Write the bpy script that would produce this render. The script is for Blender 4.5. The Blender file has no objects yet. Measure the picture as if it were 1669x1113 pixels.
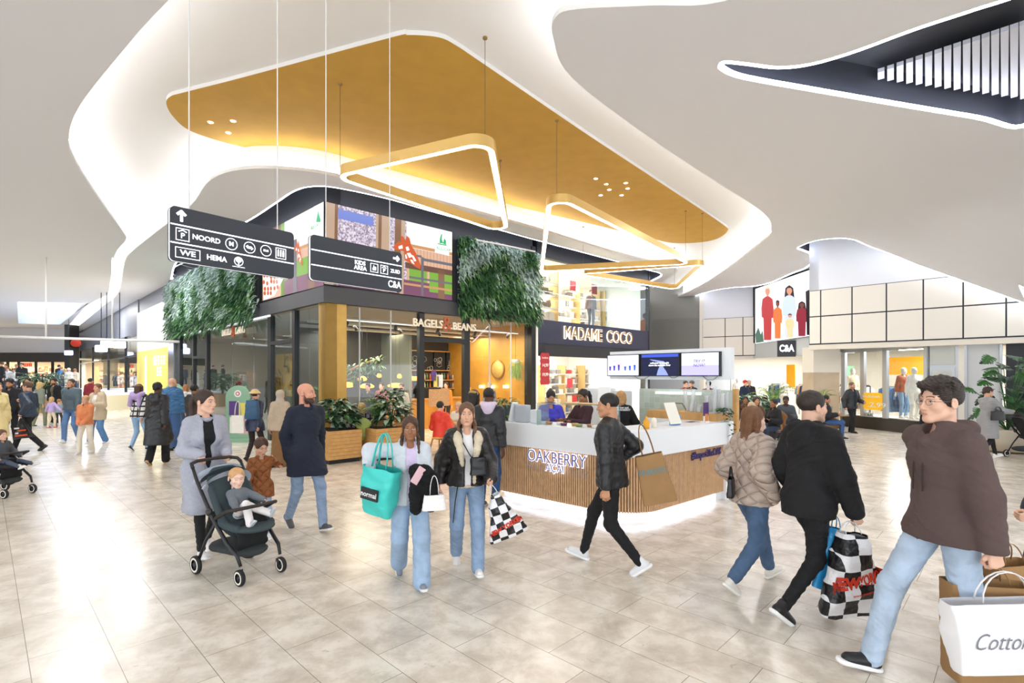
import bpy, bmesh, math, random
import numpy as np
from mathutils import Vector, Matrix
from mathutils.geometry import delaunay_2d_cdt
sc = bpy.context.scene
COL = sc.collection
PI = math.pi
R = math.radians
# ---------------------------------------------------------------- camera, world, exposure
CX, CY, FP, HC = 834.5, 612.0, 845.0, 1.87
cam_d = bpy.data.cameras.new('camera')
cam = bpy.data.objects.new('camera', cam_d)
COL.objects.link(cam)
cam.location = (0, 0, HC)
cam.rotation_euler = (PI/2, 0, 0)
cam_d.sensor_width = 36
cam_d.lens = FP/1669*36
cam_d.shift_y = (CY-556.5)/1669
cam_d.clip_end = 300
sc.camera = cam
sc.view_settings.view_transform = 'Standard'
sc.view_settings.look = 'None'
sc.view_settings.gamma = 1
sc.view_settings.use_curve_mapping = False
sc.view_settings.exposure = 0.97
sc.cycles.use_denoising = True
sc.cycles.max_bounces = 7
sc.cycles.diffuse_bounces = 4
sc.cycles.glossy_bounces = 3
sc.cycles.transparent_max_bounces = 12
sc.cycles.transmission_bounces = 3
sc.cycles.caustics_reflective = False
sc.cycles.caustics_refractive = False
sc.cycles.sample_clamp_indirect = 6
world = bpy.data.worlds.new('world')
sc.world = world
world.use_nodes = True
wb = world.node_tree.nodes['Background']
wb.inputs[0].default_value = (0.87, 0.94, 1.0, 1)
wb.inputs[1].default_value = 2.1
ZL = 6.2            # underside of the lower ceiling
ZR = 6.85           # recess above it
def fill_light(x, y, z, power, size=0.16, spot=False, color=(1, .985, .98)):  # disc area lamp added as fill for the hall and interiors, no fitting
 d = bpy.data.lights.new('fill_light', 'AREA')
 d.shape = 'DISK'
 d.size = size
 d.energy = power
 d.color = color
 o = bpy.data.objects.new('fill_light', d)
 COL.objects.link(o)
 o.location = (x, y, z)
 return o
for x, y in ((-9, 3.5), (-5, 1.5), (-1.2, -1.5), (4.2, 1.2), (8, 4.5), (3.6, 6.6), (7.5, 9.5), (-8.5, 8.5), (-5.8, 4.5), (6.5, 13.5), (-11, 13),
             (-14, 19), (-20, 24), (-17, 15), (-26, 32), (8.2, 17.5), (9, 23), (4.5, 20.2), (-2.5, -5), (5, -4), (-30, 42), (-24, 40), (9.5, 13.2), (11, 7.5)):
 fill_light(x, y, ZL-0.012 if x < 9.4 else ZL-.05, 13 if y < 12 else (24 if x > -10 else 90 if y < 22 else 220), .5 if y < 22 else .9)  # added fill lamps spread under the lower ceiling to brighten the hall
# ---------------------------------------------------------------- helpers
def lin(h):
 if isinstance(h, str):
  h = h.lstrip('#')
  c = [int(h[i:i+2], 16)/255 for i in (0, 2, 4)]
 else:
  c = list(h)
 return tuple((v/12.92 if v <= .04045 else ((v+.055)/1.055)**2.4) for v in c) + (1,)
_m = {}
def mat(name, color='#ffffff', rough=.6, metal=0., emit=0., ecol=None, var=0., vscale=6., bump=0., bscale=60., spec=.5, kind=None, alpha=1., vcol=None):
 """principled material: var mottles the colour, bump adds relief; kind picks a pattern"""
 if name in _m:
  return _m[name]
 m = bpy.data.materials.new(name)
 _m[name] = m
 m.use_nodes = True
 nt = m.node_tree
 N, L = nt.nodes, nt.links
 b = N['Principled BSDF']
 c = lin(color)
 b.inputs['Base Color'].default_value = c
 b.inputs['Roughness'].default_value = rough
 b.inputs['Metallic'].default_value = metal
 b.inputs['Specular IOR Level'].default_value = spec
 m.diffuse_color = c
 if emit:
  b.inputs['Emission Color'].default_value = lin(ecol or color)
  b.inputs['Emission Strength'].default_value = emit
 tc = None
 if var or bump or kind:
  tc = N.new('ShaderNodeTexCoord')
 csock = None
 if vcol:
  at = N.new('ShaderNodeVertexColor')
  at.layer_name = vcol
  csock = at.outputs['Color']
  L.new(csock, b.inputs['Base Color'])
 if var:
  nz = N.new('ShaderNodeTexNoise')
  nz.inputs['Scale'].default_value = vscale
  nz.inputs['Detail'].default_value = 5
  L.new(tc.outputs['Object'], nz.inputs['Vector'])
  cr = N.new('ShaderNodeMapRange')
  cr.inputs[1].default_value = .3
  cr.inputs[2].default_value = .7
  cr.inputs[3].default_value = 1-var
  cr.inputs[4].default_value = 1+var
  L.new(nz.outputs['Fac'], cr.inputs[0])
  mx = N.new('ShaderNodeVectorMath')
  mx.operation = 'SCALE'
  if csock:
   L.new(csock, mx.inputs[0])
  else:
   mx.inputs[0].default_value = c[:3]
  L.new(cr.outputs[0], mx.inputs['Scale'])
  L.new(mx.outputs[0], b.inputs['Base Color'])
 if bump:
  if kind == 'quilt':
   sp = N.new('ShaderNodeSeparateXYZ')
   L.new(tc.outputs['Object'], sp.inputs[0])
   outs = []
   for sgn in (1, -1):
    w = N.new('ShaderNodeTexWave')
    w.wave_type = 'BANDS'
    w.bands_direction = 'X'
    w.inputs['Scale'].default_value = bscale
    w.inputs['Distortion'].default_value = .6
    mp = N.new('ShaderNodeMapping')
    mp.inputs['Rotation'].default_value = (0, R(45)*sgn, R(20))
    L.new(tc.outputs['Object'], mp.inputs[0])
    L.new(mp.outputs[0], w.inputs[0])
    pw = N.new('ShaderNodeMath')
    pw.operation = 'POWER'
    pw.inputs[1].default_value = .35
    L.new(w.outputs['Fac'], pw.inputs[0])
    outs.append(pw.outputs[0])
   mn = N.new('ShaderNodeMath')
   mn.operation = 'MINIMUM'
   L.new(outs[0], mn.inputs[0])
   L.new(outs[1], mn.inputs[1])
   hsock = mn.outputs[0]
  elif kind == 'hair':
   mp = N.new('ShaderNodeMapping')
   mp.inputs['Scale'].default_value = (1, 1, .16)
   L.new(tc.outputs['Object'], mp.inputs[0])
   nb = N.new('ShaderNodeTexNoise')
   nb.inputs['Scale'].default_value = bscale
   nb.inputs['Detail'].default_value = 6
   L.new(mp.outputs[0], nb.inputs['Vector'])
   hsock = nb.outputs['Fac']
  else:
   nb = N.new('ShaderNodeTexNoise')
   nb.inputs['Scale'].default_value = bscale
   nb.inputs['Detail'].default_value = 4
   L.new(tc.outputs['Object'], nb.inputs['Vector'])
   hsock = nb.outputs['Fac']
  bp = N.new('ShaderNodeBump')
  bp.inputs['Strength'].default_value = min(1, bump)
  bp.inputs['Distance'].default_value = .02 if kind == 'quilt' else .01
  L.new(hsock, bp.inputs['Height'])
  L.new(bp.outputs[0], b.inputs['Normal'])
 return m
def glass_mat(name, tint='#ffffff', refl=.10, rough=.0, haze=0., hcol='#dfe8ee'):
 """thin pane: straight-through transparency with a Fresnel mirror on top"""
 if name in _m:
  return _m[name]
 m = bpy.data.materials.new(name)
 _m[name] = m
 m.use_nodes = True
 nt = m.node_tree
 N, L = nt.nodes, nt.links
 N.clear()
 out = N.new('ShaderNodeOutputMaterial')
 tr = N.new('ShaderNodeBsdfTransparent')
 tr.inputs[0].default_value = lin(tint)
 gl = N.new('ShaderNodeBsdfGlossy')
 gl.inputs['Roughness'].default_value = rough
 lw = N.new('ShaderNodeLayerWeight')
 lw.inputs[0].default_value = .5
 pw = N.new('ShaderNodeMath')
 pw.operation = 'POWER'
 pw.inputs[1].default_value = 4
 L.new(lw.outputs['Facing'], pw.inputs[0])
 ad = N.new('ShaderNodeMath')
 ad.operation = 'MULTIPLY_ADD'
 ad.use_clamp = True
 ad.inputs[1].default_value = .6
 ad.inputs[2].default_value = refl
 L.new(pw.outputs[0], ad.inputs[0])
 mx = N.new('ShaderNodeMixShader')
 L.new(ad.outputs[0], mx.inputs[0])
 last = tr.outputs[0]
 if haze:
  df = N.new('ShaderNodeBsdfDiffuse')
  df.inputs[0].default_value = lin(hcol)
  m2 = N.new('ShaderNodeMixShader')
  m2.inputs[0].default_value = haze
  L.new(tr.outputs[0], m2.inputs[1])
  L.new(df.outputs[0], m2.inputs[2])
  last = m2.outputs[0]
 L.new(last, mx.inputs[1])
 L.new(gl.outputs[0], mx.inputs[2])
 L.new(mx.outputs[0], out.inputs[0])
 return m
def mw(o):
 m = o.matrix_basis.copy()
 if o.parent:
  m = mw(o.parent) @ o.matrix_parent_inverse @ m
 return m
def put(o, name, parent=None, label=None, cat=None, group=None, kind=None):
 COL.objects.link(o)
 if parent:
  o.parent = parent
  o.matrix_parent_inverse = mw(parent).inverted()
 if label:
  o['label'] = label
 if cat:
  o['category'] = cat
 if group:
  o['group'] = group
 if kind:
  o['kind'] = kind
 return o
def empty(name, loc, label=None, cat=None, group=None, kind=None, parent=None):
 o = bpy.data.objects.new(name, None)
 o.empty_display_size = .1
 o.location = loc
 return put(o, name, parent, label, cat, group, kind)
class MB:
 """collects faces; build() links them as one mesh object"""
 def __init__(s):
  s.v = []
  s.f = []
  s.mi = []
  s.sm = []
 def add(s, vs, fs, mi=0, M=None, smooth=False):
  n = len(s.v)
  for p in vs:
   p = Vector(p)
   if M is not None:
    p = M @ p
   s.v.append(tuple(p))
  for f in fs:
   s.f.append([i+n for i in f])
   s.mi.append(mi)
   s.sm.append(smooth)
  return s
 def box(s, x0, x1, y0, y1, z0, z1, mi=0, M=None, bev=0.):
  if x0 > x1:
   x0, x1 = x1, x0
  if y0 > y1:
   y0, y1 = y1, y0
  if z0 > z1:
   z0, z1 = z1, z0
  b = min(bev, (x1-x0)/2.01, (y1-y0)/2.01, (z1-z0)/2.01)
  if b <= 0:
   v = [(x, y, z) for x in (x0, x1) for y in (y0, y1) for z in (z0, z1)]
   f = [(0, 1, 3, 2), (4, 6, 7, 5), (0, 4, 5, 1), (2, 3, 7, 6), (0, 2, 6, 4), (1, 5, 7, 3)]
   return s.add(v, f, mi, M)
  bm = bmesh.new()
  bmesh.ops.create_cube(bm, size=1)
  for q in bm.verts:
   q.co = Vector(((x0+x1)/2+q.co.x*(x1-x0), (y0+y1)/2+q.co.y*(y1-y0), (z0+z1)/2+q.co.z*(z1-z0)))
  bmesh.ops.bevel(bm, geom=bm.edges[:], offset=b, segments=2, affect='EDGES', profile=.5)
  bm.verts.index_update()
  s.add([q.co.copy() for q in bm.verts], [[q.index for q in f.verts] for f in bm.faces], mi, M)
  bm.free()
  return s
 def tube(s, pts, r, n=8, mi=0, M=None, closed=False, cap=True, smooth=True, flat=1.):
  P = [Vector(p) for p in pts]
  k = len(P)
  rr = r if isinstance(r, (list, tuple)) else [r]*k
  vs, fs = [], []
  prev = None
  for i in range(k):
   if closed:
    t = P[(i+1) % k]-P[i-1]
   else:
    t = P[min(i+1, k-1)]-P[max(i-1, 0)]
   if t.length < 1e-9:
    t = Vector((0, 0, 1))
   t.normalize()
   if prev is None:
    a = Vector((0, 0, 1)) if abs(t.z) < .9 else Vector((1, 0, 0))
    u = t.cross(a).normalized()
   else:
    u = (prev-t*prev.dot(t)).normalized()
   prev = u
   w = t.cross(u)
   for j in range(n):
    a = 2*PI*j/n
    vs.append(P[i]+(u*math.cos(a)+w*math.sin(a)*flat)*rr[i])
  for i in range(k if closed else k-1):
   for j in range(n):
    a, b = i*n+j, i*n+(j+1) % n
    c, d = ((i+1) % k)*n+(j+1) % n, ((i+1) % k)*n+j
    fs.append((a, b, c, d))
  if cap and not closed:
   fs.append(list(range(n))[::-1])
   fs.append([(k-1)*n+j for j in range(n)])
  return s.add(vs, fs, mi, M, smooth)
 def prism(s, poly, z0, z1, mi=0, M=None, mtop=None):
  """2D polygon (x,y) extruded z0..z1"""
  n = len(poly)
  vs = [(x, y, z0) for x, y in poly]+[(x, y, z1) for x, y in poly]
  fs = [(i, (i+1) % n, n+(i+1) % n, n+i) for i in range(n)]
  s.add(vs, fs, mi, M)
  s.add(vs, [list(range(n))[::-1], list(range(n, 2*n))], mi if mtop is None else mtop, M)
  return s
 def lathe(s, prof, n=24, mi=0, M=None, smooth=True):
  vs, fs = [], []
  for r, z in prof:
   for j in range(n):
    a = 2*PI*j/n
    vs.append((r*math.cos(a), r*math.sin(a), z))
  for i in range(len(prof)-1):
   for j in range(n):
    fs.append((i*n+j, i*n+(j+1) % n, (i+1)*n+(j+1) % n, (i+1)*n+j))
  return s.add(vs, fs, mi, M, smooth)
 def ball(s, c, r, mi=0, n=12, M=None):
  rx, ry, rz = r if isinstance(r, (tuple, list)) else (r, r, r)
  T = Matrix.Translation(c) @ Matrix.Diagonal((rx, ry, rz, 1))
  if M is not None:
   T = M @ T
  return s.lathe([(max(1e-4, math.sin(PI*i/(n//2+1))), -math.cos(PI*i/(n//2+1))) for i in range(n//2+2)], n, mi, T)
 def build(s, name, mats, parent=None, label=None, cat=None, group=None, kind=None, M=None):
  me = bpy.data.meshes.new(name)
  me.from_pydata(s.v, [], s.f)
  if not isinstance(mats, (list, tuple)):
   mats = [mats]
  for m in mats:
   me.materials.append(m)
  me.polygons.foreach_set('material_index', s.mi)
  me.polygons.foreach_set('use_smooth', s.sm)
  me.update()
  o = bpy.data.objects.new(name, me)
  if M is not None:
   o.matrix_basis = M
  return put(o, name, parent, label, cat, group, kind)
class Fr:
 """frame of an upright plane: s runs along it, d goes into it, z up"""
 def __init__(f, ox, oy, ux, uy):
  l = math.hypot(ux, uy)
  f.o = Vector((ox, oy, 0))
  f.u = Vector((ux/l, uy/l, 0))
  f.n = Vector((-f.u.y, f.u.x, 0))
  f.M = Matrix(((f.u.x, f.n.x, 0, ox), (f.u.y, f.n.y, 0, oy), (0, 0, 1, 0), (0, 0, 0, 1)))
 def pt(f, s, d=0, z=0):
  return f.o+f.u*s+f.n*d+Vector((0, 0, z))
 def sx(f, px, d=0):
  o = f.o+f.n*d
  r = (px-CX)/FP
  return (r*o.y-o.x)/(f.u.x-r*f.u.y)
 def z(f, py, s, d=0):
  return HC+(CY-py)/FP*(f.pt(s, d).y)
 def T(f, s, d, z, turn=0):
  """text frame: x along, y up, z out of the plane towards the viewer"""
  p = f.pt(s, d, z)
  n = -f.n
  return Matrix(((f.u.x, 0, n.x, p.x), (f.u.y, 0, n.y, p.y), (0, 1, 0, p.z), (0, 0, 0, 1)))
def text(s, size, M, m, name='lettering', parent=None, ext=.004, bold=0., align='CENTER', sx=1., label=None, shear=0., spacing=1., **kw):
 c = bpy.data.curves.new('t', 'FONT')
 c.body = s
 c.size = size
 c.extrude = ext
 c.offset = bold
 c.align_x = align
 c.align_y = 'CENTER'
 c.shear = shear
 c.resolution_u = 3
 c.space_character = spacing
 t = bpy.data.objects.new('t', c)
 me = bpy.data.meshes.new_from_object(t)
 bpy.data.objects.remove(t)
 me.transform(M @ Matrix.Diagonal((sx, 1, 1, 1)))
 me.materials.clear()
 me.materials.append(m)
 me.name = name
 o = bpy.data.objects.new(name, me)
 return put(o, name, parent, label, **kw)
def kids(o):
 return [c for c in COL.objects if c.parent == o]
def copy_tree(o, parent=None, ch=None):
 if ch is None:
  ch = {}
  for c in COL.objects:
   if c.parent:
    ch.setdefault(c.parent.name, []).append(c)
 c = o.copy()
 COL.objects.link(c)
 if parent:
  c.parent = parent
 for k in ch.get(o.name, []):
  copy_tree(k, c, ch)
 return c
def P3(px, py, Y):
 return Vector(((px-CX)/FP*Y, Y, HC+(CY-py)/FP*Y))
def fl(px, py, z=0.):
 Y = (HC-z)*FP/(py-CY)
 return Vector(((px-CX)/FP*Y, Y, z))
def catmull(pts, k=6, closed=True):
 out = []
 n = len(pts)
 for i in range(n if closed else n-1):
  if closed:
   p0, p1, p2, p3 = pts[i-1], pts[i], pts[(i+1) % n], pts[(i+2) % n]
  else:
   p0, p1, p2, p3 = pts[max(i-1, 0)], pts[i], pts[i+1], pts[min(i+2, n-1)]
  for j in range(k):
   t = j/k
   out.append(tuple(.5*((2*b)+(-a+c)*t+(2*a-5*b+4*c-d)*t*t+(-a+3*b-3*c+d)*t**3) for a, b, c, d in zip(p0, p1, p2, p3)))
 if not closed:
  out.append(tuple(pts[-1]))
 return out
def inpoly(x, y, P):
 c = False
 j = len(P)-1
 for i in range(len(P)):
  xi, yi = P[i][0], P[i][1]
  xj, yj = P[j][0], P[j][1]
  if (yi > y) != (yj > y) and x < (xj-xi)*(y-yi)/(yj-yi)+xi:
   c = not c
  j = i
 return c
M_white = mat('white_paint', '#eceae8', .7)
M_black = mat('black_metal', '#17181b', .45)
M_char = mat('charcoal_panel', '#3a3c42', .5, var=.04)
M_led = mat('led_light', '#ffffff', emit=14)
M_led2 = mat('cool_led_light', '#f0f4ff', emit=9, ecol='#eef2ff')
M_alu = mat('brushed_aluminium', '#b4b8bc', .35, .7)
M_oak = mat('oak_wood', '#c99a5c', .5, var=.12, vscale=9)
# ---------------------------------------------------------------- ceiling
def zl(x, y):
 """underside of the lower ceiling, dipping on the far right"""
 t = (x-11.35)
 sp = math.log1p(math.exp(3*t))/3 if t < 12 else t
 return ZL-.85*min(sp, 4.)
def cp(px, py, h=None, dz=0.):
 """point of the ceiling surface seen at a pixel"""
 sl = (CY-py)/FP
 if h is not None:
  Y = (h+dz-HC)/sl
 else:
  a, b_ = 0., (ZL-HC)/sl+.01
  n = 400
  for i in range(1, n+1):     # march outwards, then bisect
   Y = b_*i/n
   if HC+sl*Y >= zl((px-CX)/FP*Y, Y):
    a, b_ = b_*(i-1)/n, Y
    break
  for _ in range(30):
   Y = (a+b_)/2
   if HC+sl*Y >= zl((px-CX)/FP*Y, Y):
    b_ = Y
   else:
    a = Y
 return ((px-CX)/FP*Y, Y)
W = [cp(*p) for p in ((335, -65), (275, 0), (215, 65), (130, 172), (112, 225), (122, 262), (160, 322), (200, 377), (205, 392), (187, 417), (178, 470),
                      (172, 482), (140, 500), (108, 536), (106, 545), (116, 541), (165, 502), (192, 478), (203, 428), (215, 410), (260, 374), (312, 334), (345, 292), (410, 275),
                      (520, 282), (620, 307), (700, 326), (870, 372), (1000, 411), (1085, 432), (1104, 440), (1092, 452), (1052, 478), (1030, 500), (1044, 512), (1060, 502), (1140, 468), (1238, 398),
                      (1257, 373), (1242, 345), (1160, 292), (1060, 225), (935, 130), (902, 62), (906, 28), (940, 15), (1060, 9), (1180, 2))]
W += [(3.6, 5.3), (5.2, 4.0), (7.0, 1.2), (8.5, -3), (5.5, -6), (2.5, -2.2), (1.5, .8), (-.2, 3.2), (-1.6, 4.4)]
HOLE_A = catmull(W, 5)
HOLE_B = catmull([cp(*p) for p in ((88, 575), (262, 489), (276, 460), (288, 425), (340, 393), (404, 359), (450, 329), (476, 312), (503, 304), (544, 305), (630, 323),
                                   (700, 343), (813, 374), (878, 392), (1014, 428), (1053, 439), (1076, 445), (1077, 451), (1058, 461))]
                 + [(6.5, 27), (2, 30), (-8, 28), (-16, 34), (-40, 62)], 5)
HOLE_S = catmull([cp(*p) for p in ((1170, 108), (1180, 99), (1219, 102), (1272, 108), (1325, 102), (1393, 82), (1490, 46), (1587, 14), (1690, -22))]
                 + [(6.3, 4.9), (9.3, 3.6), (10.4, 5.2), (8.4, 7.6)] + [cp(*p) for p in ((1669, 208), (1587, 194), (1442, 170), (1296, 145), (1228, 133), (1194, 125), (1174, 115))], 5)
HOLE_C = catmull([cp(*p) for p in ((1052, 516), (1062, 511), (1141, 479), (1230, 466), (1290, 445), (1318, 432), (1322, 416), (1300, 406), (1306, 400), (1330, 392), (1365, 388), (1390, 390), (1420, 402), (1480, 425), (1520, 440), (1560, 454), (1610, 472), (1669, 493), (1730, 514))]
                 + [(26, 14), (26, 42), (8, 40), (7, 31)], 5)
HOLE_K = [cp(*p) for p in ((28, 492), (145, 494), (98, 529), (30, 527))]
HOLES = [HOLE_A, HOLE_B, HOLE_S, HOLE_C, HOLE_K]
def cdt_mesh(name, outer, holes, zf, m, step=1.5, **kw):
 vs, es = [], []
 def loop(P):
  n = len(vs)
  vs.extend(Vector(p[:2]) for p in P)
  es.extend((n+i, n+(i+1) % len(P)) for i in range(len(P)))
 loop(outer)
 for h in holes:
  loop(h)
 xs = [p[0] for p in outer]
 ys = [p[1] for p in outer]
 x = min(xs)+step*.5
 while x < max(xs):
  y = min(ys)+step*.5
  while y < max(ys):
   if inpoly(x, y, outer) and not any(inpoly(x, y, h) for h in holes):
    vs.append(Vector((x, y)))
   y += step
  x += step
 ov, oe, of, _, _, _ = delaunay_2d_cdt(vs, es, [], 0, 1e-5)
 mb = MB()
 fs = []
 for f in of:
  cx = sum(ov[i].x for i in f)/len(f)
  cy = sum(ov[i].y for i in f)/len(f)
  if inpoly(cx, cy, outer) and not any(inpoly(cx, cy, h) for h in holes):
   fs.append(list(f)[::-1])
 mb.add([(p.x, p.y, zf(p.x, p.y)) for p in ov], fs, smooth=True)
 return mb.build(name, m, **kw)
def offset_poly(P, d):
 """moves a closed outline outwards (away from its inside) by d"""
 n = len(P)
 A = sum(P[i][0]*P[(i+1) % n][1]-P[(i+1) % n][0]*P[i][1] for i in range(n))
 sg = 1 if A > 0 else -1
 out = []
 for i in range(n):
  tx, ty = P[(i+1) % n][0]-P[i-1][0], P[(i+1) % n][1]-P[i-1][1]
  l = math.hypot(tx, ty) or 1
  out.append((P[i][0]+ty/l*d*sg, P[i][1]-tx/l*d*sg))
 return out
def ribbon(mb, P, Q, zp, zq, mi=0, smooth=True):
 """closed band between outlines P (height fn zp) and Q (zq)"""
 n = len(P)
 vs = [(p[0], p[1], zp(*p[:2])) for p in P]+[(q[0], q[1], zq(*q[:2])) for q in Q]
 mb.add(vs, [(i, (i+1) % n, n+(i+1) % n, n+i) for i in range(n)], mi, smooth=smooth)
OUT = [(-62, -8), (28, -8), (28, 62), (-62, 62)]
M_ceil = mat('ceiling_plaster', '#e0e0e4', .75)
M_ceil2 = mat('recess_plaster', '#e8e6e4', .75)
cdt_mesh('ceiling', OUT, HOLES, zl, M_ceil, kind='structure')
edge = MB()
led = MB()
for k, Hh in enumerate(HOLES):
 lip = .07
 ribbon(edge, Hh, Hh, zl, lambda x, y: zl(x, y)+lip)
 back = offset_poly(Hh, .22 if k == 0 else .04)
 ribbon(edge, Hh, back, lambda x, y: zl(x, y)+lip, lambda x, y: zl(x, y)+lip)
 if k == 0:      # cove: a light strip lies on the lip and washes the riser and the recess
  l0, l1 = offset_poly(Hh, .05), offset_poly(Hh, .13)
  ribbon(led, l0, l1, lambda x, y: zl(x, y)+lip+.02, lambda x, y: zl(x, y)+lip+.02)
  ribbon(edge, back, back, lambda x, y: zl(x, y)+lip, lambda x, y: ZR)
o_edge = edge.build('trim_1', M_ceil2, kind='structure')
led.build('trim_2', mat('cove_led', '#ffffff', emit=8, ecol='#fafcff'), kind='structure')
thin = MB()
for k in (1, 2, 3):
 Hh = HOLES[k]
 w = .075 if k == 2 else .05
 ins = offset_poly(Hh, -w)
 f0 = lambda x, y: zl(x, y)+.004
 ribbon(thin, Hh, ins, f0, f0)
 ribbon(thin, ins, ins, f0, lambda x, y: zl(x, y)+.03)
thin.build('trim_3', M_led2, kind='structure')
# recess over the main opening and the yellow field in it
big = offset_poly(HOLE_A, .2)
cdt_mesh('ceiling_recess', big, [], lambda x, y: ZR, M_ceil2, kind='structure')
YP = catmull([cp(px, py, ZR-.07) for px, py in ((271, 169), (283, 191), (312, 214), (380, 236), (453, 249), (551, 272), (680, 301), (807, 329), (860, 341), (984, 370),
           (1058, 388), (1097, 396), (1140, 395), (1169, 389), (1186, 376), (1176, 364), (1080, 300), (960, 221), (860, 153), (775, 95), (745, 75), (716, 61), (666, 57), (630, 63), (400, 125), (302, 150), (278, 157))], 5)
M_yel = mat('ochre_plaster', '#c2963a', .75, var=.05, vscale=3, bump=.15, bscale=120)
cdt_mesh('ceiling_panel', YP, [], lambda x, y: ZR-.07, M_yel, kind='structure')
mb = MB()
ribbon(mb, YP, YP, lambda x, y: ZR-.07, lambda x, y: ZR)
mb.build('trim_4', M_ceil2, kind='structure')
# dark upper voids over the facade gap, the right wall gap and the roof light
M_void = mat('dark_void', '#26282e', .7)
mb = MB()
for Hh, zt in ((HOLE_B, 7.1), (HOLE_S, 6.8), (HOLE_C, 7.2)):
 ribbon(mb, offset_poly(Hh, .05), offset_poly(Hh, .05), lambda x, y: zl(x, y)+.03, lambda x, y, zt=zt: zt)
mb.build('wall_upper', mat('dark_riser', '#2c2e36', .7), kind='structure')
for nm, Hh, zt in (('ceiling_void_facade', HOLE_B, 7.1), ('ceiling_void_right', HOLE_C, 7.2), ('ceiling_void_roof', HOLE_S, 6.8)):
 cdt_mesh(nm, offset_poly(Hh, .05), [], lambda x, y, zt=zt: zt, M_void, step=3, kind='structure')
# white slats in the roof opening
mb = MB()
sl0 = Vector((*cp(1425, 125, 6.6), 6.6))
for i in range(16):
 t = i/15
 a = Vector((*cp(1436+i*15.5, 117-i*5.1, 6.6), 0))
 b = Vector((*cp(1436+i*15.5, 129+i*2.1, 6.6), 0))
 a, b = Vector(a), Vector(b)
 dv = (b-a)
 L = dv.length
 if L < .02:
  continue
 u = dv.normalized()
 w = Vector((-u.y, u.x, 0))*.042
 z0, z1 = 6.6, 6.66
 vs = [(*(p+q).xy, z) for p in (a, b) for q in (w, -w) for z in (z0, z1)]
 mb.add(vs, [(0, 1, 3, 2), (4, 6, 7, 5), (0, 4, 5, 1), (2, 3, 7, 6), (0, 2, 6, 4), (1, 5, 7, 3)])
mb.build('slatted_vent', mat('slat_white', '#c4c6ce', .6), label='white slatted grille high in the black ceiling opening at the top right', cat='vent')
# far roof light
mb = MB()
ribbon(mb, HOLE_K, HOLE_K, zl, lambda x, y: 7.6)
mb.build('trim_5', M_white, kind='structure')
mb = MB()
mb.add([(p[0], p[1], 7.6) for p in HOLE_K], [(3, 2, 1, 0)])
mb.build('window_1', mat('sky_glass', '#cfe2f6', emit=1.6, ecol='#cfe2ff'), kind='structure')
mb = MB()
for px, pw in ((32, 30), (0, 26)):
 pass
# ---------------------------------------------------------------- floor
fm = bpy.data.materials.new('marble_floor')
fm.use_nodes = True
N, L = fm.node_tree.nodes, fm.node_tree.links
b = N['Principled BSDF']
tc = N.new('ShaderNodeTexCoord')
mp = N.new('ShaderNodeMapping')
mp.inputs['Rotation'].default_value = (0, 0, R(-135.6))
mp.inputs['Location'].default_value = (.13, .21, 0)
L.new(tc.outputs['Object'], mp.inputs[0])
br = N.new('ShaderNodeTexBrick')
br.offset = .37
br.inputs['Color1'].default_value = (0, 0, 0, 1)
br.inputs['Color2'].default_value = (1, 1, 1, 1)
br.inputs['Mortar'].default_value = (.5, .5, .5, 1)
br.inputs['Scale'].default_value = 1
br.inputs['Brick Width'].default_value = .80
br.inputs['Row Height'].default_value = .41
br.inputs['Mortar Size'].default_value = .0022
br.inputs['Mortar Smooth'].default_value = .1
L.new(mp.outputs[0], br.inputs[0])
nz = N.new('ShaderNodeTexNoise')
nz.inputs['Scale'].default_value = 3.4
nz.inputs['Detail'].default_value = 8
nz.inputs['Roughness'].default_value = .68
nz.inputs['Distortion'].default_value = .25
L.new(tc.outputs['Object'], nz.inputs['Vector'])
cr = N.new('ShaderNodeValToRGB')
e = cr.color_ramp.elements
e[0].position, e[0].color = .28, lin('#bfb4a4')
e[1].position, e[1].color = .75, lin('#f2ede4')
m1 = e.new(.45)
m1.color = lin('#d5cbbc')
m2 = e.new(.58)
m2.color = lin('#e8e0d3')
L.new(nz.outputs['Fac'], cr.inputs[0])
tone = N.new('ShaderNodeMapRange')
tone.inputs[3].default_value = .93
tone.inputs[4].default_value = 1.05
sepc = N.new('ShaderNodeSeparateColor')
L.new(br.outputs['Color'], sepc.inputs[0])
L.new(sepc.outputs[0], tone.inputs[0])
sc1 = N.new('ShaderNodeVectorMath')
sc1.operation = 'SCALE'
L.new(cr.outputs[0], sc1.inputs[0])
L.new(tone.outputs[0], sc1.inputs['Scale'])
# dark veins
nv = N.new('ShaderNodeTexNoise')
nv.inputs['Scale'].default_value = 5.5
nv.inputs['Detail'].default_value = 9
nv.inputs['Distortion'].default_value = 2.5
L.new(tc.outputs['Object'], nv.inputs['Vector'])
vr = N.new('ShaderNodeMapRange')
vr.inputs[1].default_value = .66
vr.inputs[2].default_value = .74
vr.inputs[3].default_value = 0
vr.inputs[4].default_value = .5
L.new(nv.outputs['Fac'], vr.inputs[0])
mv = N.new('ShaderNodeMixRGB')
mv.inputs[2].default_value = lin('#8d8577')
L.new(vr.outputs[0], mv.inputs[0])
L.new(sc1.outputs[0], mv.inputs[1])
mm = N.new('ShaderNodeMixRGB')
mm.inputs[2].default_value = lin('#877c6c')
L.new(br.outputs['Fac'], mm.inputs[0])
L.new(mv.outputs[0], mm.inputs[1])
L.new(mm.outputs[0], b.inputs['Base Color'])
rr = N.new('ShaderNodeMapRange')
rr.inputs[3].default_value = .2
rr.inputs[4].default_value = .32
L.new(nv.outputs['Fac'], rr.inputs[0])
b.inputs['Roughness'].default_value = .23
b.inputs['Specular IOR Level'].default_value = .65
mb = MB()
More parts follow.
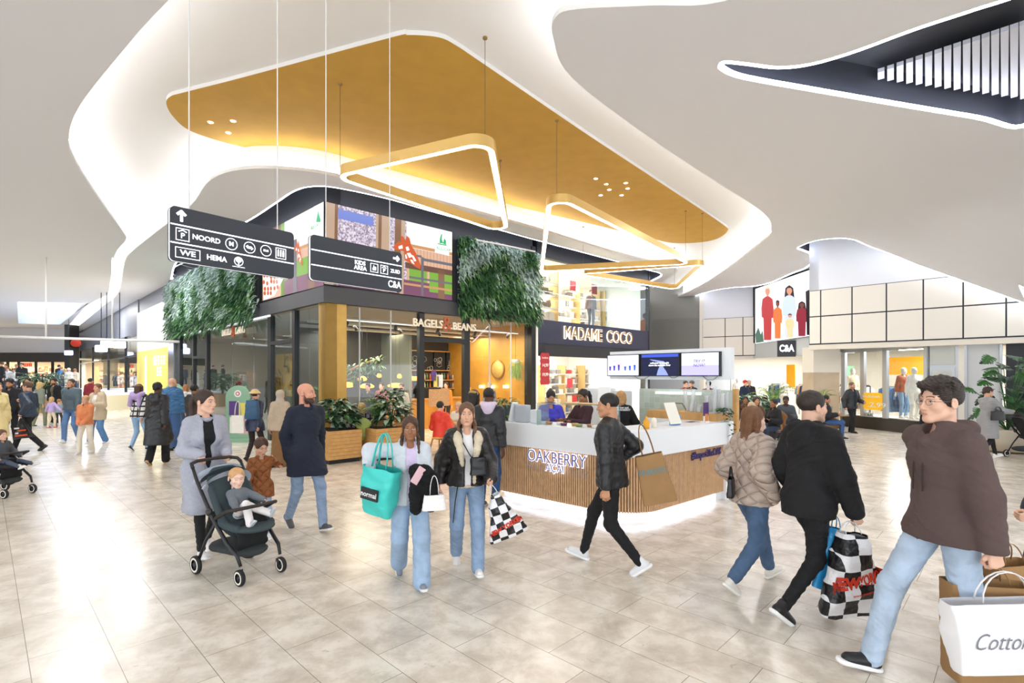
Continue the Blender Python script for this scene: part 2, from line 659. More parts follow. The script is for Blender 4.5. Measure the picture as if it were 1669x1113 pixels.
mb.add([(-62, -8, 0), (28, -8, 0), (28, 62, 0), (-62, 62, 0)], [(0, 1, 2, 3)])
mb.build('floor', fm, kind='structure')
# ---------------------------------------------------------------- corner building (cafe below, screens and green walls above)
FR = Fr(-4.47, 12.4, .7133, .7009)      # right facade, s from the corner to the right
FL = Fr(-4.47, 12.4, .7009, -.7133)     # left facade, s negative from the corner to the left
ZF = 3.62                                 # soffit of the dark band
SR1 = FR.sx(868)                          # cafe end on the right facade
SR2 = FR.sx(1058)                         # homeware shop end
SL1 = FL.sx(287)
up = MB()
up.box(0, SR1, 0, .4, ZF, 7.1, M=FR.M)
up.box(SL1, .0, 0, .4, ZF, 7.1, M=FL.M)
up.build('wall_facade', M_char, kind='structure')
ledge = MB()
ledge.box(-.0, SR1, -.07, 0, ZF, 4.0, M=FR.M)
ledge.box(SL1, .07, -.07, 0, ZF, 4.0, M=FL.M)
ledge.build('trim_6', mat('charcoal_ledge', '#45464c', .5), kind='structure')
soff = MB()
soff.box(0, SR1, -.06, 4.6, ZF-.02, ZF+.1, M=FR.M)
# gold corner column
M_gold = mat('gold_panel', '#c8a254', .42, .25, var=.05)
colm = MB()
s565, s522 = FR.sx(565), FL.sx(521)
colm.box(0, s565, 0, .35, 0, ZF, M=FR.M)
colm.box(s522, 0, 0, .3, 0, ZF, M=FL.M)
colm.build('column', M_gold, label='gold clad corner column of the cafe', cat='column')
colm = MB()
colm.box(SR1-.08, SR1+.12, -.03, .3, 0, ZF+2.6, M=FR.M)
colm.build('trim_7', M_black, kind='structure')
colm = MB()
colm.box(SR1+.12, SR1+.22, -.05, .25, 0, 6.0, M=FR.M)
colm.build('trim_8', M_white, kind='structure')
# interior shell of the cafe
DI = 4.6
M_in = mat('cafe_wall', '#c4a060', .7, var=.05)
ins = MB()
ins.box(1.2, SR1, DI, DI+.1, 0, ZF, M=FR.M)
ins.build('wall_cafe_back', mat('cafe_dark_wall', '#3b3a36', .7), kind='structure')
ins = MB()
ins.box(SR1-.02, SR1+.08, .1, DI, 0, ZF, M=FR.M)
ins.build('wall_cafe_side', mat('wood_veneer_gold', '#c9953f', .45, var=.08, vscale=4), kind='structure')
ins = MB()
ins.box(SL1, -2.8, DI-.4, DI-.3, 0, ZF, M=FL.M)
ins.box(SL1, SL1+.1, .1, DI-.4, 0, ZF, M=FL.M)
ins.build('wall_cafe_left', mat('cafe_green_wall', '#6f7468', .7), kind='structure')
ins = MB()
ins.add([FL.pt(SL1, .05, ZF-.01), FR.pt(0, .05, ZF-.01), FR.pt(SR1, .05, ZF-.01), FR.pt(SR1, 9, ZF-.01), FL.pt(SL1, 6, ZF-.01)], [(0, 1, 2, 3, 4)])
ins.build('ceiling_cafe', mat('cafe_ceiling', '#a39d92', .8), kind='structure')
for s, d in ((1.5, 1.6), (3.2, 1.4), (5.2, 1.5), (6.6, 2.5), (2.5, 3.4), (4.5, 3.6), (6.2, .7)):
 p = FR.pt(s, d, ZF-.35)
 fill_light(p.x, p.y, p.z, 24, 1.1, color=(1, .83, .6))
for s in (-1.6, -4, -6.5, -9, -12):
 p = FL.pt(s, 2, ZF-.35)
 fill_light(p.x, p.y, p.z, 26, 1.1, color=(1, .9, .75))
# glazing
M_gl = glass_mat('shop_glass', '#fbfdfd', .03)
M_glb = glass_mat('blue_shop_glass', '#e6f0f5', .10)
M_mul = mat('dark_mullion', '#1d1f22', .4)
n = 0
def pane(fr, s0, s1, z0, z1, m, name):
 mb = MB()
 mb.box(s0+.01, s1-.01, .06, .075, z0, z1, M=fr.M)
 return mb.build(name, m, kind='structure')
def mullion(fr, px0, px1, z0, z1, name):
 a, b_ = fr.sx(px0), fr.sx(px1)
 mb = MB()
 mb.box(min(a, b_), max(a, b_), .0, .14, z0, z1, M=fr.M)
 mb.build(name, M_mul, kind='structure')
k = 2
xs = [565, 588, 639, 688, 761, 800, 835, 862]
for i in range(len(xs)-1):
 z0 = 0.02
 if i == 3:
  z0 = 2.9      # the open doorway keeps only its overlight
 pane(FR, FR.sx(xs[i]), FR.sx(xs[i+1]), z0, ZF-.03, M_gl, 'window_%d' % k)
 k += 1
mullion(FR, 684, 692, 0, ZF-.02, 'trim_9')
mullion(FR, 757, 766, 0, ZF-.02, 'trim_10')
mb = MB()
mb.box(FR.sx(692), FR.sx(757), .0, .14, 2.82, 2.94, M=FR.M)
mb.build('trim_11', M_mul, kind='structure')
mb = MB()
for x in (588, 639, 800, 835):
 s = FR.sx(x)
 mb.box(s-.012, s+.012, .05, .085, 0, ZF-.03, M=FR.M)
mb.build('trim_12', mat('glass_joint', '#c8ccce', .3), kind='structure')
xs = [293, 313, 335, 375, 410, 440, 478, 500, 521]
for i in range(len(xs)-1):
 a, b_ = FL.sx(xs[i]), FL.sx(xs[i+1])
 pane(FL, a, b_, 0.02, ZF-.03, M_glb, 'window_%d' % k)
 k += 1
for j, (a, b_) in enumerate(((290, 293), (313, 315), (334, 337), (436, 441), (476, 480))):
 mullion(FL, a, b_, 0, ZF-.02, 'trim_%d' % (13+j))
mb = MB()
mb.box(FL.sx(441), FL.sx(478), .0, .14, 2.75, 2.85, M=FL.M)
mb.box(FL.sx(315), FL.sx(335), .0, .14, 2.55, 2.65, M=FL.M)
mb.build('trim_18', M_mul, kind='structure')
# white light line under the left ledge
mb = MB()
mb.box(FL.sx(300), FL.sx(441), -.02, .0, ZF-.05, ZF-.0, M=FL.M)
mb.build('trim_19', mat('white_reveal', '#f2f4f8', .5, emit=.6), kind='structure')
# ---------------------------------------------------------------- homeware shop: glazed upper floor, navy sign band, open front
M_navy = mat('navy_fascia', '#262b46', .45)
mb = MB()
mb.box(SR1+.22, SR2, 0, .3, 2.98, 3.8, M=FR.M)
mb.build('wall_sign_band', M_navy, kind='structure')
mb = MB()
mb.box(SR1+.22, SR2, 0.02, .2, 2.55, 2.98, M=FR.M)
mb.box(SR2-.06, SR2+.04, -.02, .4, 0, 6.6, M=FR.M)
mb.box(SR1+.22, SR2, .0, .2, 5.95, 7.1, M=FR.M)
mb.build('trim_20', mat('navy_dark_trim', '#23252c', .5), kind='structure')
pane(FR, SR1+.22, FR.sx(965), 3.8, 5.97, M_gl, 'window_30')
pane(FR, FR.sx(965), SR2-.05, 3.8, 5.97, M_glb, 'window_31')
mb = MB()
M_shopw = mat('shop_white_wall', '#f0ede4', .7)
mb.box(SR1+.3, SR2+2, 4.5, 4.6, 0, 6.3, M=FR.M)
mb.box(SR1+.25, SR1+.3, .3, 4.5, 0, 6.3, M=FR.M)
mb.box(SR2, SR2+.05, .3, 4.5, 0, 6.3, M=FR.M)
mb.build('wall_shop', M_shopw, kind='structure')
mb = MB()
mb.box(SR1+.22, SR2, .2, 4.5, 3.35, 3.75, M=FR.M)
mb.box(SR1+.22, SR2, .2, 4.5, 6.1, 6.2, M=FR.M)
mb.build('ceiling_shop', M_shopw, kind='structure')
for s in (8.6, 10.6, 12.6):
 for d in (1.2, 3):
  p = FR.pt(s, d, 3.3)
  fill_light(p.x, p.y, p.z, 40, .4, color=(1, .96, .9))
  fill_light(p.x, p.y, 6.05, 50, .4, color=(1, .95, .86))
# lower part: sides and doorway glass
pane(FR, SR1+.22, FR.sx(912), 0.02, 2.55, M_gl, 'window_32')
pane(FR, FR.sx(1010), SR2-.05, 0.02, 2.55, M_gl, 'window_33')
# ---------------------------------------------------------------- right-hand shops
FW = Fr(10.5, 18.3, .7009, -.7133)      # panelled upper wall on the right, s to the right
S0, S1 = FW.sx(1319), FW.sx(1669)+3.5
M_pan = mat('white_wall_panel', '#ebe6dd', .6)
M_joint = mat('panel_joint', '#22252f', .6)
zb, zm, zt = 2.97, 3.93, 4.85
mb = MB()
mb.box(S0, S1, 0, .3, 2.8, 7.1, M=FW.M)
mb.box(S0, S0+.3, 0, 5, 2.8, 7.1, M=FW.M)
mb.build('wall_right', mat('white_cladding', '#e8ebf2', .6), kind='structure')
mb = MB()
xv = [1319, 1338, 1389, 1445, 1505, 1570, 1640, 1716, 1800]
ss = [FW.sx(x) for x in xv]
for i in range(len(ss)-1):
 for za, zb_ in ((zb, zm), (zm, zt)):
  mb.box(ss[i]+.02, ss[i+1]-.02, -.03, .0, za+.02, zb_-.02, M=FW.M)
mb.build('wall_right_panels', M_pan, kind='structure')
mb = MB()
mb.box(S0, S1, -.012, .0, zb-.02, zt, M=FW.M)
mb.build('trim_21', M_joint, kind='structure')
mb = MB()
mb.box(S0, S1, -.02, .32, 2.78, 2.94, M=FW.M)
mb.build('trim_22', mat('cream_soffit', '#e4ddd0', .6), kind='structure')
# back run of panels behind the kiosk
FC = Fr(10.2, 27.6, .8670, -.4983)
sa, sb = FC.sx(1145), FC.sx(1231)
mb = MB()
mb.box(sa, sb, 0, .2, 2.9, 7.1, M=FC.M)
mb.build('wall_back_right', mat('white_cladding', '#e8ebf2', .6), kind='structure')
mb = MB()
xv = [sa, FC.sx(1182), FC.sx(1211), sb]
for i in range(3):
 for za, zb_ in ((2.92, 3.88), (3.92, 4.85)):
  mb.box(xv[i]+.02, xv[i+1]-.02, -.04, -.01, za, zb_, M=FC.M)
mb.build('wall_back_panels', M_pan, kind='structure')
mb = MB()
mb.box(sa, sb, -.02, 0, 2.88, 4.87, M=FC.M)
mb.build('trim_23', M_joint, kind='structure')
# grey shutter wall
mb = MB()
a, b_ = FC.sx(1062), FC.sx(1144)
mb.box(a-2.0, b_, .3, .5, 3.0, 7.1, M=FC.M)
for i in range(26):
 mb.box(a, b_, .26, .3, 3.0+i*.08, 3.055+i*.08, M=FC.M)
mb.build('wall_shutter', mat('grey_shutter', '#8b8b88', .4, .3), kind='structure')
mb = MB()
mb.box(a-2, sb, .15, .4, 2.7, 2.98, M=FC.M)
mb.box(b_-.12, b_+.1, -.02, .5, 0, 6.6, M=FC.M)
mb.build('trim_24', M_pan, kind='structure')
# store facade with the big screen
FS = Fr(12.6, 22.0, -.06, 1)            # runs away from the viewer; d negative faces left
FS2 = Fr(12.35, 26.4, .0568, -.9984)    # same plane, s towards the viewer, d into the store (+x)
s_l, s_r = FS2.sx(1231), FS2.sx(1340)
mb = MB()
mb.box(s_l-.2, s_r+1.5, 0, .3, 2.75, 7.1, M=FS2.M)
mb.build('wall_store', mat('grey_store_fascia', '#cfd3d3', .55), kind='structure')
mb = MB()
mb.box(s_l-.3, s_r+2, -.05, .32, 6.45, 6.75, M=FS2.M)
mb.build('trim_25', M_black, kind='structure')
# store interior
mb = MB()
mb.box(-3.2, 12, 7, 7.1, 0, 3.3, M=FS2.M)
mb.box(-3.2, -3.1, 0.3, 7, 0, 3.3, M=FS2.M)
mb.build('wall_store_back', M_shopw, kind='structure')
mb = MB()
mb.box(-3.2, 9.8, .32, 7, 3.15, 3.25, M=FS2.M)
mb.build('ceiling_store', mat('store_ceiling', '#6d6c68', .8), kind='structure')
for s in (-1, 2.2, 5, 7.8, 9.4):
 for d in (1.2, 3.6):
  p = FS2.pt(s, d, 3.1)
  fill_light(p.x, p.y, p.z, 45, .35, color=(1, .95, .88))
# marble pillar at the store corner
c0, c1 = fl(1326, 697), fl(1368, 697)
mb = MB()
mb.box(c0.x, c1.x, c0.y, c0.y+.7, 0, 1.98, 0)
mb.box(c0.x-.01, c1.x+.01, c0.y-.01, c0.y+.71, 1.98, 2.9, 1)
mb.build('column', [mat('beige_marble', '#cbb79c', .3, var=.08, vscale=2.5), mat('cream_render', '#e9e2d6', .6)], label='square beige marble pillar beside the clothes shop entrance', cat='column')
# shop window that turns away behind it
FV = Fr(*fl(1400, 697).xy, fl(1508, 709.5).x-fl(1400, 697).x, fl(1508, 709.5).y-fl(1400, 697).y)
sv0, sv1 = FV.sx(1372), FV.sx(1508)
mb = MB()
mb.box(sv0, sv1, -.05, .3, 0, .42, M=FV.M)
mb.build('baseboard_right', mat('black_granite', '#2a2622', .25), kind='structure')
mb = MB()
for x0, x1 in ((1372, 1378), (1403, 1409), (1439, 1446), (1506, 1512)):
 mb.box(FV.sx(x0), FV.sx(x1), -.03, .08, 0.3, 2.9, M=FV.M)
mb.box(sv0, sv1, -.03, .08, 2.72, 2.85, M=FV.M)
mb.build('trim_26', M_alu, kind='structure')
for i, (x0, x1) in enumerate(((1378, 1403), (1409, 1439), (1446, 1506))):
 pane(FV, FV.sx(x0), FV.sx(x1), .42, 2.72, M_gl, 'window_%d' % (34+i))
# grey door, blank panel and dark wall further right (under the panelled wall)
FD = Fr(*fl(1508, 709.5).xy, .7009, -.7133)
sd = [FD.sx(x) for x in (1512, 1562, 1572, 1634, 1641, 1780)]
mb = MB()
mb.box(sd[0]-.06, sd[1], .02, .12, 0, 2.95, M=FD.M)
mb.build('door_frame', M_alu, kind='structure')
mb = MB()
mb.box(sd[0]+.05, sd[1]-.08, -.02, .06, 0.02, 2.12, M=FD.M)
mb.box(sd[0]+.12, sd[1]-.15, -.03, -.01, .1, 2.02, 1, M=FD.M)
mb.box(sd[0]+.05, sd[1]-.08, -.01, .0, 2.2, 2.85, 1, M=FD.M)
mb.build('door_1', [M_alu, mat('door_panel_grey', '#c3c7c2', .4)], kind='structure')
mb = MB()
mb.box(sd[1], sd[2], -.06, .2, 0, 2.95, 1, M=FD.M)
mb.box(sd[2], sd[3], .0, .1, 0, 2.95, 0, M=FD.M)
mb.box(sd[2], sd[2]+.06, -.04, .1, 0, 2.95, 2, M=FD.M)
mb.box(sd[3]-.06, sd[3], -.04, .1, 0, 2.95, 2, M=FD.M)
mb.box(sd[2], sd[3], -.04, .1, 2.88, 2.95, 2, M=FD.M)
mb.build('wall_blank', [mat('pale_grey_panel', '#cfd2d6', .5), M_pan, M_alu], kind='structure')
mb = MB()
mb.box(sd[4]-.02, sd[5]+3, .02, .12, 0, 2.95, M=FD.M)
mb.build('wall_dark', mat('dark_grey_wall', '#24272d', .5), kind='structure')
# ---------------------------------------------------------------- left arcade beyond the cafe
sA = [FL.sx(x) for x in (287, 278, 225, 175, 130, 117)]
mb = MB()
mb.box(sA[1], sA[0], -.1, .4, 0, 6.4, M=FL.M)
mb.build('column', mat('polished_steel', '#b9bfc6', .22, .85), label='polished steel pier between the green wall and the white panel', cat='column')
mb = MB()
mb.box(sA[2], sA[1], -.05, .4, 0, 5.4, M=FL.M)
mb.build('wall_white_panel', mat('white_hoarding', '#e9ecef', .5), kind='structure')
mb = MB()
mb.box(sA[5], sA[2], 0, .4, 4.3, 7.1, M=FL.M)
mb.box(sA[2]-.1, sA[0], .05, .4, 5.4, 7.1, M=FL.M)
mb.build('wall_left_fascia', mat('grey_fascia', '#6e727c', .5), kind='structure')
xs = [225, 203, 175, 150, 130]
for i in range(4):
 pane(FL, FL.sx(xs[i+1]), FL.sx(xs[i]), .02, 4.3, M_gl, 'window_%d' % (40+i))
mb = MB()
for x in xs:
 s = FL.sx(x)
 mb.box(s-.06, s+.06, 0, .14, 0, 4.3, M=FL.M)
mb.box(sA[4], sA[2], 0, .1, 3.0, 3.08, M=FL.M)
mb.build('trim_27', M_mul, kind='structure')
mb = MB()
mb.box(sA[4], sA[1], 6, 6.1, 0, 4.4, M=FL.M)
mb.build('wall_left_shop_back', M_shopw, kind='structure')
mb = MB()
mb.box(sA[4], sA[1], .42, 6, 4.3, 4.4, M=FL.M)
mb.build('ceiling_left_shop', M_shopw, kind='structure')
for s in (sA[2]-3, sA[2]-9, sA[3]-6):
 p = FL.pt(s, 3, 4.2)
 fill_light(p.x, p.y, p.z, 170, .4, color=(1, .97, .92))
mb = MB()
mb.box(sA[5]-1.2, sA[4], -.3, .5, 0, 6.0, M=FL.M)
mb.build('column', mat('pale_stone', '#d8d6d2', .5), label='pale pier with a red logo far down the left arcade', cat='column')
# far shop at the end of the arcade
YF = 47.
xL, xR = (-40-CX)/FP*YF, (112-CX)/FP*YF
mb = MB()
mb.box(xL-8, xR, YF, YF+.3, 3.1, 3.95)
mb.build('wall_far_fascia', mat('dark_far_fascia', '#3a3836', .5), kind='structure')
mb = MB()
mb.box(xL-8, xR, YF+.3, YF+.5, 3.9, 7)
mb.build('wall_far_upper', M_ceil, kind='structure')
mb = MB()
mb.box(xL-8, xR, YF+6, YF+6.1, 0, 4.)
mb.build('wall_far_back', mat('warm_shop_wall', '#f0e2c8', .7), kind='structure')
mb = MB()
mb.box(xL-8, xR, YF+.3, YF+6, 3.4, 3.5)
mb.build('ceiling_far_shop', M_shopw, kind='structure')
for i in range(4):
 fill_light(xR-2-i*4, YF+2.5, 3.35, 190, .5, color=(1, .92, .78))
mb = MB()
for x in (12, 30, 58, 85, 108):
 X = (x-CX)/FP*YF
 mb.box(X-.1, X+.1, YF, YF+.1, 0, 3.1)
mb.build('trim_28', M_mul, kind='structure')
mb = MB()
mb.box((105-CX)/FP*44, (113-CX)/FP*44, 44, 45, 0, 6.2)
mb.build('column', mat('dark_bronze', '#33302e', .4), label='dark square pillar at the far end of the left arcade', cat='column')
# closing walls
mb = MB()
mb.box(-62, -61.8, -8, 62, 0, 7.2)
mb.build('wall_left', M_white, kind='structure')
mb = MB()
mb.box(-62, 28, 61.8, 62, 0, 7.2)
mb.build('wall_far', M_white, kind='structure')
# ---------------------------------------------------------------- helpers for pictures on screens and for plants
def emat(name, color, st=.62):
 if name in _m:
  return _m[name]
 m = mat(name, '#000000', .35, emit=st, ecol=color, spec=.3)
 m.diffuse_color = lin(color)
 return m
def fpoly(mb, fr, pts, d=0., mi=0, th=.0015):
 """flat shape on an upright plane, outline taken at its place on that plane"""
 vs = []
 for px, py in pts:
  s = fr.sx(px, d)
  vs.append(fr.pt(s, d, fr.z(py, s, d)))
 mb.add(vs, [list(range(len(vs)))], mi)
def leaf(mb, p, v, up, L, w, droop=.3, mi=0, seg=3):
 v = Vector(v).normalized()
 p = Vector(p)
 side = v.cross(Vector(up))
 if side.length < .05:
  side = v.cross(Vector((1, 0, .2)))
 side.normalize()
 vs, fs = [], []
 for i in range(seg+1):
  t = i/seg
  c = p+v*L*t+Vector((0, 0, -droop*L*t*t))
  ww = w*math.sin(PI*min(.999, .12+.88*t))**.7*.5 if i < seg else 0.001
  nrm = side.cross(v)
  vs += [c-side*ww+nrm*ww*.35, c, c+side*ww+nrm*ww*.35]
 for i in range(seg):
  a = i*3
  fs += [(a, a+1, a+4, a+3), (a+1, a+2, a+5, a+4)]
 mb.add(vs, fs, mi)
def frond(mb, p, az, L, rise, rnd, n=11, lw=.03, ll=.28, mi=0):
 p = Vector(p)
 d = Vector((math.cos(az), math.sin(az), 0))
 pts = []
 for i in range(n+1):
  t = i/n
  pts.append(p+d*L*t*(.45+.55*t)+Vector((0, 0, rise*(t*1.5-t*t*.95))))
 mb.tube(pts, [.012*(1-.8*i/n) for i in range(n+1)], 5, mi)
 for i in range(2, n+1):
  v = (pts[i]-pts[i-1]).normalized()
  sd = v.cross(Vector((0, 0, 1))).normalized()
  k = ll*math.sin(PI*(.15+.8*i/n))*rnd.uniform(.85, 1.1)
  for q in (1, -1):
   leaf(mb, pts[i], v*.75+sd*q*.8+Vector((0, 0, rnd.uniform(-.1, .15))), Vector((0, 0, 1)), k, lw, .35, mi+rnd.randint(0, 1), 3)
G = [mat('leaf_%s' % n, c, .45, var=.12, vscale=8) for n, c in (('deep_green', '#28502c'), ('mid_green', '#3f7038'), ('light_green', '#6f9a48'), ('silver_green', '#9db7a0'), ('lime_green', '#93b552'), ('dark_green', '#1c3826'))]
M_soil = mat('potting_soil', '#3a2c22', .9)
def palm(name, loc, h, rnd, label, n=12, group=None, cat='plant', L=.7, mats=None, parent=None):
 root = empty(name, loc, label, cat, group)
 mb = MB()
 l = Vector(loc)
 for i in range(n):
  az = 2*PI*i/n*2.4+rnd.uniform(-.3, .3)
  frond(mb, l+Vector((0, 0, .02)), az, L*rnd.uniform(.5, 1), h*rnd.uniform(.75, 1.25)*1.4, rnd, ll=.3*h, lw=.035)
 mb.build('fronds', mats or [G[1], G[2]], root)
 return root
def bushy(name, loc, h, r, n, rnd, label, mats, L=.2, w=.1, stems=6, group=None, droop=.4, cat='plant'):
 root = empty(name, loc, label, cat, group)
 l = Vector(loc)
 mb, sb = MB(), MB()
 for i in range(n):
  a, q = rnd.uniform(0, 2*PI), rnd.random()**.6
  z = h*rnd.uniform(.15, 1)
  rr = r*q*math.sin(PI*min(.95, .25+.6*z/h))
  p = l+Vector((rr*math.cos(a), rr*math.sin(a), z))
  v = Vector((math.cos(a), math.sin(a), rnd.uniform(-.3, .7)))
  leaf(mb, p, v, Vector((rnd.uniform(-.3, .3), rnd.uniform(-.3, .3), 1)), L*rnd.uniform(.7, 1.2), w*rnd.uniform(.8, 1.2), droop, rnd.randrange(len(mats)), 3)
 for i in range(stems):
  a = rnd.uniform(0, 2*PI)
  sb.tube([l, l+Vector((r*.2*math.cos(a), r*.2*math.sin(a), h*.4)), l+Vector((r*.5*math.cos(a), r*.5*math.sin(a), h*.8))], [.012, .01, .005], 5)
 mb.build('foliage', mats, root)
 sb.build('stems', G[1], root)
 return root
# ---------------------------------------------------------------- big screens on the corner building
def zoo_card(mb, fr, pts, d, g):
 fpoly(mb, fr, pts, d, g)
SCR = [emat('scr_stucco', '#b3a6b4', .75), emat('scr_post', '#7c5b43', .7), emat('scr_post_light', '#b09680', .7), emat('scr_sky', '#6f7fc0', .7), emat('scr_bright', '#e9ddd4', .8), emat('scr_straw', '#b98a5c', .7),
       emat('scr_giraffe', '#b3502c', .8), emat('scr_giraffe_white', '#f1e3d8', .85), emat('scr_rail', '#6d6a74', .6), emat('scr_beam', '#6a4a40', .6), emat('scr_foliage', '#6e9a38', .75), emat('scr_card', '#f6fbf8', .95),
       emat('scr_green', '#2f9a63', .8), emat('scr_wicker', '#c9a28c', .72), emat('scr_plum', '#7a4a66', .6), emat('scr_dark', '#3a3040', .5)]
# noise-textured stucco
nt = SCR[0].node_tree
tcn = nt.nodes.new('ShaderNodeTexCoord')
nzn = nt.nodes.new('ShaderNodeTexNoise')
nzn.inputs['Scale'].default_value = 22
nzn.inputs['Detail'].default_value = 6
crn = nt.nodes.new('ShaderNodeValToRGB')
crn.color_ramp.elements[0].position = .38
crn.color_ramp.elements[0].color = lin('#7a6c80')
crn.color_ramp.elements[1].position = .6
crn.color_ramp.elements[1].color = lin('#d2c8d4')
nt.links.new(tcn.outputs['Object'], nzn.inputs['Vector'])
nt.links.new(nzn.outputs['Fac'], crn.inputs[0])
nt.links.new(crn.outputs[0], nt.nodes['Principled BSDF'].inputs['Emission Color'])
def lerp2(q, u, v):
 """point in a picture quad: q = four pixel corners TL TR BR BL"""
 a = [q[0][i]+(q[1][i]-q[0][i])*u for i in (0, 1)]
 b_ = [q[3][i]+(q[2][i]-q[3][i])*u for i in (0, 1)]
 return (a[0]+(b_[0]-a[0])*v, a[1]+(b_[1]-a[1])*v)
def giraffe(mb, fr, f, d):
 """head with two horns, muzzle down; f maps local (x,y) to pixels"""
 H = [(.0, .45), (.22, .2), (.3, .3), (.28, 0), (.38, .04), (.46, .2), (.5, 0), (.6, .1), (.66, .38), (.82, .66), (1, 1.15), (.97, 1.3), (.82, 1.22), (.6, 1.05), (.42, .95), (.4, .6), (.1, .55)]
 fpoly(mb, fr, [f(x, y) for x, y in H], d, 6)
 for c in (((.2, .42), (.34, .36), (.36, .5), (.22, .52)), ((.46, .45), (.55, .42), (.6, .56), (.5, .6)), ((.5, .68), (.62, .66), (.7, .82), (.58, .86)), ((.66, .74), (.74, .78), (.84, .98), (.76, 1.0)), ((.62, .92), (.7, .95), (.78, 1.12), (.68, 1.06)), ((.44, .74), (.48, .72), (.52, .88), (.46, .9))):
  fpoly(mb, fr, [f(x, y) for x, y in c], d-.004, 7)
rt = empty('led_screen', FR.pt(FR.sx(633), -.05, 4.06), 'wide zoo advert screen with a giraffe head, on the right face of the corner', 'screen')
mb = MB()
mb.box(FR.sx(530)-.0, FR.sx(737), -.04, .0, 4.05, 6.04, M=FR.M)
mb.build('casing', M_black, rt)
mb = MB()
q = [(530.5, 328.6), (736.9, 378.2), (736.9, 489.7), (530.5, 462.6)]
D0 = -.045
def rect(u0, u1, v0, v1, mi, d, fr=FR, qq=q, sk=0.):
 fpoly(mb, fr, [lerp2(qq, u0, v0), lerp2(qq, u1, v0), lerp2(qq, u1+sk, v1), lerp2(qq, u0+sk, v1)], d, mi)
rect(0, 1, 0, 1, 0, D0)
rect(.64, 1, 0, 1, 4, D0-.004)
rect(0, .09, 0, 1, 2, D0-.006, sk=-.01)
rect(.075, .1, 0, 1, 1, D0-.007, sk=-.01)
rect(.1, .38, .05, .17, 3, D0-.006, sk=.0)
rect(.40, .51, 0, 1, 2, D0-.007, sk=-.01)
rect(.42, .445, 0, 1, 1, D0-.008, sk=-.01)
rect(.55, .63, 0, 1, 1, D0-.007, sk=-.015)
rect(.60, .63, 0, 1, 2, D0-.008, sk=-.015)
rect(.64, 1, .3, .345, 5, D0-.008)
rect(.64, 1, .35, .8, 13, D0-.006)
for i in range(14):
 rect(.645+i*.026, .650+i*.026, .35, .8, 5, D0-.008)
rect(.63, 1, .56, .64, 9, D0-.010)
rect(.1, 1, .8, 1, 14, D0-.007)
rect(.66, .80, .62, .8, 10, D0-.009)
rect(.82, 1, .62, .92, 10, D0-.009)
rect(.89, .94, .58, 1, 1, D0-.010)
rect(.62, 1, .84, .87, 5, D0-.011)
rect(.755, .775, .45, .99, 8, D0-.014)
rect(.62, .76, .43, .46, 8, D0-.014)
rect(.77, 1, .46, .5, 8, D0-.014)
rect(.66, 1, .74, .77, 8, D0-.014)
giraffe(mb, FR, lambda x, y: (640+x*46, 384+y*42), D0-.02)
fpoly(mb, FR, [(709, 375), (732, 380), (732, 417), (709, 411)], D0-.018, 11)
for c in ([(713, 398), (729, 401), (728, 399), (714, 396)], [(716, 396), (717, 388), (719, 381), (721, 382), (720, 390), (723, 397)], [(722, 397), (724, 388), (727, 392), (727, 399)]):
 fpoly(mb, FR, c, D0-.022, 12)
mb.build('picture', SCR, rt)
s = FR.sx(720.5)
text('BLIJDORP', .115, FR.T(s, D0-.03, FR.z(407, s)), SCR[12], 'lettering', rt, ext=.001, bold=.002)
rt = empty('led_screen', FL.pt(FL.sx(478), -.05, 4.06), 'zoo advert screen with giraffe neck, on the left face beside the larger green wall', 'screen')
mb = MB()
mb.box(FL.sx(428), -.0, -.04, .0, 4.05, 6.04, M=FL.M)
mb.build('casing', M_black, rt)
mb = MB()
q2 = [(428, 381.3), (527.4, 328.6), (527.4, 465), (428, 490)]
rr = lambda u0, u1, v0, v1, mi, d, sk=0.: rect(u0, u1, v0, v1, mi, d, FL, q2, sk)
rr(0, 1, 0, 1, 13, D0)
rr(0, .3, 0, .6, 1, D0-.004)
rr(.3, .36, 0, 1, 10, D0-.006)
rr(.36, 1, 0, .45, 4, D0-.005)
rr(.4, 1, .42, .46, 5, D0-.008)
rr(.3, 1, .7, 1, 14, D0-.006)
rr(.5, .56, .3, 1, 8, D0-.009)
rr(.35, .8, .58, .8, 10, D0-.008)
rr(.75, .85, .5, 1, 1, D0-.009)
fpoly(mb, FL, [(428, 440), (447, 430), (463, 452), (447, 482), (430, 489)], D0-.012, 7)
rnd = random.Random(4)
for i in range(6):
 for j in range(5):
  u, v = 431+i*5.2+rnd.uniform(-1, 1), 441+j*9.5+rnd.uniform(-2, 2)
  if u+(v-440)*.35 > 463 or v > 484-(u-430)*.5 or v < 437:
   continue
  P_ = [(u+2.1*math.cos(a), v+3.9*math.sin(a)) for a in (0.2, 1.3, 2.2, 3.3, 4.2, 5.3)]
  fpoly(mb, FL, P_, D0-.016, 6)
giraffe(mb, FL, lambda x, y: (479+x*14, 392+y*32), D0-.02)
fpoly(mb, FL, [(511, 337), (525.5, 330), (525.5, 374), (511, 378)], D0-.018, 11)
fpoly(mb, FL, [(515, 362), (517, 350), (519, 341), (520, 349), (523, 359), (522, 362)], D0-.022, 12)
mb.build('picture', SCR, rt)
s = FL.sx(518.5)
text('BLIJDORP', .11, FL.T(s, D0-.03, FL.z(370, s)), SCR[12], 'lettering', rt, ext=.001, bold=.002)
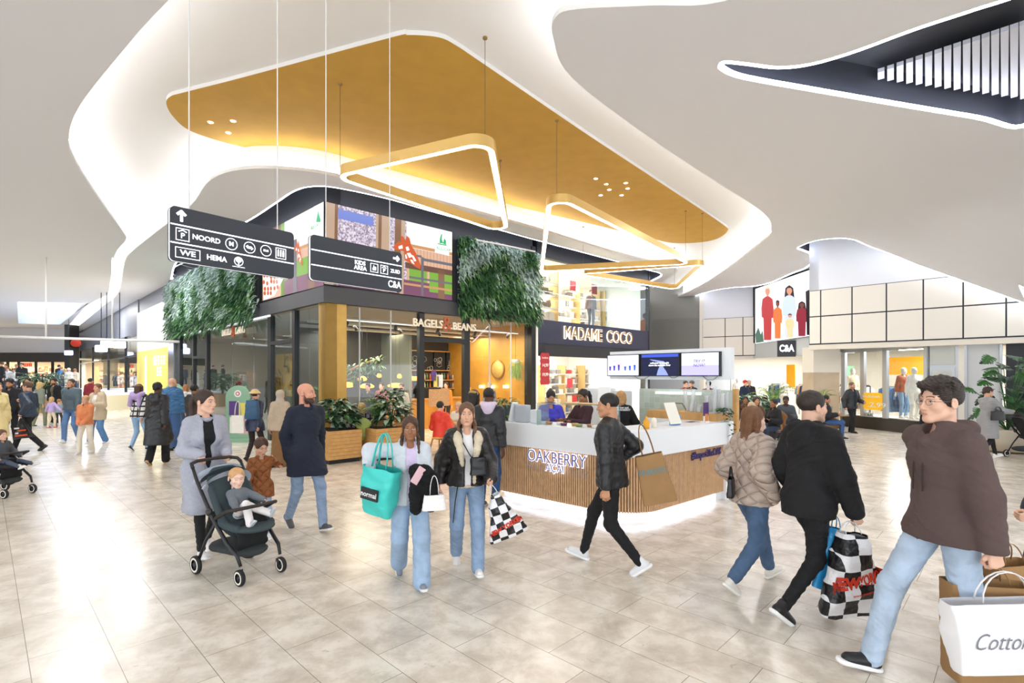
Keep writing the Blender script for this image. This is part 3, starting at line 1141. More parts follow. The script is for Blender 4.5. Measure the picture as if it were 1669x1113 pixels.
# green walls
rnd = random.Random(11)
def green_wall(fr, px0, px1, z0, z1, n, label, seed, name='green_wall'):
 rnd = random.Random(seed)
 s0, s1 = sorted((fr.sx(px0), fr.sx(px1)))
 root = empty(name, fr.pt((s0+s1)/2, -.1, z0), label, 'green wall')
 mb = MB()
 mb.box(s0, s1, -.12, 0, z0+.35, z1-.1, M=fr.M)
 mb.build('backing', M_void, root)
 mb = MB()
 from mathutils import noise as ns
 for i in range(n):
  s, z = rnd.uniform(s0-.02, s1+.02), z0+(z1-z0)*rnd.random()
  low = z < z0+.35+.25*ns.noise(Vector((s*2, 0, 3)))
  if low and rnd.random() < .45:
   continue
  p = fr.pt(s, -rnd.uniform(.08, .30), z)
  t = ns.noise(Vector((s*1.1+seed, z*1.2, 0)))+rnd.uniform(-.25, .25)+.3*(z-(z0+z1)/2)
  k = 3 if t > .08 else 0 if t < -.2 else 1 if t < .02 else (2 if rnd.random() < .5 else 5)
  if low:
   k = rnd.choice((0, 1, 5))
  v = -fr.n*rnd.uniform(.4, 1)+fr.u*rnd.uniform(-.8, .8)+Vector((0, 0, rnd.uniform(-.9, .5)))
  leaf(mb, p, v, Vector((rnd.uniform(-1, 1), rnd.uniform(-1, 1), 1)), rnd.uniform(.10, .22)*(1.3 if low else 1), rnd.uniform(.035, .075), rnd.uniform(.2, .9), k, 2)
 mb.build('foliage', GW, root)
 return root
GW = [mat('wall_leaf_%d' % i, c, .55, var=.15, vscale=8) for i, c in enumerate(('#3f6b45', '#5c8f52', '#86ad60', '#b9cfc8', '#a8c468', '#2e4f38'))]
green_wall(FL, 281, 427, 3.55, 5.95, 9500, 'large silvery green plant wall on the left face above the reflecting windows', 3)
green_wall(FR, 743, 872, 3.62, 5.95, 6500, 'smaller square green plant wall above the cafe name on the right face', 8)
# lamp arms before the green walls
for fr, lst, lb in ((FR, ((777, 391, 872, 410),), 'slim white picture light bar hanging before the smaller green wall'), (FL, ((262, 445, 300, 428),), 'slim white light bar at the far end of the larger green wall')):
 for x0, y0, x1, y1 in lst:
  a, b_ = fr.sx(x0, -.55), fr.sx(x1, -.55)
  rt = empty('picture_light', fr.pt((a+b_)/2, -.55, 5.5), lb, 'lamp')
  za, zb2 = fr.z(y0, a, -.55), fr.z(y1, b_, -.55)
  mb = MB()
  mb.tube([fr.pt(a, -.55, za), fr.pt(b_, -.55, zb2)], .025, 8)
  mb.build('light_bar', M_white, rt)
  for t in (.15, .85):
   mb = MB()
   mb.tube([fr.pt(a+(b_-a)*t, -.55, za+(zb2-za)*t), fr.pt(a+(b_-a)*t, .0, za+(zb2-za)*t-.1)], .012, 6)
   mb.build('bracket', M_white, rt)
# cafe names
M_cream = mat('cream_letters', '#e8dcc6', .5, emit=.12)
M_rust = mat('rust_ampersand', '#a5502a', .5, emit=.1)
M_gold_l = mat('gold_letters', '#a8804a', .3, .6)
def serif(s, size, T, m, nm, par, bold=.004, sx=1.):
 return text(s, size, T, m, nm, par, ext=.02, bold=bold, sx=sx)
s = FR.sx(724, -.1)
zc = FR.z(530, s, -.1)
rt = empty('shop_sign', FR.pt(s, -.1, zc), 'cream cafe name with rust ampersand over the open cafe door', 'sign')
serif('BAGELS', .30, FR.T(FR.sx(698, -.1), -.1, FR.z(527.5, FR.sx(698, -.1), -.1)), M_cream, 'lettering', rt)
serif('BEANS', .30, FR.T(FR.sx(757, -.1), -.1, FR.z(533.5, FR.sx(757, -.1), -.1)), M_cream, 'lettering', rt)
serif('&', .58, FR.T(FR.sx(728.5, -.12), -.12, FR.z(529, FR.sx(728.5, -.1), -.1)), M_rust, 'ampersand', rt, .0)
s = FL.sx(381, -.1)
rt = empty('shop_sign', FL.pt(s, -.1, FL.z(540, s, -.1)), 'pale cafe name on the left glass front under the larger green wall', 'sign')
serif('BAGELS', .30, FL.T(FL.sx(369.5, -.1), -.1, FL.z(542, FL.sx(369.5, -.1), -.1)), M_cream, 'lettering', rt)
serif('BEANS', .30, FL.T(FL.sx(391, -.1), -.1, FL.z(538.5, FL.sx(391, -.1), -.1)), M_cream, 'lettering', rt)
serif('&', .55, FL.T(FL.sx(380, -.12), -.12, FL.z(541, FL.sx(380, -.1), -.1)), M_rust, 'ampersand', rt, .0)
s = FR.sx(973, -.06)
rt = empty('shop_sign', FR.pt(s, -.06, 3.4), 'lit gold homeware shop name on the navy band', 'sign')
for t_, x_ in (('MADAME', 952), ('COCO', 1011)):
 ss_ = FR.sx(x_, -.06)
 serif(t_, .64, FR.T(ss_, -.06, 3.39), M_gold_l, 'lettering', rt, -.002, sx=.88 if t_ == 'MADAME' else .95)
 serif(t_, .64, FR.T(ss_, -.045, 3.39), mat('white_halo_letters', '#fff6e2', .5, emit=.9), 'lettering', rt, .014, sx=.88 if t_ == 'MADAME' else .95)
# ---------------------------------------------------------------- ring pendants
M_ringgold = mat('satin_gold', '#d9b36a', .35, .5)
def ring(vts, z, rad, label):
 P = []
 for i in range(3):
  a, v, b_ = Vector(vts[i-1]), Vector(vts[i]), Vector(vts[(i+1) % 3])
  e0, e1 = (a-v).normalized(), (b_-v).normalized()
  ang = e0.angle(e1)
  t = rad/math.tan(ang/2)
  c = v+(e0+e1).normalized()*(rad/math.sin(ang/2))
  p0, p1 = v+e0*t, v+e1*t
  a0, a1 = math.atan2(*(p0-c).yx), math.atan2(*(p1-c).yx)
  dd = (a1-a0+PI) % (2*PI)-PI
  for j in range(9):
   q_ = a0+dd*j/8
   P.append((c.x+rad*math.cos(q_), c.y+rad*math.sin(q_)))
 A = sum(P[i][0]*P[(i+1) % len(P)][1]-P[(i+1) % len(P)][0]*P[i][1] for i in range(len(P)))
 inn = offset_poly(P, -.10)
 root = empty('ring_pendant', (sum(p[0] for p in P)/len(P), sum(p[1] for p in P)/len(P), z), label, 'lamp', 'triangular gold ring pendants')
 mb = MB()
 f0, f1 = (lambda x, y: z), (lambda x, y: z+.17)
 ribbon(mb, P, P, f0, f1)
 ribbon(mb, inn, inn, f0, f1)
 ribbon(mb, P, inn, f1, f1)
 mb.build('frame', M_ringgold, root)
 mb = MB()
 ribbon(mb, offset_poly(P, -.008), offset_poly(inn, .008), lambda x, y: z+.004, lambda x, y: z+.004)
 mb.build('light_strip', mat('pendant_led', '#fff8ee', emit=11, ecol='#fff6ea'), root)
 for i in (4, 13, 22):
  p = P[i % len(P)]
  mb = MB()
  mb.tube([(p[0], p[1], z+.17), (p[0], p[1], ZR-.07)], .004, 5)
  wo = mb.build('wire', mat('thin_wire', '#6b5a3a', .4, .6), root)
  mb = MB()
  mb.lathe([(0.001, ZR-.095), (.035, ZR-.095), (.035, ZR-.07)], 12, M=Matrix.Translation((p[0], p[1], 0)))
  mb.build('ceiling_rose', mat('rose_metal', '#8a6a30', .5), wo)
hp = 5.2
def ch(px, py, h=hp):
 Y = (h-HC)*FP/(CY-py)
 return ((px-CX)/FP*Y, Y)
ring([ch(537, 288), ch(803, 228), ch(831, 385)], hp, .28, 'largest triangular gold ring lamp, hanging before the zoo screen')
ring([ch(893, 312), ch(1128, 431), ch(880, 443)], hp, .28, 'middle triangular gold ring lamp before the homeware shop windows')
ring([ch(938, 447), ch(1152, 431), ch(1103, 473)], hp, .25, 'rearmost triangular gold ring lamp, lowest in the photo')
# recessed spots in the ochre field
M_spot = mat('spot_led', '#ffffff', emit=12)
for i, (px, py) in enumerate(((343, 199), (380, 197), (372, 216), (971, 291), (988, 300), (993, 309), (1020, 298), (1023, 307), (1013, 318), (979, 318))):
 x, y = ch(px, py, ZR-.07)
 mb = MB()
 mb.lathe([(.001, 0), (.045, 0)], 14, M=Matrix.Translation((x, y, ZR-.078)))
 mb.lathe([(.045, 0), (.058, 0), (.058, .006)], 14, 1, M=Matrix.Translation((x, y, ZR-.078)))
 mb.build('ceiling_spot', [M_spot, M_white], label='%s ceiling spot of the %s of the ochre ceiling' % (('leftmost', 'rightmost', 'lowest')[i] if i < 3 else ('topmost left', 'second highest left', 'middle left', 'topmost right', 'middle right', 'lowest right', 'lowest left')[i-3], 'three at the left tip' if i < 3 else 'seven near the right end'), cat='ceiling light', group='spots at the left tip' if i < 3 else 'spots at the right end')
# ---------------------------------------------------------------- hanging direction signs
M_sign = mat('anthracite_sign', '#2f333b', .45)
M_sw = mat('sign_white', '#ffffff', emit=1.1, ecol='#f4f6ff')
def dir_sign(p_left, p_right, z0, z1, label, draw, wires, place):
 K = .78        # drawn at full size, hung at 78 %
 fr = Fr(p_left[0], p_left[1], p_right[0]-p_left[0], p_right[1]-p_left[1])
 L = math.hypot(p_right[0]-p_left[0], p_right[1]-p_left[1])
 root = empty('direction_sign', fr.pt(L/2, 0, z0), label, 'sign')
 mb = MB()
 r = .05
 def rr_poly(m):
  P = []
  for cx, cz, a0 in ((L-r-m, z1-r-m, 0), (r+m, z1-r-m, 90), (r+m, z0+r+m, 180), (L-r-m, z0+r+m, 270)):
   for j in range(5):
    a = R(a0+j*22.5)
    P.append((cx+r*math.cos(a), cz+r*math.sin(a)))
  return P
 T = Matrix(((fr.u.x, 0, -fr.n.x, fr.o.x), (fr.u.y, 0, -fr.n.y, fr.o.y), (0, 1, 0, 0), (0, 0, 0, 1)))
 mb.prism(rr_poly(0), -.015, .015, M=T)
 mb.build('panel', M_sign, root)
 mb = MB()
 mb.prism(rr_poly(.004), -.05, -.015, M=T)
 mb.build('light_edge', M_sw, root)
 mb = MB()
 mb.prism(rr_poly(0), -.07, -.05, M=T)
 mb.build('back_panel', M_sign, root)
 h = (z1-z0)/3
 mb = MB()
 for k in (1, 2):
  mb.box(0, L, -.0165, -.015, z1-h*k-.007, z1-h*k+.007, M=fr.M)
 mb.build('divider', M_sw, root)
 draw(fr, L, z1, h, root)
 root.matrix_basis = Matrix.Translation(place) @ Matrix.Scale(K, 4)
 for t in wires:
  mb = MB()
  p = Vector(place)+(fr.u*(t-.5)*L+fr.n*.03)*K+Vector((0, 0, (z1-z0)*K))
  mb.tube([p, Vector((p.x, p.y, ZR))], .0055, 6)
  mb.build('suspension_rod', mat('white_rod', '#e8e8e8', .4), root)
def frame_rect(mb, fr, x, z, w, h, t=.007, d=-.018):
 mb.box(x-w/2, x+w/2, d, d+.003, z+h/2-t, z+h/2, M=fr.M)
 mb.box(x-w/2, x+w/2, d, d+.003, z-h/2, z-h/2+t, M=fr.M)
 mb.box(x-w/2, x-w/2+t, d, d+.003, z-h/2, z+h/2, M=fr.M)
 mb.box(x+w/2-t, x+w/2, d, d+.003, z-h/2, z+h/2, M=fr.M)
def ring2(mb, fr, x, z, r, t=.008, d=-.018, n=24):
 vs = []
 for j in range(n):
  a = 2*PI*j/n
  for q_ in (r, r-t):
   vs.append(fr.pt(x+q_*math.cos(a), d, z+q_*math.sin(a)))
 mb.add(vs, [(2*j, 2*j+1, (2*j+3) % (2*n), (2*j+2) % (2*n)) for j in range(n)])
def arrow(mb, fr, x, z, s, up):
 def seg(a, b_, w):
  a, b_ = Vector(a), Vector(b_)
  u = (b_-a).normalized()
  n_ = Vector((-u.y, u.x))*w/2
  mb.add([fr.pt(x+q_.x, -.018, z+q_.y) for q_ in (a+n_, a-n_, b_-n_, b_+n_)], [(0, 1, 2, 3)])
 if up:
  seg((0, -s), (0, s), .03)
  seg((-.72*s, .2*s), (0.1*s, s), .03)
  seg((.72*s, .2*s), (-.1*s, s), .03)
 else:
  seg((-s, 0), (s, 0), .03)
  seg((.2*s, .72*s), (s, -.1*s), .03)
  seg((.2*s, -.72*s), (s, .1*s), .03)
def draw1(fr, L, z1, h, root):
 mb = MB()
 k = L/937
 X = lambda px: (px-90)*k
 za, zb2, zc2 = z1-h/2, z1-1.5*h, z1-2.5*h
 arrow(mb, fr, X(160), za-.0, .062, True)
 frame_rect(mb, fr, X(168), zb2, .14, .14)
 ring2(mb, fr, X(510), zb2, .072)
 ring2(mb, fr, X(650), zb2, .072)
 ring2(mb, fr, X(783), zb2, .072)
 frame_rect(mb, fr, X(910), zb2, .14, .14)
 frame_rect(mb, fr, X(203), zc2, .26, .12)
 for i, x in enumerate((-.035, 0, .035)):
  mb.box(X(910)+x-.01, X(910)+x+.01, -.018, -.015, zb2-.04, zb2+.025, M=fr.M)
  mb.add([fr.pt(X(910)+x+.011*math.cos(a*PI/4), -.018, zb2+.038+.011*math.sin(a*PI/4)) for a in range(8)], [list(range(8))])
 for q_ in (1, -1):
  mb.add([fr.pt(X(650)+a, -.018, zb2+b_) for a, b_ in ((-.05*q_, .008*q_), (-.02*q_, .03*q_), (-.02*q_, .015*q_), (.03*q_, .015*q_), (.03*q_, .002*q_), (-.02*q_, .002*q_), (-.02*q_, -.012*q_))], [list(range(7))])
 # tree in a circle
 ring2(mb, fr, X(565), zc2+.01, .055)
 mb.box(X(565)-.006, X(565)+.006, -.018, -.015, zc2-.045, zc2+.01, M=fr.M)
 mb.add([fr.pt(X(565)+.036*math.cos(a*PI/6), -.018, zc2+.024+.028*math.sin(a*PI/6)) for a in range(12)], [list(range(12))])
 mb.box(X(565)-.075, X(565)+.075, -.018, -.015, zc2-.062, zc2-.056, M=fr.M)
 mb.add([fr.pt(X(168)+a, -.018, zb2+b_) for a, b_ in ((-.045, .035), (0, .058), (.045, .035), (.04, .025), (0, .045), (-.04, .025))], [list(range(6))])
 mb.build('pictogram', M_sw, root)
 for s_, x, z, sz in (('P', 168, zb2-.015, .085), ('NOORD', 330, zb2, .082), ('M', 510, zb2, .075), ('BUS', 783, zb2, .038), ('WE', 203, zc2, .085), ('HEMA', 402, zc2, .085)):
  text(s_, sz, fr.T(X(x), -.018, z), M_sw, 'lettering', root, ext=.001, bold=.0012 if sz > .06 else .0004, sx=1.25 if s_ == 'WE' else 1.)
def draw2(fr, L, z1, h, root):
 mb = MB()
 k = L/617
 X = lambda px: (px-110)*k
 za, zb2, zc2 = z1-h/2, z1-1.5*h, z1-2.5*h
 arrow(mb, fr, X(682), za, .055, False)
 frame_rect(mb, fr, X(520), zb2, .13, .13)
 frame_rect(mb, fr, X(592), zb2, .13, .13)
 mb.box(X(520)-.03, X(520)+.03, -.018, -.015, zb2-.035, zb2, M=fr.M)
 mb.box(X(520)-.015, X(520)-.003, -.018, -.015, zb2, zb2+.035, M=fr.M)
 mb.box(X(520)+.008, X(520)+.03, -.018, -.015, zb2, zb2+.018, M=fr.M)
 mb.add([fr.pt(X(592)+a, -.018, zb2+b_) for a, b_ in ((-.04, .03), (0, .052), (.04, .03), (.036, .02), (0, .04), (-.036, .02))], [list(range(6))])
 mb.build('pictogram', M_sw, root)
 for s_, x, z, sz in (('KIDS', 420, zb2+.035, .085), ('AREA', 422, zb2-.04, .085), ('P', 592, zb2-.015, .08), ('ZUID', 676, zb2, .075), ('C&A', 670, zc2, .15)):
  text(s_, sz, fr.T(X(x), -.018, z), M_sw, 'lettering', root, ext=.001, bold=.0014, sx=.8 if s_ == 'C&A' else 1)
dir_sign((-3.84, 5.82), (-2.945, 6.98), 3.165, 3.785, 'hanging sign with an up arrow and NOORD, left of the two', draw1, (.14, .86), (-2.646, 4.992, 2.880))
dir_sign((-2.75, 7.08), (-1.75, 8.19), 3.18, 3.80, 'hanging sign with a right arrow and ZUID, right of the two', draw2, (.16, .87), (-1.755, 5.955, 2.892))
# ---------------------------------------------------------------- kiosk
A_, V_, B_ = Vector((-.23, 7.86)), Vector((1.48, 6.30)), Vector((3.30, 7.87))
def kpath(off, n=10, rad=.62, ext=0.):
 """counter front line moved inwards by off"""
 e0, e1 = (V_-A_).normalized(), (B_-V_).normalized()
 n0, n1 = Vector((-e0.y, e0.x)), Vector((-e1.y, e1.x))
 half = math.acos(max(-1, min(1, (-e0).dot(e1))))/2
 bis = (e1-e0).normalized()
 c = V_+bis*(rad/math.sin(half))
 t = rad/math.tan(half)
 r = rad-off
 P = [A_+n0*off]
 s0 = math.atan2(-n0.y, -n0.x)
 s1 = math.atan2(-n1.y, -n1.x)
 dd = (s1-s0+PI) % (2*PI)-PI
 for j in range(n+1):
  a = s0+dd*j/n
  P.append(c+Vector((math.cos(a), math.sin(a)))*r)
 P.append(B_+n1*off)
 return P
def band(mb, P, Q, z0, z1, mi=0):
 n = len(P)
 vs = [(p.x, p.y, z) for z in (z0, z1) for p in P]+[(p.x, p.y, z) for z in (z0, z1) for p in Q]
 for i in range(n-1):
  for q_ in ((i, i+1, n+i+1, n+i), (2*n+i+1, 2*n+i, 3*n+i, 3*n+i+1), (n+i, n+i+1, 3*n+i+1, 3*n+i), (i+1, i, 2*n+i, 2*n+i+1)):
   mb.add(vs, [q_], mi) if False else None
 fs = []
 for i in range(n-1):
  fs += [(i, i+1, n+i+1, n+i), (2*n+i+1, 2*n+i, 3*n+i, 3*n+i+1), (n+i, n+i+1, 3*n+i+1, 3*n+i), (i+1, i, 2*n+i, 2*n+i+1)]
 fs += [(0, n, 3*n, 2*n), (n-1, 3*n-1, 4*n-1, 2*n-1)]
 mb.add(vs, fs, mi)
kio = empty('kiosk', (1.5, 8.0, 0), 'corner kiosk counter with white band over pale wood slats', 'kiosk')
M_cor = mat('white_solid_surface', '#eceff3', .3)
M_slat = mat('slat_oak', '#cfa67c', .55, var=.12, vscale=14)
mb = MB()
band(mb, kpath(0), kpath(.42), .84, 1.17)
mb.build('counter_band', M_cor, kio)
mb = MB()
band(mb, kpath(.42), kpath(.75), 1.13, 1.15)
mb.build('worktop', M_cor, kio)
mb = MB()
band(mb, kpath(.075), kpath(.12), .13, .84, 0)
mb.build('backing_board', mat('slat_backing_oak', '#a47c56', .7), kio)  # board behind the slats, in a darker oak tone than theirs
mb = MB()
P = kpath(.06, 26)
acc = 0
for i in range(len(P)-1):
 a, b_ = P[i], P[i+1]
 L = (b_-a).length
 u = (b_-a)/L
 n_ = Vector((-u.y, u.x))
 t = acc
 while t < L:
  c = a+u*t
  M = Matrix(((u.x, n_.x, 0, c.x), (u.y, n_.y, 0, c.y), (0, 0, 1, 0), (0, 0, 0, 1)))
  mb.box(-.011, .011, -.018, .015, .125, .84, M=M)
  t += .036
 acc = t-L
mb.build('wood_slats', M_slat, kio)
mb = MB()
band(mb, kpath(.16), kpath(.2), 0, .13)
mb.build('plinth', mat('white_plinth', '#e6eaf0', .4), kio)
mb = MB()
band(mb, kpath(.10), kpath(.135), .105, .122)
mb.build('plinth_light', mat('kiosk_led', '#eef3ff', emit=3.5, ecol='#e6eeff'), kio)
FK1 = Fr(A_.x, A_.y, V_.x-A_.x, V_.y-A_.y)
FK2 = Fr(V_.x, V_.y, B_.x-V_.x, B_.y-V_.y)
LK1, LK2 = (V_-A_).length, (B_-V_).length
mb = MB()
mb.box(LK2-.10, LK2+.13, -.0, .5, 0, 1.17, M=FK2.M)
mb.build('end_panel', M_cor, kio)
mb = MB()   # inner carcass so the counter is not hollow from behind
band(mb, kpath(.42), kpath(.46), .0, 1.13)
mb.build('inner_panel', M_cor, kio)
# lettering on the kiosk
M_purp = mat('purple_letters', '#3a2a68', .5)
M_glow = mat('backlit_letters', '#ffffff', emit=.9, ecol='#f2f4ff')
for t_, px, py, sz, sx_ in (('OAKBERRY', 904, 748, .235, .86), ('AÇAI', 903, 764, .15, .95)):
 s = FK1.sx(px, -.03)
 z = FK1.z(py, s, -.03)
 text(t_, sz, FK1.T(s, -.012, z), M_glow, 'lettering', kio, ext=.004, bold=.007, sx=sx_, label='white glowing letter edge')
 text(t_, sz, FK1.T(s, -.02, z), mat('lilac_letters', '#6c66b0', .5), 'lettering', kio, ext=.003, bold=-.001, sx=sx_, label='lilac kiosk name')
s = FK2.sx(1151, .03)
text('#RespectTheOAK', .15, FK2.T(s, .018, FK2.z(739, s, .03)), M_purp, 'lettering', kio, ext=.008, bold=.001, sx=.74, label='dark purple hashtag')
mb = MB()
s0, s1 = FK1.sx(858, -.05), FK1.sx(957, -.05)
mb.box(s0, s1, -.05, -.045, FK1.z(785, s1, -.05)+.03, FK1.z(733, s0, -.05), M=FK1.M)
mb.build('acrylic_plate', glass_mat('clear_acrylic', '#fbfcff', .05), kio)
mb = MB()
for s in (s0+.03, s1-.03):
 for z in (.60, .80):
  mb.tube([FK1.pt(s, -.06, z), FK1.pt(s, 0, z)], .008, 8)
mb.build('standoff', M_alu, kio)
# tiled partition and its screens
FT = Fr(3.43, 8.05, .7, -.713)
FT = Fr(3.43-.7*1.66, 8.05+.713*1.66, .7, -.713)
LT = 1.66
tm = bpy.data.materials.new('sage_tiles')
tm.use_nodes = True
N, L_ = tm.node_tree.nodes, tm.node_tree.links
bb = N['Principled BSDF']
bb.inputs['Roughness'].default_value = .2
brk = N.new('ShaderNodeTexBrick')
brk.offset = 0
brk.inputs['Scale'].default_value = 1
brk.inputs['Brick Width'].default_value = .1
brk.inputs['Row Height'].default_value = .1
brk.inputs['Mortar Size'].default_value = .0025
brk.inputs['Color1'].default_value = lin('#aebdb2')
brk.inputs['Color2'].default_value = lin('#bccac0')
brk.inputs['Mortar'].default_value = lin('#c9cfc9')
tcc = N.new('ShaderNodeTexCoord')
mpp = N.new('ShaderNodeMapping')
mpp.inputs['Rotation'].default_value = (PI/2, 0, 0)
L_.new(tcc.outputs['Object'], mpp.inputs[0])
L_.new(mpp.outputs[0], brk.inputs[0])
L_.new(brk.outputs[0], bb.inputs['Base Color'])
pr = empty('partition', FT.pt(LT/2, .05, 0), 'waist to head high sage green tiled partition behind the kiosk counter', 'partition')
mb = MB()
mb.box(0, LT, 0, .08, 0, 1.64)
o = mb.build('tiled_panel', tm, None, M=FT.M)
o.parent = pr
o.matrix_parent_inverse = mw(pr).inverted()
mb = MB()
mb.box(LT, LT+.06, -.01, .09, 0, 1.66, M=FT.M)
mb.build('oak_edge', M_oak, pr)
mb = MB()
mb.box(.35, 1.15, -.06, 0, 1.555, 1.595, M=FT.M)
mb.build('strip_lamp', mat('grey_white_lamp', '#f2f4f4', .4, emit=.4), pr)
FB = Fr(1.87, 9.9, 3.45-1.87, 8.3-9.9)
LB = math.hypot(1.58, 1.6)
bdm = empty('menu_board', FB.pt(LB/2, 0, 1.8), 'white overhead board carrying three menu screens above the kiosk', 'sign')
mb = MB()
mb.box(0, LB+.06, 0, .12, 1.80, 2.32, M=FB.M)
mb.build('board', M_cor, bdm)
for q_ in (.75, 1.9):
 mb = MB()
 p = FB.pt(q_, .06, 0)
 mb.tube([(p.x, p.y, 0), (p.x, p.y, 1.80)], .022, 10)
 mb.build('post', M_cor, bdm)
scrs = [(FB.sx(992), FB.sx(1046)), (FB.sx(1047), FB.sx(1111)), (FB.sx(1111.5), FB.sx(1177))]
zs0, zs1 = 1.86, 2.26
SM = [emat('menu_white', '#e8ecff', .85), emat('menu_navy', '#141b45', .6), emat('menu_blue', '#3c55c8', .8), emat('menu_violet', '#4a2fb0', .8), emat('menu_lilac', '#b6b0f0', .85), emat('menu_ltext', '#ffffff', 1.0), emat('menu_river', '#8f9ce0', .8), emat('menu_magenta', '#b03fc0', .8)]
lab = ('left screen with rows of small cups', 'middle dark screen with a river', 'right screen reading TRY IT NOW')
for i, (a, b_) in enumerate(scrs):
 mb = MB()
 mb.box(a+.005, b_-.005, -.06, 0, zs0, zs1, M=FB.M)
 sr = mb.build('screen', M_black, bdm, label=lab[i])
 mb = MB()
 a2, b2 = a+.025, b_-.03
 def Q(u0, u1, v0, v1, mi, d=-.0625, shear=0):
  mb.add([FB.pt(a2+(b2-a2)*u, d, zs1-.015-(zs1-zs0-.03)*v) for u, v in ((u0, v0), (u1, v0), (u1+shear, v1), (u0+shear, v1))], [(0, 1, 2, 3)], mi)
 if i == 0:
  Q(0, 1, 0, 1, 0)
  Q(.42, .6, .16, .175, 4, -.064)
  for j, (x, hh) in enumerate(((.08, .18), (.22, .22), (.37, .27), (.58, .17), (.73, .2), (.88, .24))):
   y0 = .76
   mb.add([FB.pt(a2+(b2-a2)*u, -.064, zs1-.015-(zs1-zs0-.03)*v) for u, v in ((x-.035, y0-hh), (x+.035, y0-hh), (x+.024, y0), (x-.024, y0))], [(0, 1, 2, 3)], 3 if j < 3 else 2)
   Q(x-.036, x+.036, y0-hh-.035, y0-hh, 7 if j == 2 else 2, -.0645)
  mb.build('picture', SM, sr)
  for t_, x in (('BOWLS', .25), ('SMOOTHIES', .75)):
   text(t_, .028, FB.T(a2+(b2-a2)*x, -.065, zs1-.12), SM[2], 'lettering', sr, ext=.0005)
 elif i == 1:
  Q(0, 1, 0, 1, 1)
  Q(0, 1, 0, .14, 2, -.064)
  mb.add([FB.pt(a2+(b2-a2)*u, -.065, zs1-.015-(zs1-zs0-.03)*v) for u, v in ((.22, .24), (.35, .26), (.62, .34), (.66, .45), (.6, .6), (.68, .8), (.74, 1), (.42, 1), (.46, .75), (.52, .5), (.5, .4), (.3, .3))], [list(range(12))], 6)
  mb.build('picture', SM, sr)
  for t_, z in (('collected & brought', 2.09), ('down the amazon river', 2.05)):
   text(t_, .045, FB.T((a2+b2)/2, -.067, z), SM[5], 'lettering', sr, ext=.0005, bold=.001)
 else:
  Q(0, 1, 0, 1, 0)
  Q(0, 1, .55, 1, 4, -.064)
  mb.build('picture', SM, sr)
  for t_, z in (('TRY IT', 2.105), ('NOW!', 2.04)):
   text(t_, .07, FB.T(a2+(b2-a2)*.48, -.067, z), SM[3], 'lettering', sr, ext=.0005, bold=.001, shear=.25)
mb = MB()
for x0, x1, dz in ((.55, .85, .05), (1.25, 1.4, .03), (1.85, 2.1, .06)):
 mb.tube([FB.pt(x0, -.02, 1.86), FB.pt((x0*.7+x1*.3), -.02, 1.86-dz), FB.pt((x0*.3+x1*.7), -.02, 1.86-dz), FB.pt(x1, -.02, 1.86)], .004, 5)
mb.build('cable', M_black, bdm)
# blue lit drinks cooler on the left end of the kiosk
fr_ = Fr(A_.x-.30, A_.y+.02, .7, -.64)
cool = empty('drinks_cooler', (A_.x-.15, A_.y+.1, 0), 'light blue drinks cooler at the left end', parent=kio)
M_lb = mat('light_blue_lacquer', '#a9d0e2', .35)
mb = MB()
x0, x1 = FK1.sx(806), .02
mb.box(x0, x0+.03, 0, .5, .3, 1.13, M=FK1.M)
mb.box(x1-.03, x1, 0, .5, .3, 1.13, M=FK1.M)
mb.box(x0, x1, 0, .5, 1.10, 1.17, M=FK1.M)
mb.box(x0, x1, 0, .5, .12, .33, M=FK1.M)
mb.box(x0, x1, .45, .5, .12, 1.13, M=FK1.M)
mb.build('cabinet', M_lb, cool)
mb = MB()
for z in (.58, .84):
 mb.box(x0+.03, x1-.03, .03, .45, z, z+.012, M=FK1.M)
mb.build('shelf', mat('lit_shelf', '#e8f6ff', .3, emit=.7, ecol='#dff2ff'), cool)
n_ = 0
for z in (.33, .592, .852):
 for j in range(2):
  mb = MB()
  p = FK1.pt(x0+.08+j*.09, .08, 0)
  mb.lathe([(.001, z), (.028, z), (.03, z+.01), (.03, z+.1), (.025, z+.115), (.001, z+.115)], 14, M=Matrix.Translation(p))
  mb.build('drink_can', [mat('can_%d' % (n_ % 3), ('#c8452f', '#5a3f8e', '#2f5fa8')[n_ % 3], .3, .4)], label=('red', 'purple', 'blue')[n_ % 3]+' drink can on the '+('lowest', 'middle', 'top')[n_//2]+' shelf of the light blue cooler', cat='can', group='cans in the light blue cooler')
  n_ += 1
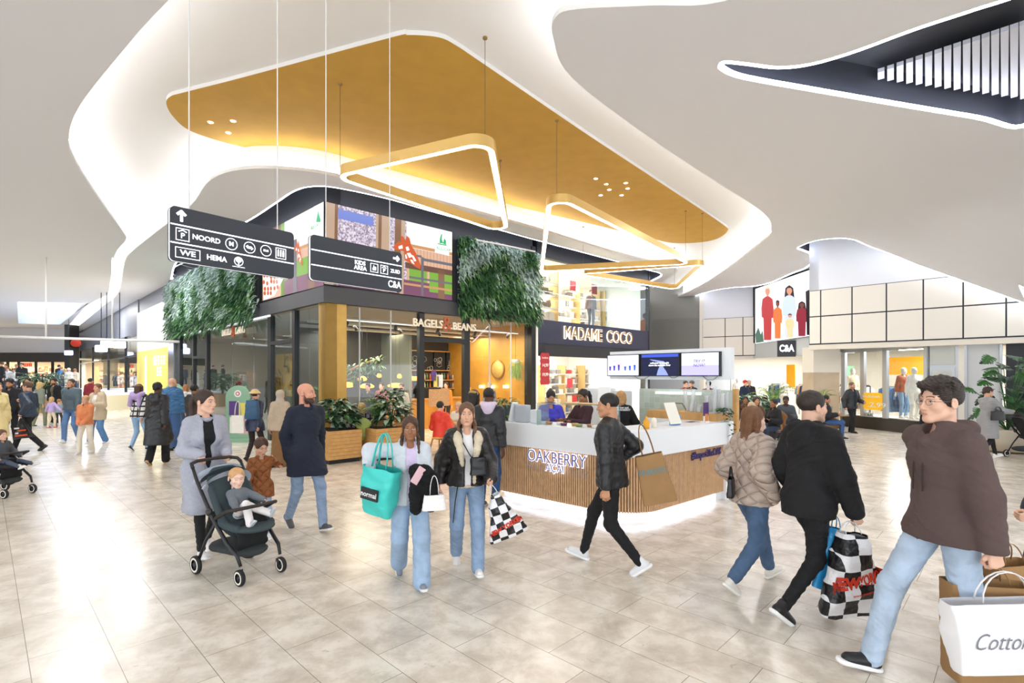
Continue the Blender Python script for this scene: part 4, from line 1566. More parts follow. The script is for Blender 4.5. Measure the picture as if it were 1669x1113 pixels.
# ---------------------------------------------------------------- smooth implicit shapes turned into meshes (surface nets)
class Sdf:
 def __init__(s, k=.02):
  s.p = []
  s.k = k
 def cone(s, a, b_, ra, rb=None, k=None, op='u', flat=None):
  s.p.append(('c', np.array(a, float), np.array(b_, float), ra, ra if rb is None else rb, s.k if k is None else k, op, flat))
  return s
 def chain(s, pts, rs, k=None, op='u', flat=None):
  if not isinstance(rs, (list, tuple)):
   rs = [rs]*len(pts)
  for i in range(len(pts)-1):
   s.cone(pts[i], pts[i+1], rs[i], rs[i+1], k, op, flat)
  return s
 def ell(s, c, r, k=None, op='u'):
  r = (r, r, r) if not isinstance(r, (tuple, list)) else r
  s.p.append(('e', np.array(c, float), np.array(r, float), max(r), 0, s.k if k is None else k, op, None))
  return s
 def plane(s, n, d):
  """keeps the side where n.p > d"""
  s.p.append(('p', np.array(n, float), d, 0, 0, 0, 'cut', None))
  return s
 def mesh(s, h, disp=None, off=0.):
  lo, hi = np.full(3, 1e9), np.full(3, -1e9)
  for kd, a, b_, ra, rb, k, op, fl_ in s.p:
   if op != 'u':
    continue
   if kd == 'c':
    m = max(ra, rb)*(1 if fl_ is None else max(1, fl_[1]))
    lo = np.minimum(lo, np.minimum(a, b_)-m)
    hi = np.maximum(hi, np.maximum(a, b_)+m)
   elif kd == 'e':
    lo = np.minimum(lo, a-b_)
    hi = np.maximum(hi, a+b_)
  lo -= 3*h+.01
  hi += 3*h+.01
  n = np.ceil((hi-lo)/h).astype(int)+1
  ax = [lo[i]+h*np.arange(n[i]) for i in range(3)]
  D = np.full(n, .5, np.float32)
  for kd, a, b_, ra, rb, k, op, fl_ in s.p:
   if kd == 'p':
    X, Y, Z = np.meshgrid(*ax, indexing='ij', sparse=True)
    D = np.maximum(D, (b_-(X*a[0]+Y*a[1]+Z*a[2])).astype(np.float32))
    continue
   if kd == 'c':
    m = max(ra, rb)*(1 if fl_ is None else max(1, fl_[1]))
    l, u = np.minimum(a, b_)-m, np.maximum(a, b_)+m
   else:
    l, u = a-b_, a+b_
   mg = k+3*h
   i0 = np.clip(np.floor((l-mg-lo)/h).astype(int), 0, n-1)
   i1 = np.clip(np.ceil((u+mg-lo)/h).astype(int)+1, 1, n)
   if np.any(i1 <= i0):
    continue
   sl = tuple(slice(i0[i], i1[i]) for i in range(3))
   X, Y, Z = np.meshgrid(*[ax[i][sl[i]] for i in range(3)], indexing='ij', sparse=True)
   if kd == 'e':
    qx, qy, qz = (X-a[0])/b_[0], (Y-a[1])/b_[1], (Z-a[2])/b_[2]
    r_ = np.sqrt(qx*qx+qy*qy+qz*qz)
    d = (r_-1)*min(b_)
   else:
    px, py, pz = X-a[0], Y-a[1], Z-a[2]
    v = b_-a
    f = 1.
    if fl_ is not None:
     nv, f = np.array(fl_[0], float), fl_[1]
     nv = nv/np.linalg.norm(nv)
     dt = (px*nv[0]+py*nv[1]+pz*nv[2])*(1/f-1)
     px, py, pz = px+nv[0]*dt, py+nv[1]*dt, pz+nv[2]*dt
     v = v+nv*(v@nv)*(1/f-1)
    vv = v@v
    t = np.clip((px*v[0]+py*v[1]+pz*v[2])/vv, 0, 1) if vv > 1e-12 else 0.
    d = np.sqrt((px-t*v[0])**2+(py-t*v[1])**2+(pz-t*v[2])**2)-(ra+(rb-ra)*t)
    if f < 1:
     d = d*(.5+.5*f)
   o = D[sl]
   if op == 'u':
    if k > 0:
     hh = np.clip(.5+.5*(o-d)/k, 0, 1)
     D[sl] = o+(d-o)*hh-k*hh*(1-hh)
    else:
     D[sl] = np.minimum(o, d)
   else:
    d = -d
    if k > 0:
     hh = np.clip(.5-.5*(o-d)/k, 0, 1)
     D[sl] = o+(d-o)*hh+k*hh*(1-hh)
    else:
     D[sl] = np.maximum(o, d)
  if disp is not None:
   X, Y, Z = np.meshgrid(*ax, indexing='ij', sparse=True)
   D = D+disp(X, Y, Z).astype(np.float32)
  if off:
   D = D-off
  for sl in ((0,), (-1,)):
   D[sl[0], :, :] = D[:, sl[0], :] = D[:, :, sl[0]] = .5
  S = D < 0
  c8 = np.zeros(np.array(S.shape)-1, np.uint8)
  for i in (0, 1):
   for j in (0, 1):
    for l in (0, 1):
     c8 += S[i:S.shape[0]-1+i, j:S.shape[1]-1+j, l:S.shape[2]-1+l]
  I, J, K_ = np.nonzero((c8 > 0) & (c8 < 8))
  if len(I) == 0:
   return np.zeros((0, 3)), np.zeros((0, 4), int)
  vid = np.full(c8.shape, -1, np.int64)
  vid[I, J, K_] = np.arange(len(I))
  C8 = {(i, j, l): D[I+i, J+j, K_+l] for i in (0, 1) for j in (0, 1) for l in (0, 1)}
  acc = np.zeros((len(I), 3))
  cnt = np.zeros(len(I))
  for a3 in range(3):
   for u in (0, 1):
    for w in (0, 1):
     p0 = [u, w]
     p0.insert(a3, 0)
     p1 = [u, w]
     p1.insert(a3, 1)
     d0, d1 = C8[tuple(p0)], C8[tuple(p1)]
     mk = (d0 < 0) != (d1 < 0)
     t = np.where(mk, d0/np.where(mk, d0-d1, 1), 0)
     pos = np.tile(np.array(p0, float), (len(I), 1))
     pos[:, a3] = t
     acc += pos*mk[:, None]
     cnt += mk
  V = (acc/cnt[:, None]+np.stack([I, J, K_], 1))*h+lo
  Q = []
  for a3 in range(3):
   sa_ = [slice(1, -1)]*3
   sb_ = [slice(1, -1)]*3
   sa_[a3] = slice(0, -1)
   sb_[a3] = slice(1, None)
   A0, A1 = S[tuple(sa_)], S[tuple(sb_)]
   e = np.nonzero(A0 != A1)
   fl0 = A0[e]
   idx = [x+1 for x in e]
   idx[a3] = e[a3]
   b1, b2 = (a3+1) % 3, (a3+2) % 3
   def cell(u, w):
    q_ = [x.copy() for x in idx]
    q_[b1] -= u
    q_[b2] -= w
    return vid[tuple(q_)]
   qd = np.stack([cell(1, 1), cell(0, 1), cell(0, 0), cell(1, 0)], 1)
   qd[~fl0] = qd[~fl0][:, ::-1]
   Q.append(qd)
  Q = np.concatenate(Q)
  Q = Q[(Q >= 0).all(1)]
  # light smoothing of the net
  nb = np.zeros_like(V)
  cn = np.zeros(len(V))
  for i in range(4):
   np.add.at(nb, Q[:, i], V[Q[:, (i+1) % 4]])
   np.add.at(cn, Q[:, i], 1)
  ok = cn > 0
  V[ok] = V[ok]*.5+.5*nb[ok]/cn[ok][:, None]
  return V, Q
def np_obj(name, V, Q, mats, parent=None, cols=None, mi=None, **kw):
 me = bpy.data.meshes.new(name)
 me.vertices.add(len(V))
 me.vertices.foreach_set('co', np.asarray(V, np.float32).ravel())
 me.loops.add(len(Q)*4)
 me.loops.foreach_set('vertex_index', Q.astype(np.int32).ravel())
 me.polygons.add(len(Q))
 me.polygons.foreach_set('loop_start', np.arange(0, len(Q)*4, 4, dtype=np.int32))
 me.polygons.foreach_set('loop_total', np.full(len(Q), 4, np.int32))
 me.polygons.foreach_set('use_smooth', np.ones(len(Q), bool))
 for m in (mats if isinstance(mats, (list, tuple)) else [mats]):
  me.materials.append(m)
 if mi is not None:
  me.polygons.foreach_set('material_index', np.asarray(mi, np.int32))
 me.update(calc_edges=True)
 if cols is not None:
  at = me.color_attributes.new('Col', 'FLOAT_COLOR', 'POINT')
  at.data.foreach_set('color', np.asarray(cols, np.float32).ravel())
 o = bpy.data.objects.new(name, me)
 return put(o, name, parent, **kw)
def xf(M, V):
 A = np.array(M)
 return V @ A[:3, :3].T+A[:3, 3]
def wr(amp=.004, seed=0., f=1.):
 """soft cloth folds"""
 def g(X, Y, Z):
  a = np.sin(f*(44*Z+17*X+seed)+2.6*np.sin(f*(23*Y+11*Z)+seed)+1.5*np.sin(f*19*X))
  b_ = np.sin(f*(75*Z-34*Y+41*X)+seed*3+2*np.sin(f*(13*Z+21*X)))
  return amp*(.55-np.abs(a)+.45*b_*np.abs(b_))
 return g
def ik(a, c, l1, l2, pole):
 a, c, pole = Vector(a), Vector(c), Vector(pole)
 d = c-a
 L = d.length
 mx = (l1+l2)*.999
 if L > mx:
  c = a+d*(mx/L)
  d = c-a
  L = mx
 u = d/L
 x = (l1*l1-l2*l2+L*L)/(2*L)
 y = math.sqrt(max(0, l1*l1-x*x))
 p = pole-u*pole.dot(u)
 p = p.normalized() if p.length > 1e-6 else Vector((0, -1, 0))
 return a+u*x+p*y, c
def head_sdf(hd):
 s = Sdf(.014)
 wd = hd.get('w', 1.)
 s.ell((0, .012, .036), (.074*wd, .092, .080))
 s.ell((0, -.030, -.030), (.057*wd, .060, .078), .02)
 s.cone((.045*wd, .0, -.058), (.014, -.066, -.095), .020, .018, .02)
 s.cone((-.045*wd, .0, -.058), (-.014, -.066, -.095), .020, .018, .02)
 s.ell((0, -.070, -.094), (.022, .018, .018), .016)
 for q in (1, -1):
  s.ell((.040*q, -.060, -.026), (.022, .022, .022), .02)
  s.cone((.012*q, -.083, .026), (.042*q, -.068, .026), .009, .008, .012)
 for q in (1, -1):
  s.ell((.031*q, -.100, .003), (.019, .021, .013), .014, 'sub')
 if not hd.get('closed'):
  for q in (1, -1):
   s.ell((.031*q, -.0715, .003), .0128, .002)
 for q in (1, -1):
  s.cone((.019*q, -.083, .008), (.031*q, -.0855, .0125), .0032, .0038, .003)
  s.cone((.031*q, -.0855, .0125), (.044*q, -.079, .008), .0038, .003, .003)
  s.cone((.022*q, -.083, -.006), (.041*q, -.080, -.006), .0028, .0028, .004)
 s.cone((0, -.086, .012), (0, -.104, -.030), .0065, .0105, .010)
 s.ell((0, -.103, -.034), (.0115, .011, .0095), .005)
 for q in (1, -1):
  s.ell((.0125*q, -.094, -.037), (.0075, .010, .0065), .004)
 s.ell((0, -.078, -.060), (.026, .016, .02), .012)
 s.cone((-.017, -.086, -.0625), (0, -.0935, -.0605), .0035, .0052, .003)
 s.cone((.017, -.086, -.0625), (0, -.0935, -.0605), .0035, .0052, .003)
 s.cone((-.015, -.086, -.0705), (0, -.0925, -.0725), .004, .0062, .003)
 s.cone((.015, -.086, -.0705), (0, -.0925, -.0725), .004, .0062, .003)
 for q in (1, -1):
  s.ell((.077*q*wd, .014, -.006), (.0085, .019, .031), .006)
  s.ell((.084*q*wd, .008, -.004), (.005, .009, .017), .003, 'sub')
 s.cone((0, .030, -.055), (0, .030, -.135), .050*hd.get('neck', 1.), .052*hd.get('neck', 1.), .03)
 return s
def head_cols(V, skin, hd):
 C = np.tile(np.array(lin(skin)), (len(V), 1))
 x, y, z = V[:, 0], V[:, 1], V[:, 2]
 def blend(mask, col, a):
  w = (np.clip(mask, 0, 1)*a)[:, None]
  C[:, :3] = C[:, :3]*(1-w)+np.array(lin(col))[:3]*w
 sm = lambda d, r: np.clip((r-d)/(r*.35), 0, 1)
 front = y < -.045
 if hd.get('beard'):
  jaw = np.clip((-.047-z+np.clip((y+.03)*1.2, 0, .03))/.010, 0, 1)*np.clip((.02-y)/.03, 0, 1)*(z > -.125)
  up = np.clip((.028-np.sqrt((x/1.1)**2+((z+.051)/.30)**2))/.006, 0, 1)*front
  edge = np.clip((np.abs(x)*1.1-.022+(-.05-z)*.8)/.012, 0, 1)
  blend(np.maximum(jaw*edge, up*.9), hd['beard'], hd.get('bd', .85))
 blend(sm(np.sqrt((x/.021)**2+((z+.0665)/.0105)**2), 1.)*front*(y < -.078), hd.get('lips', '#b56a60'), .75)
 blend(sm(np.abs(z+.0665)/.0016, 1.)*(np.abs(x) < .018)*front, '#5a2a26', .6)
 for q in (1, -1):
  ex = (x*q-.028)/.019
  zb_ = z-(.0275+.004*np.cos(ex*1.6)+.001)
  blend(sm(np.abs(zb_)/.0038, 1.)*(np.abs(ex) < 1)*front, hd.get('brow', '#3a2a20'), .85)
  dx, dz = (x*q-.031)/.0125, (z-.003)/(.0062)
  if hd.get('closed'):
   blend(sm(np.abs(z-.0+.004*(1-dx*dx))/.002, 1.)*(np.abs(dx) < 1.1)*front, '#3a2a24', .7)
  else:
   r_ = dx*dx+dz*dz
   blend(((r_ < 1)*front).astype(float), '#e9e6e2', 1)
   blend((((x*q-.031)**2+(z-.004)**2 < .0056**2)*(r_ < 1.05)*front).astype(float), hd.get('iris', '#2e2018'), 1)
   blend(sm(np.abs(z-(.0095-.004*dx*dx))/.0022, 1.)*(np.abs(dx) < 1.15)*front, '#221814', .75)
 blend(sm(np.sqrt(((np.abs(x)-.043)/.02)**2+((z+.03)/.02)**2), 1.)*front, '#c9705c', .14)
 return C
def hair_mesh(st, h, hd, lod):
 s = Sdf(.014)
 wd = hd.get('w', 1.)
 t = hd.get('hv', 1.)
 cap = ((0, .019, .044), ((.080+.004*t)*wd, .098+.004*t, .082+.008*t))
 amp, fq = .0022*t, 1.
 if st in ('short', 'curly', 'buzz', 'crop', 'quiff'):
  if st == 'buzz':
   cap = ((0, .016, .040), (.0775*wd, .0965, .0815))
   amp = .0006
  s.ell(*cap)
  if st == 'curly':
   for i in range(26):
    a = i*2.399
    rr = math.sqrt((i+.5)/26)
    px, py = .074*rr*math.cos(a), .015+.09*rr*math.sin(a)-.012
    pz = .052+.080*math.sqrt(max(0, 1-rr*rr*.86))
    s.ell((px*wd, py, pz), (.026, .026, .022), .01)
   s.ell((0, -.060, .094), (.055, .03, .022), .02)
   amp = .0035
  if st == 'quiff':
   s.ell((0, -.055, .095), (.05, .035, .025), .02)
  s.ell((0, -.105, -.012), (.068*wd, .078, .083), .006, 'sub')
  s.plane((0, .75, 1), -.028)
  for q in (1, -1):
   s.ell((.085*q*wd, .012, -.012), (.02, .026, .034), .004, 'sub')
 else:
  s.ell(*cap)
  if st in ('long', 'long_front', 'bob', 'short_f'):
   Lg = hd.get('len', .30)
   if st == 'bob':
    Lg = .10
   if st == 'short_f':
    Lg = .03
   s.chain([(0, .055, .03), (0, .068, -.06), (0, .080, -.06-Lg*.5), (0, .085, -.06-Lg)], [.078*wd, .072, .065, .035], .03, flat=((0, 1, 0), .62))
   for q in (1, -1):
    s.chain([(.066*q*wd, .0, .05), (.074*q*wd, .008, -.04), (.070*q, .03, -.08-Lg*.45)], [.028, .027, .02], .02)
  elif st == 'ponytail':
   s.chain([(0, .105, .035), (0, .150, .03), (0, .165, -.04), (0, .150, -.16), (0, .14, -.24)], [.025, .030, .034, .028, .010], .015)
  elif st == 'pigtail':
   s.ell((0, .11, .05), .03, .01)
  elif st == 'bun':
   s.ell((0, .09, .10), (.034, .034, .032), .01)
  elif st == 'lowbun':
   s.ell((0, .11, -.01), (.038, .032, .036), .01)
  elif st == 'braids':
   for q in (1, -1):
    s.chain([(.055*q, .045, -.03), (.080*q, .01, -.09), (.085*q, -.045, -.15), (.082*q, -.072, -.24), (.08*q, -.078, -.30)], [.024, .020, .016, .014, .008], .012)
    for j in range(9):
     tt = j/8
     s.ell((.083*q+.004*(-1)**j, -.02-.055*tt, -.10-.19*tt), .0165-.006*tt, .004)
  s.ell((0, -.115, -.018), (.064*wd, .086, .100), .006, 'sub')
  s.plane((0, .95 if st in ('ponytail', 'bun', 'lowbun', 'braids', 'pigtail') else .0, 1), -.05 if st in ('ponytail', 'bun', 'lowbun', 'pigtail') else -9 if st != 'braids' else -9)
  if st in ('ponytail', 'bun', 'lowbun', 'pigtail'):
   s.p[-1] = ('p', np.array((0, 1.6 if st == 'ponytail' else .95, 1.)), -.05, 0, 0, 0, 'cut', None)
   for q in (1, -1):
    s.ell((.086*q*wd, .010, -.012), (.02, .024, .032), .004, 'sub')
  if st == 'braids':
   s.ell((0, .02, -.12), (.07, .06, .09), .01, 'sub')
 am = amp
 def dsp(X, Y, Z):
  return am*(np.sin(190*X+60*np.sin(9*Z))*np.sin(160*Y+20*Z)+.7*np.sin(90*X+70*Y+25*Z))
 return s.mesh(h, dsp if lod < 2 else None)
SK = {'fair': '#e3b59c', 'light': '#dba98c', 'olive': '#c48f6c', 'brown': '#9a6a4a', 'dark': '#5e3f2e', 'pale': '#ecc6b2', 'ruddy': '#d89a80'}
def skin_mat(c):
 m = mat('skin_'+c.strip('#'), c, .5, var=.03, vscale=30, spec=.35, vcol='Col')
 return m
def cloth(c, k='plain', rough=.85):
 if k == 'denim':
  q_ = [int(c[i:i+2], 16) for i in (1, 3, 5)]
  g_ = sum(q_)/3
  c = '#%02x%02x%02x' % tuple(int(v*.70+g_*.30) for v in q_)
  return mat('denim_'+c[1:], c, .85, var=.16, vscale=9, bump=.25, bscale=260)
 if k == 'knit':
  return mat('knit_'+c[1:], c, .95, var=.05, vscale=20, bump=.5, bscale=170)
 if k == 'leather':
  return mat('leather_'+c[1:], c, .38, var=.1, vscale=14, bump=.3, bscale=50)
 if k == 'shine':
  return mat('nylon_'+c[1:], c, .45, var=.05, vscale=6, bump=.35, bscale=26)
 if k == 'quilt':
  return mat('quilt_'+c[1:], c, .6, bump=1, bscale=hq[0], kind='quilt')
 if k == 'wool':
  return mat('wool_'+c[1:], c, .95, var=.07, vscale=60, bump=.35, bscale=240)
 if k == 'plaid' or k == 'check':
  return plaid(c)
 return mat('cloth_'+c[1:], c, rough, var=.05, vscale=10, bump=.3, bscale=120)
hq = [4.2]
def plaid(c):
 nm = 'plaid_'+c[1:]
 if nm in _m:
  return _m[nm]
 m = mat(nm, c, .9)
 N, L = m.node_tree.nodes, m.node_tree.links
 tc = N.new('ShaderNodeTexCoord')
 sp = N.new('ShaderNodeSeparateXYZ')
 L.new(tc.outputs['Object'], sp.inputs[0])
 last = None
 for ax_, sc_ in (('X', 60), ('Z', 52)):
  mu = N.new('ShaderNodeMath')
  mu.operation = 'MULTIPLY'
  mu.inputs[1].default_value = sc_
  L.new(sp.outputs[ax_], mu.inputs[0])
  sn = N.new('ShaderNodeMath')
  sn.operation = 'SINE'
  L.new(mu.outputs[0], sn.inputs[0])
  gt = N.new('ShaderNodeMath')
  gt.operation = 'GREATER_THAN'
  gt.inputs[1].default_value = .55
  L.new(sn.outputs[0], gt.inputs[0])
  if last:
   ad = N.new('ShaderNodeMath')
   ad.operation = 'MAXIMUM'
   L.new(last, ad.inputs[0])
   L.new(gt.outputs[0], ad.inputs[1])
   last = ad.outputs[0]
  else:
   last = gt.outputs[0]
 mx = N.new('ShaderNodeMixRGB')
 mx.inputs[1].default_value = lin(c)
 mx.inputs[2].default_value = lin('#2c2c30')
 L.new(last, mx.inputs[0])
 L.new(mx.outputs[0], N['Principled BSDF'].inputs['Base Color'])
 return m
def person(label, x, y, head_deg, h=1.72, lod=1, skin='light', hair=('short', '#2c211b'), hd=None, top=None, inner=None, bottom=None, shoes=('#e8e8e8', '#ffffff'),
           step=.55, lead='R', feet=None, hands=None, grip=(0, 0), turn=0, nod=0, tilt=0, lean=3, fem=False, girth=1., sit=None, z0=0., hs=None, hat=None, cat='person', group=None, extra=None,
           elbow=None, hand_t=(None, None), name='person', hand_d=(None, None), twist=0, blank=False):
 """a standing, walking or sitting figure; local frame faces -Y, its right side is -X"""
 k = h/1.75
 hd = dict(hd or {})
 hs = hs or (1. if h > 1.5 else 1.+(1.5-h)*.35/k*.8)
 g = girth
 LEG1, LEG2 = .43*k, .42*k
 # feet
 if sit is None:
  if feet is None:
   f_lead, f_tr = (-step*.48, -14 if step > .3 else 0), (step*.52, 38 if step > .3 else 0)
   fR, fL = (f_lead, f_tr) if lead == 'R' else (f_tr, f_lead)
   feet = ((-.085*k, fR[0], fR[1]), (.085*k, fL[0], fL[1]))
  shoeM, ank = [], []
  for fx, fy, pt, *rest in feet:
   M = Matrix.Translation((fx, fy, rest[0] if rest else 0))
   if pt > 0:
    M = M @ Matrix.Translation((0, -.10*k, 0)) @ Matrix.Rotation(R(pt), 4, 'X') @ Matrix.Translation((0, .10*k, 0))
   elif pt < 0:
    M = M @ Matrix.Translation((0, .05*k, 0)) @ Matrix.Rotation(R(pt), 4, 'X') @ Matrix.Translation((0, -.05*k, 0))
   shoeM.append(M)
   ank.append(M @ Vector((0, 0, .085*k)))
  hz = .925*k
  for q, a in zip((-1, 1), ank):
   dx, dy = a.x-q*.085*k, a.y
   hz = min(hz, a.z+math.sqrt(max(.01, (LEG1+LEG2)**2-dx*dx-dy*dy))*.992)
  pel = Vector((0, 0, hz+.02*k))
 else:
  pel = Vector((0, 0, sit))
  shoeM, ank = [], []
  ft = feet or ((-.1*k, -.45*k, 0), (.1*k, -.42*k, 0))
  for fx, fy, pt, *rest in ft:
   M = Matrix.Translation((fx, fy, (rest[0] if rest else 0)-z0)) @ Matrix.Rotation(R(pt), 4, 'X')
   shoeM.append(M)
   ank.append(M @ Vector((0, 0, .085*k)))
 hips = [pel+Vector((q*.088*k, 0, -.02*k)) for q in (-1, 1)]
 knees = []
 for i in (0, 1):
  kn, an = ik(hips[i], ank[i], LEG1, LEG2, (.12*(-1, 1)[i], -1, .25 if sit is not None else 0))
  knees.append(kn)
 # torso
 ln = Matrix.Translation(pel) @ Matrix.Rotation(R(lean), 4, 'X') @ Matrix.Rotation(R(twist), 4, 'Z')
 Tp = lambda X, Y, Z: ln @ Vector((X*k, Y*k, Z*k))      # torso points measured from the pelvis (hip line = 0)
 sw = (.142 if fem else .160)*(1 if h > 1.4 else .92)
 sh = [Tp(-sw, .01, .448), Tp(sw, .01, .448)]
 neck = Tp(0, .012, .50)
 UA, FA = .285*k, .255*k
 if hands is None:
  a = .17*(1 if step > .3 else .15)
  ya, yb = (a, -a) if lead == 'R' else (-a, a)
  hands = ((-.235*k, ya, pel.z-.10*k), (.235*k, yb, pel.z-.10*k))
 wr_, el = [], []
 for i in (0, 1):
  q = (-1, 1)[i]
  pole = (elbow[i] if elbow and elbow[i] else (.35*q, 1, -.25))
  e, w = ik(sh[i], Vector(hands[i]), UA, FA, pole)
  el.append(e)
  wr_.append(w)
 # head
 hc = neck+Vector((0, -.012*k-.02*k*math.sin(R(lean)), .165*k*hs if h > 1.3 else .15*k*hs))
 HM = Matrix.Translation(hc) @ Matrix.Rotation(R(turn), 4, 'Z') @ Matrix.Rotation(R(nod), 4, 'X') @ Matrix.Rotation(R(tilt), 4, 'Y') @ Matrix.Scale(k*hs if h > 1.3 else k*hs, 4)
 hh, hn, hc_ = ((.0032, .0032, .008), (.0055, .005, .011), (.009, .009, .016), (.014, .014, .024))[lod]
 skc = SK.get(skin, skin)
 sm = skin_mat(skc)
 root = empty(name, (0, 0, 0), label, cat, group)
 Vs, Qs, Cs = [], [], []
 base = np.array(lin(skc))
 def addp(V, Q, C=None):
  n = sum(len(v) for v in Vs)
  Vs.append(V)
  Qs.append(Q+n)
  Cs.append(np.tile(base, (len(V), 1)) if C is None else C)
 hsd = head_sdf(hd)
 V, Q = hsd.mesh(hh/(k*hs))
 C = head_cols(V, skc, hd) if not blank else None
 addp(xf(HM, V), Q, C)
 # body core
 b = Sdf(.03*k)
 fy = (0, 1, 0)
 b.cone(Tp(0, 0, .0), Tp(0, 0, .18), .105*k*g, .095*k*g, flat=(fy, .75))
 b.cone(Tp(0, 0, .18), Tp(0, 0, .36), .10*k*g, .125*k*g, flat=(fy, .68))
 b.cone(sh[0], sh[1], .045*k, .045*k)
 b.cone(Tp(0, .01, .42), hc+Vector((0, .03*k, -.06*k*hs)), .058*k, .047*k*hs*hd.get('neck', 1.))
 bare = (bottom or {}).get('bare', False)
 for i in (0, 1):
  b.chain([sh[i], el[i], wr_[i]], [.040*k*g, .034*k, .022*k])
  b.chain([hips[i], knees[i], ank[i]], [.07*k*g, .045*k, .03*k])
 V, Q = b.mesh(.016 if lod < 2 else .024)
 addp(V, Q)
 # hands
 res = {}
 for i in (0, 1):
  q = (-1, 1)[i]
  d = (wr_[i]-el[i]).normalized()
  if hand_d[i]:
   d = Vector(hand_d[i]).normalized()
  t = Vector(hand_t[i]) if hand_t[i] else Vector((0, -1, .15))
  t = (t-d*t.dot(d)).normalized()
  n_ = (t.cross(d) if i == 0 else d.cross(t))
  s_ = Sdf(.007)
  gr = grip[i]
  if lod >= 2:
   s_.cone((0, 0, -.01), (0, 0, .07), .024, .030, flat=((0, 1, 0), .55))
   s_.cone((0, .0, .07), (0, .02+.02*gr, .12-.03*gr), .028, .022, flat=((0, 1, 0), .5))
   s_.cone((.02, .005, .02), (.045, .015, .07), .011, .009)
  else:
   kx = (.029, .010, -.010, -.028)
   for j in range(4):
    s_.cone((kx[j]*.55, 0, -.005), (kx[j], -.002, .082-.005*abs(j-1)), .016, .0125, .012, flat=((0, 1, 0), .85))
   for j in range(4):
    Lf = (.072, .080, .074, .058)[j]
    an_ = ([14, 22, 16], [68, 80, 48])[1 if gr >= 1 else 0] if gr in (0, 1) else [14+54*gr, 22+58*gr, 16+32*gr]
    p = Vector((kx[j], -.002, .082-.005*abs(j-1)))
    a_ = 0
    for m_, fr3 in enumerate((.44, .31, .25)):
     a_ += R(an_[m_]+(j*2 if gr < 1 else 0))
     p2 = p+Vector((kx[j]*.06, math.sin(a_), math.cos(a_)))*Lf*fr3
     s_.cone(p, p2, .0092-.0009*m_, .0085-.0009*m_, .003)
     p = p2
   if gr >= .7:
    s_.chain([(.018, .006, .018), (.040, .020, .045), (.032, .040, .066), (.014, .048, .078)], [.014, .0115, .0100, .0085], .005)
   else:
    s_.chain([(.016, .004, .018), (.042, .012, .045), (.053, .020, .070), (.054, .028, .092)], [.014, .0115, .0100, .0082], .006)
  s_.cone((0, 0, -.05), (0, 0, 0), .024, .022, .015, flat=((0, 1, 0), .78))
  V, Q = s_.mesh(hn/k)
  Mh = Matrix(((t.x, n_.x, d.x, wr_[i].x), (t.y, n_.y, d.y, wr_[i].y), (t.z, n_.z, d.z, wr_[i].z), (0, 0, 0, 1))) @ Matrix.Scale(k*(.92 if fem else 1)*(1 if h > 1.3 else .8), 4)
  V = xf(Mh, V)
  if i == 0:
   Q = Q[:, ::-1] if False else Q
  det = np.linalg.det(np.array(Mh)[:3, :3])
  if det < 0:
   Q = Q[:, ::-1]
  addp(V, Q)
  res['RL'[i]] = (Mh @ Vector((0, .028, .085)), d, t, n_)
 body = np_obj('body', np.concatenate(Vs), np.concatenate(Qs), sm, root, np.concatenate(Cs))
 # clothing
 wseed = (hash(label) % 97)/7. if False else sum(map(ord, label)) % 97/7.
 def garment(nm, sd, m, amp=.004, f=1., lb=None, hcl=None, col=None):
  V, Q = sd.mesh(hcl or hc_, wr(amp*k, wseed, f) if lod < 3 else None)
  return np_obj(nm, V, Q, m, root, label=lb)
 if bottom:
  c_, kd = bottom['c'], bottom.get('k', 'denim')
  w = bottom.get('w', 0.)           # extra width
  s_ = Sdf(.028*k)
  s_.cone(Tp(-.04, .005, .0), Tp(.04, .005, .0), .098*k*g, flat=(fy, .92))
  s_.cone(Tp(0, .0, .02), Tp(0, 0, .11), .120*k*g, .112*k*g, flat=(fy, .72))
  hem = bottom.get('hem', .0)
  if bottom.get('skirt'):
   zsk = bottom['skirt']
   s_.cone(pel, Vector((0, 0, zsk)), .15*k*g, .20*k*g, flat=(fy, .85))
  else:
   for i in (0, 1):
    a_ = ank[i].lerp(knees[i], hem)+Vector((0, .006, -.012 if not hem else 0))
    s_.chain([hips[i]+Vector((0, .012*k, 0)), knees[i], a_], [(.088*g+w*.3)*k, (.060*g+w*.6)*k, (.046+w)*k])
  garment('trousers' if not bottom.get('skirt') else 'skirt', s_, cloth(c_, kd), .0045 if lod < 2 else .0, 1.2)
 if top:
  def make_top(tp, nm, ex):
   c_, kd, tk = tp['c'], tp.get('k', 'plain'), tp.get('t', .012)+ex
   s_ = Sdf(.030*k)
   ch_ = (.145 if fem else .155)*g
   s_.cone(Tp(0, 0, .10), Tp(0, .0, .20), (.118*g+tk)*k, ((.108 if fem else .122)*g+tk)*k, flat=(fy, .74))
   s_.cone(Tp(0, 0, .20), Tp(0, .0, .36), ((.108 if fem else .122)*g+tk)*k, (ch_+tk*.8)*k, flat=(fy, .70))
   s_.cone(Tp(0, 0, .34), Tp(0, .01, .43), (ch_+tk*.8)*k, (.095+tk)*k, flat=(fy, .72))
   s_.chain([sh[0]+Vector((.015*k, 0, 0)), Tp(0, .012, .475), sh[1]-Vector((.015*k, 0, 0))], [(.040+tk)*k, (.050+tk)*k, (.040+tk)*k])
   s_.cone(Tp(0, .012, .42), Tp(0, .012, .485), (.085+tk)*k, (.052+tk)*k)
   if fem and h > 1.3:
    for q in (1, -1):
     s_.ell(Tp(.062*q, -.070, .30), (.058+tk*.8)*k, .03)
   hem = tp.get('hem', -.06)
   fl_ = tp.get('flare', .0)
   hl = Tp(0, 0, max(hem, -.1))
   p_end = Vector((hl.x*1.0, hl.y, pel.z+hem*k))
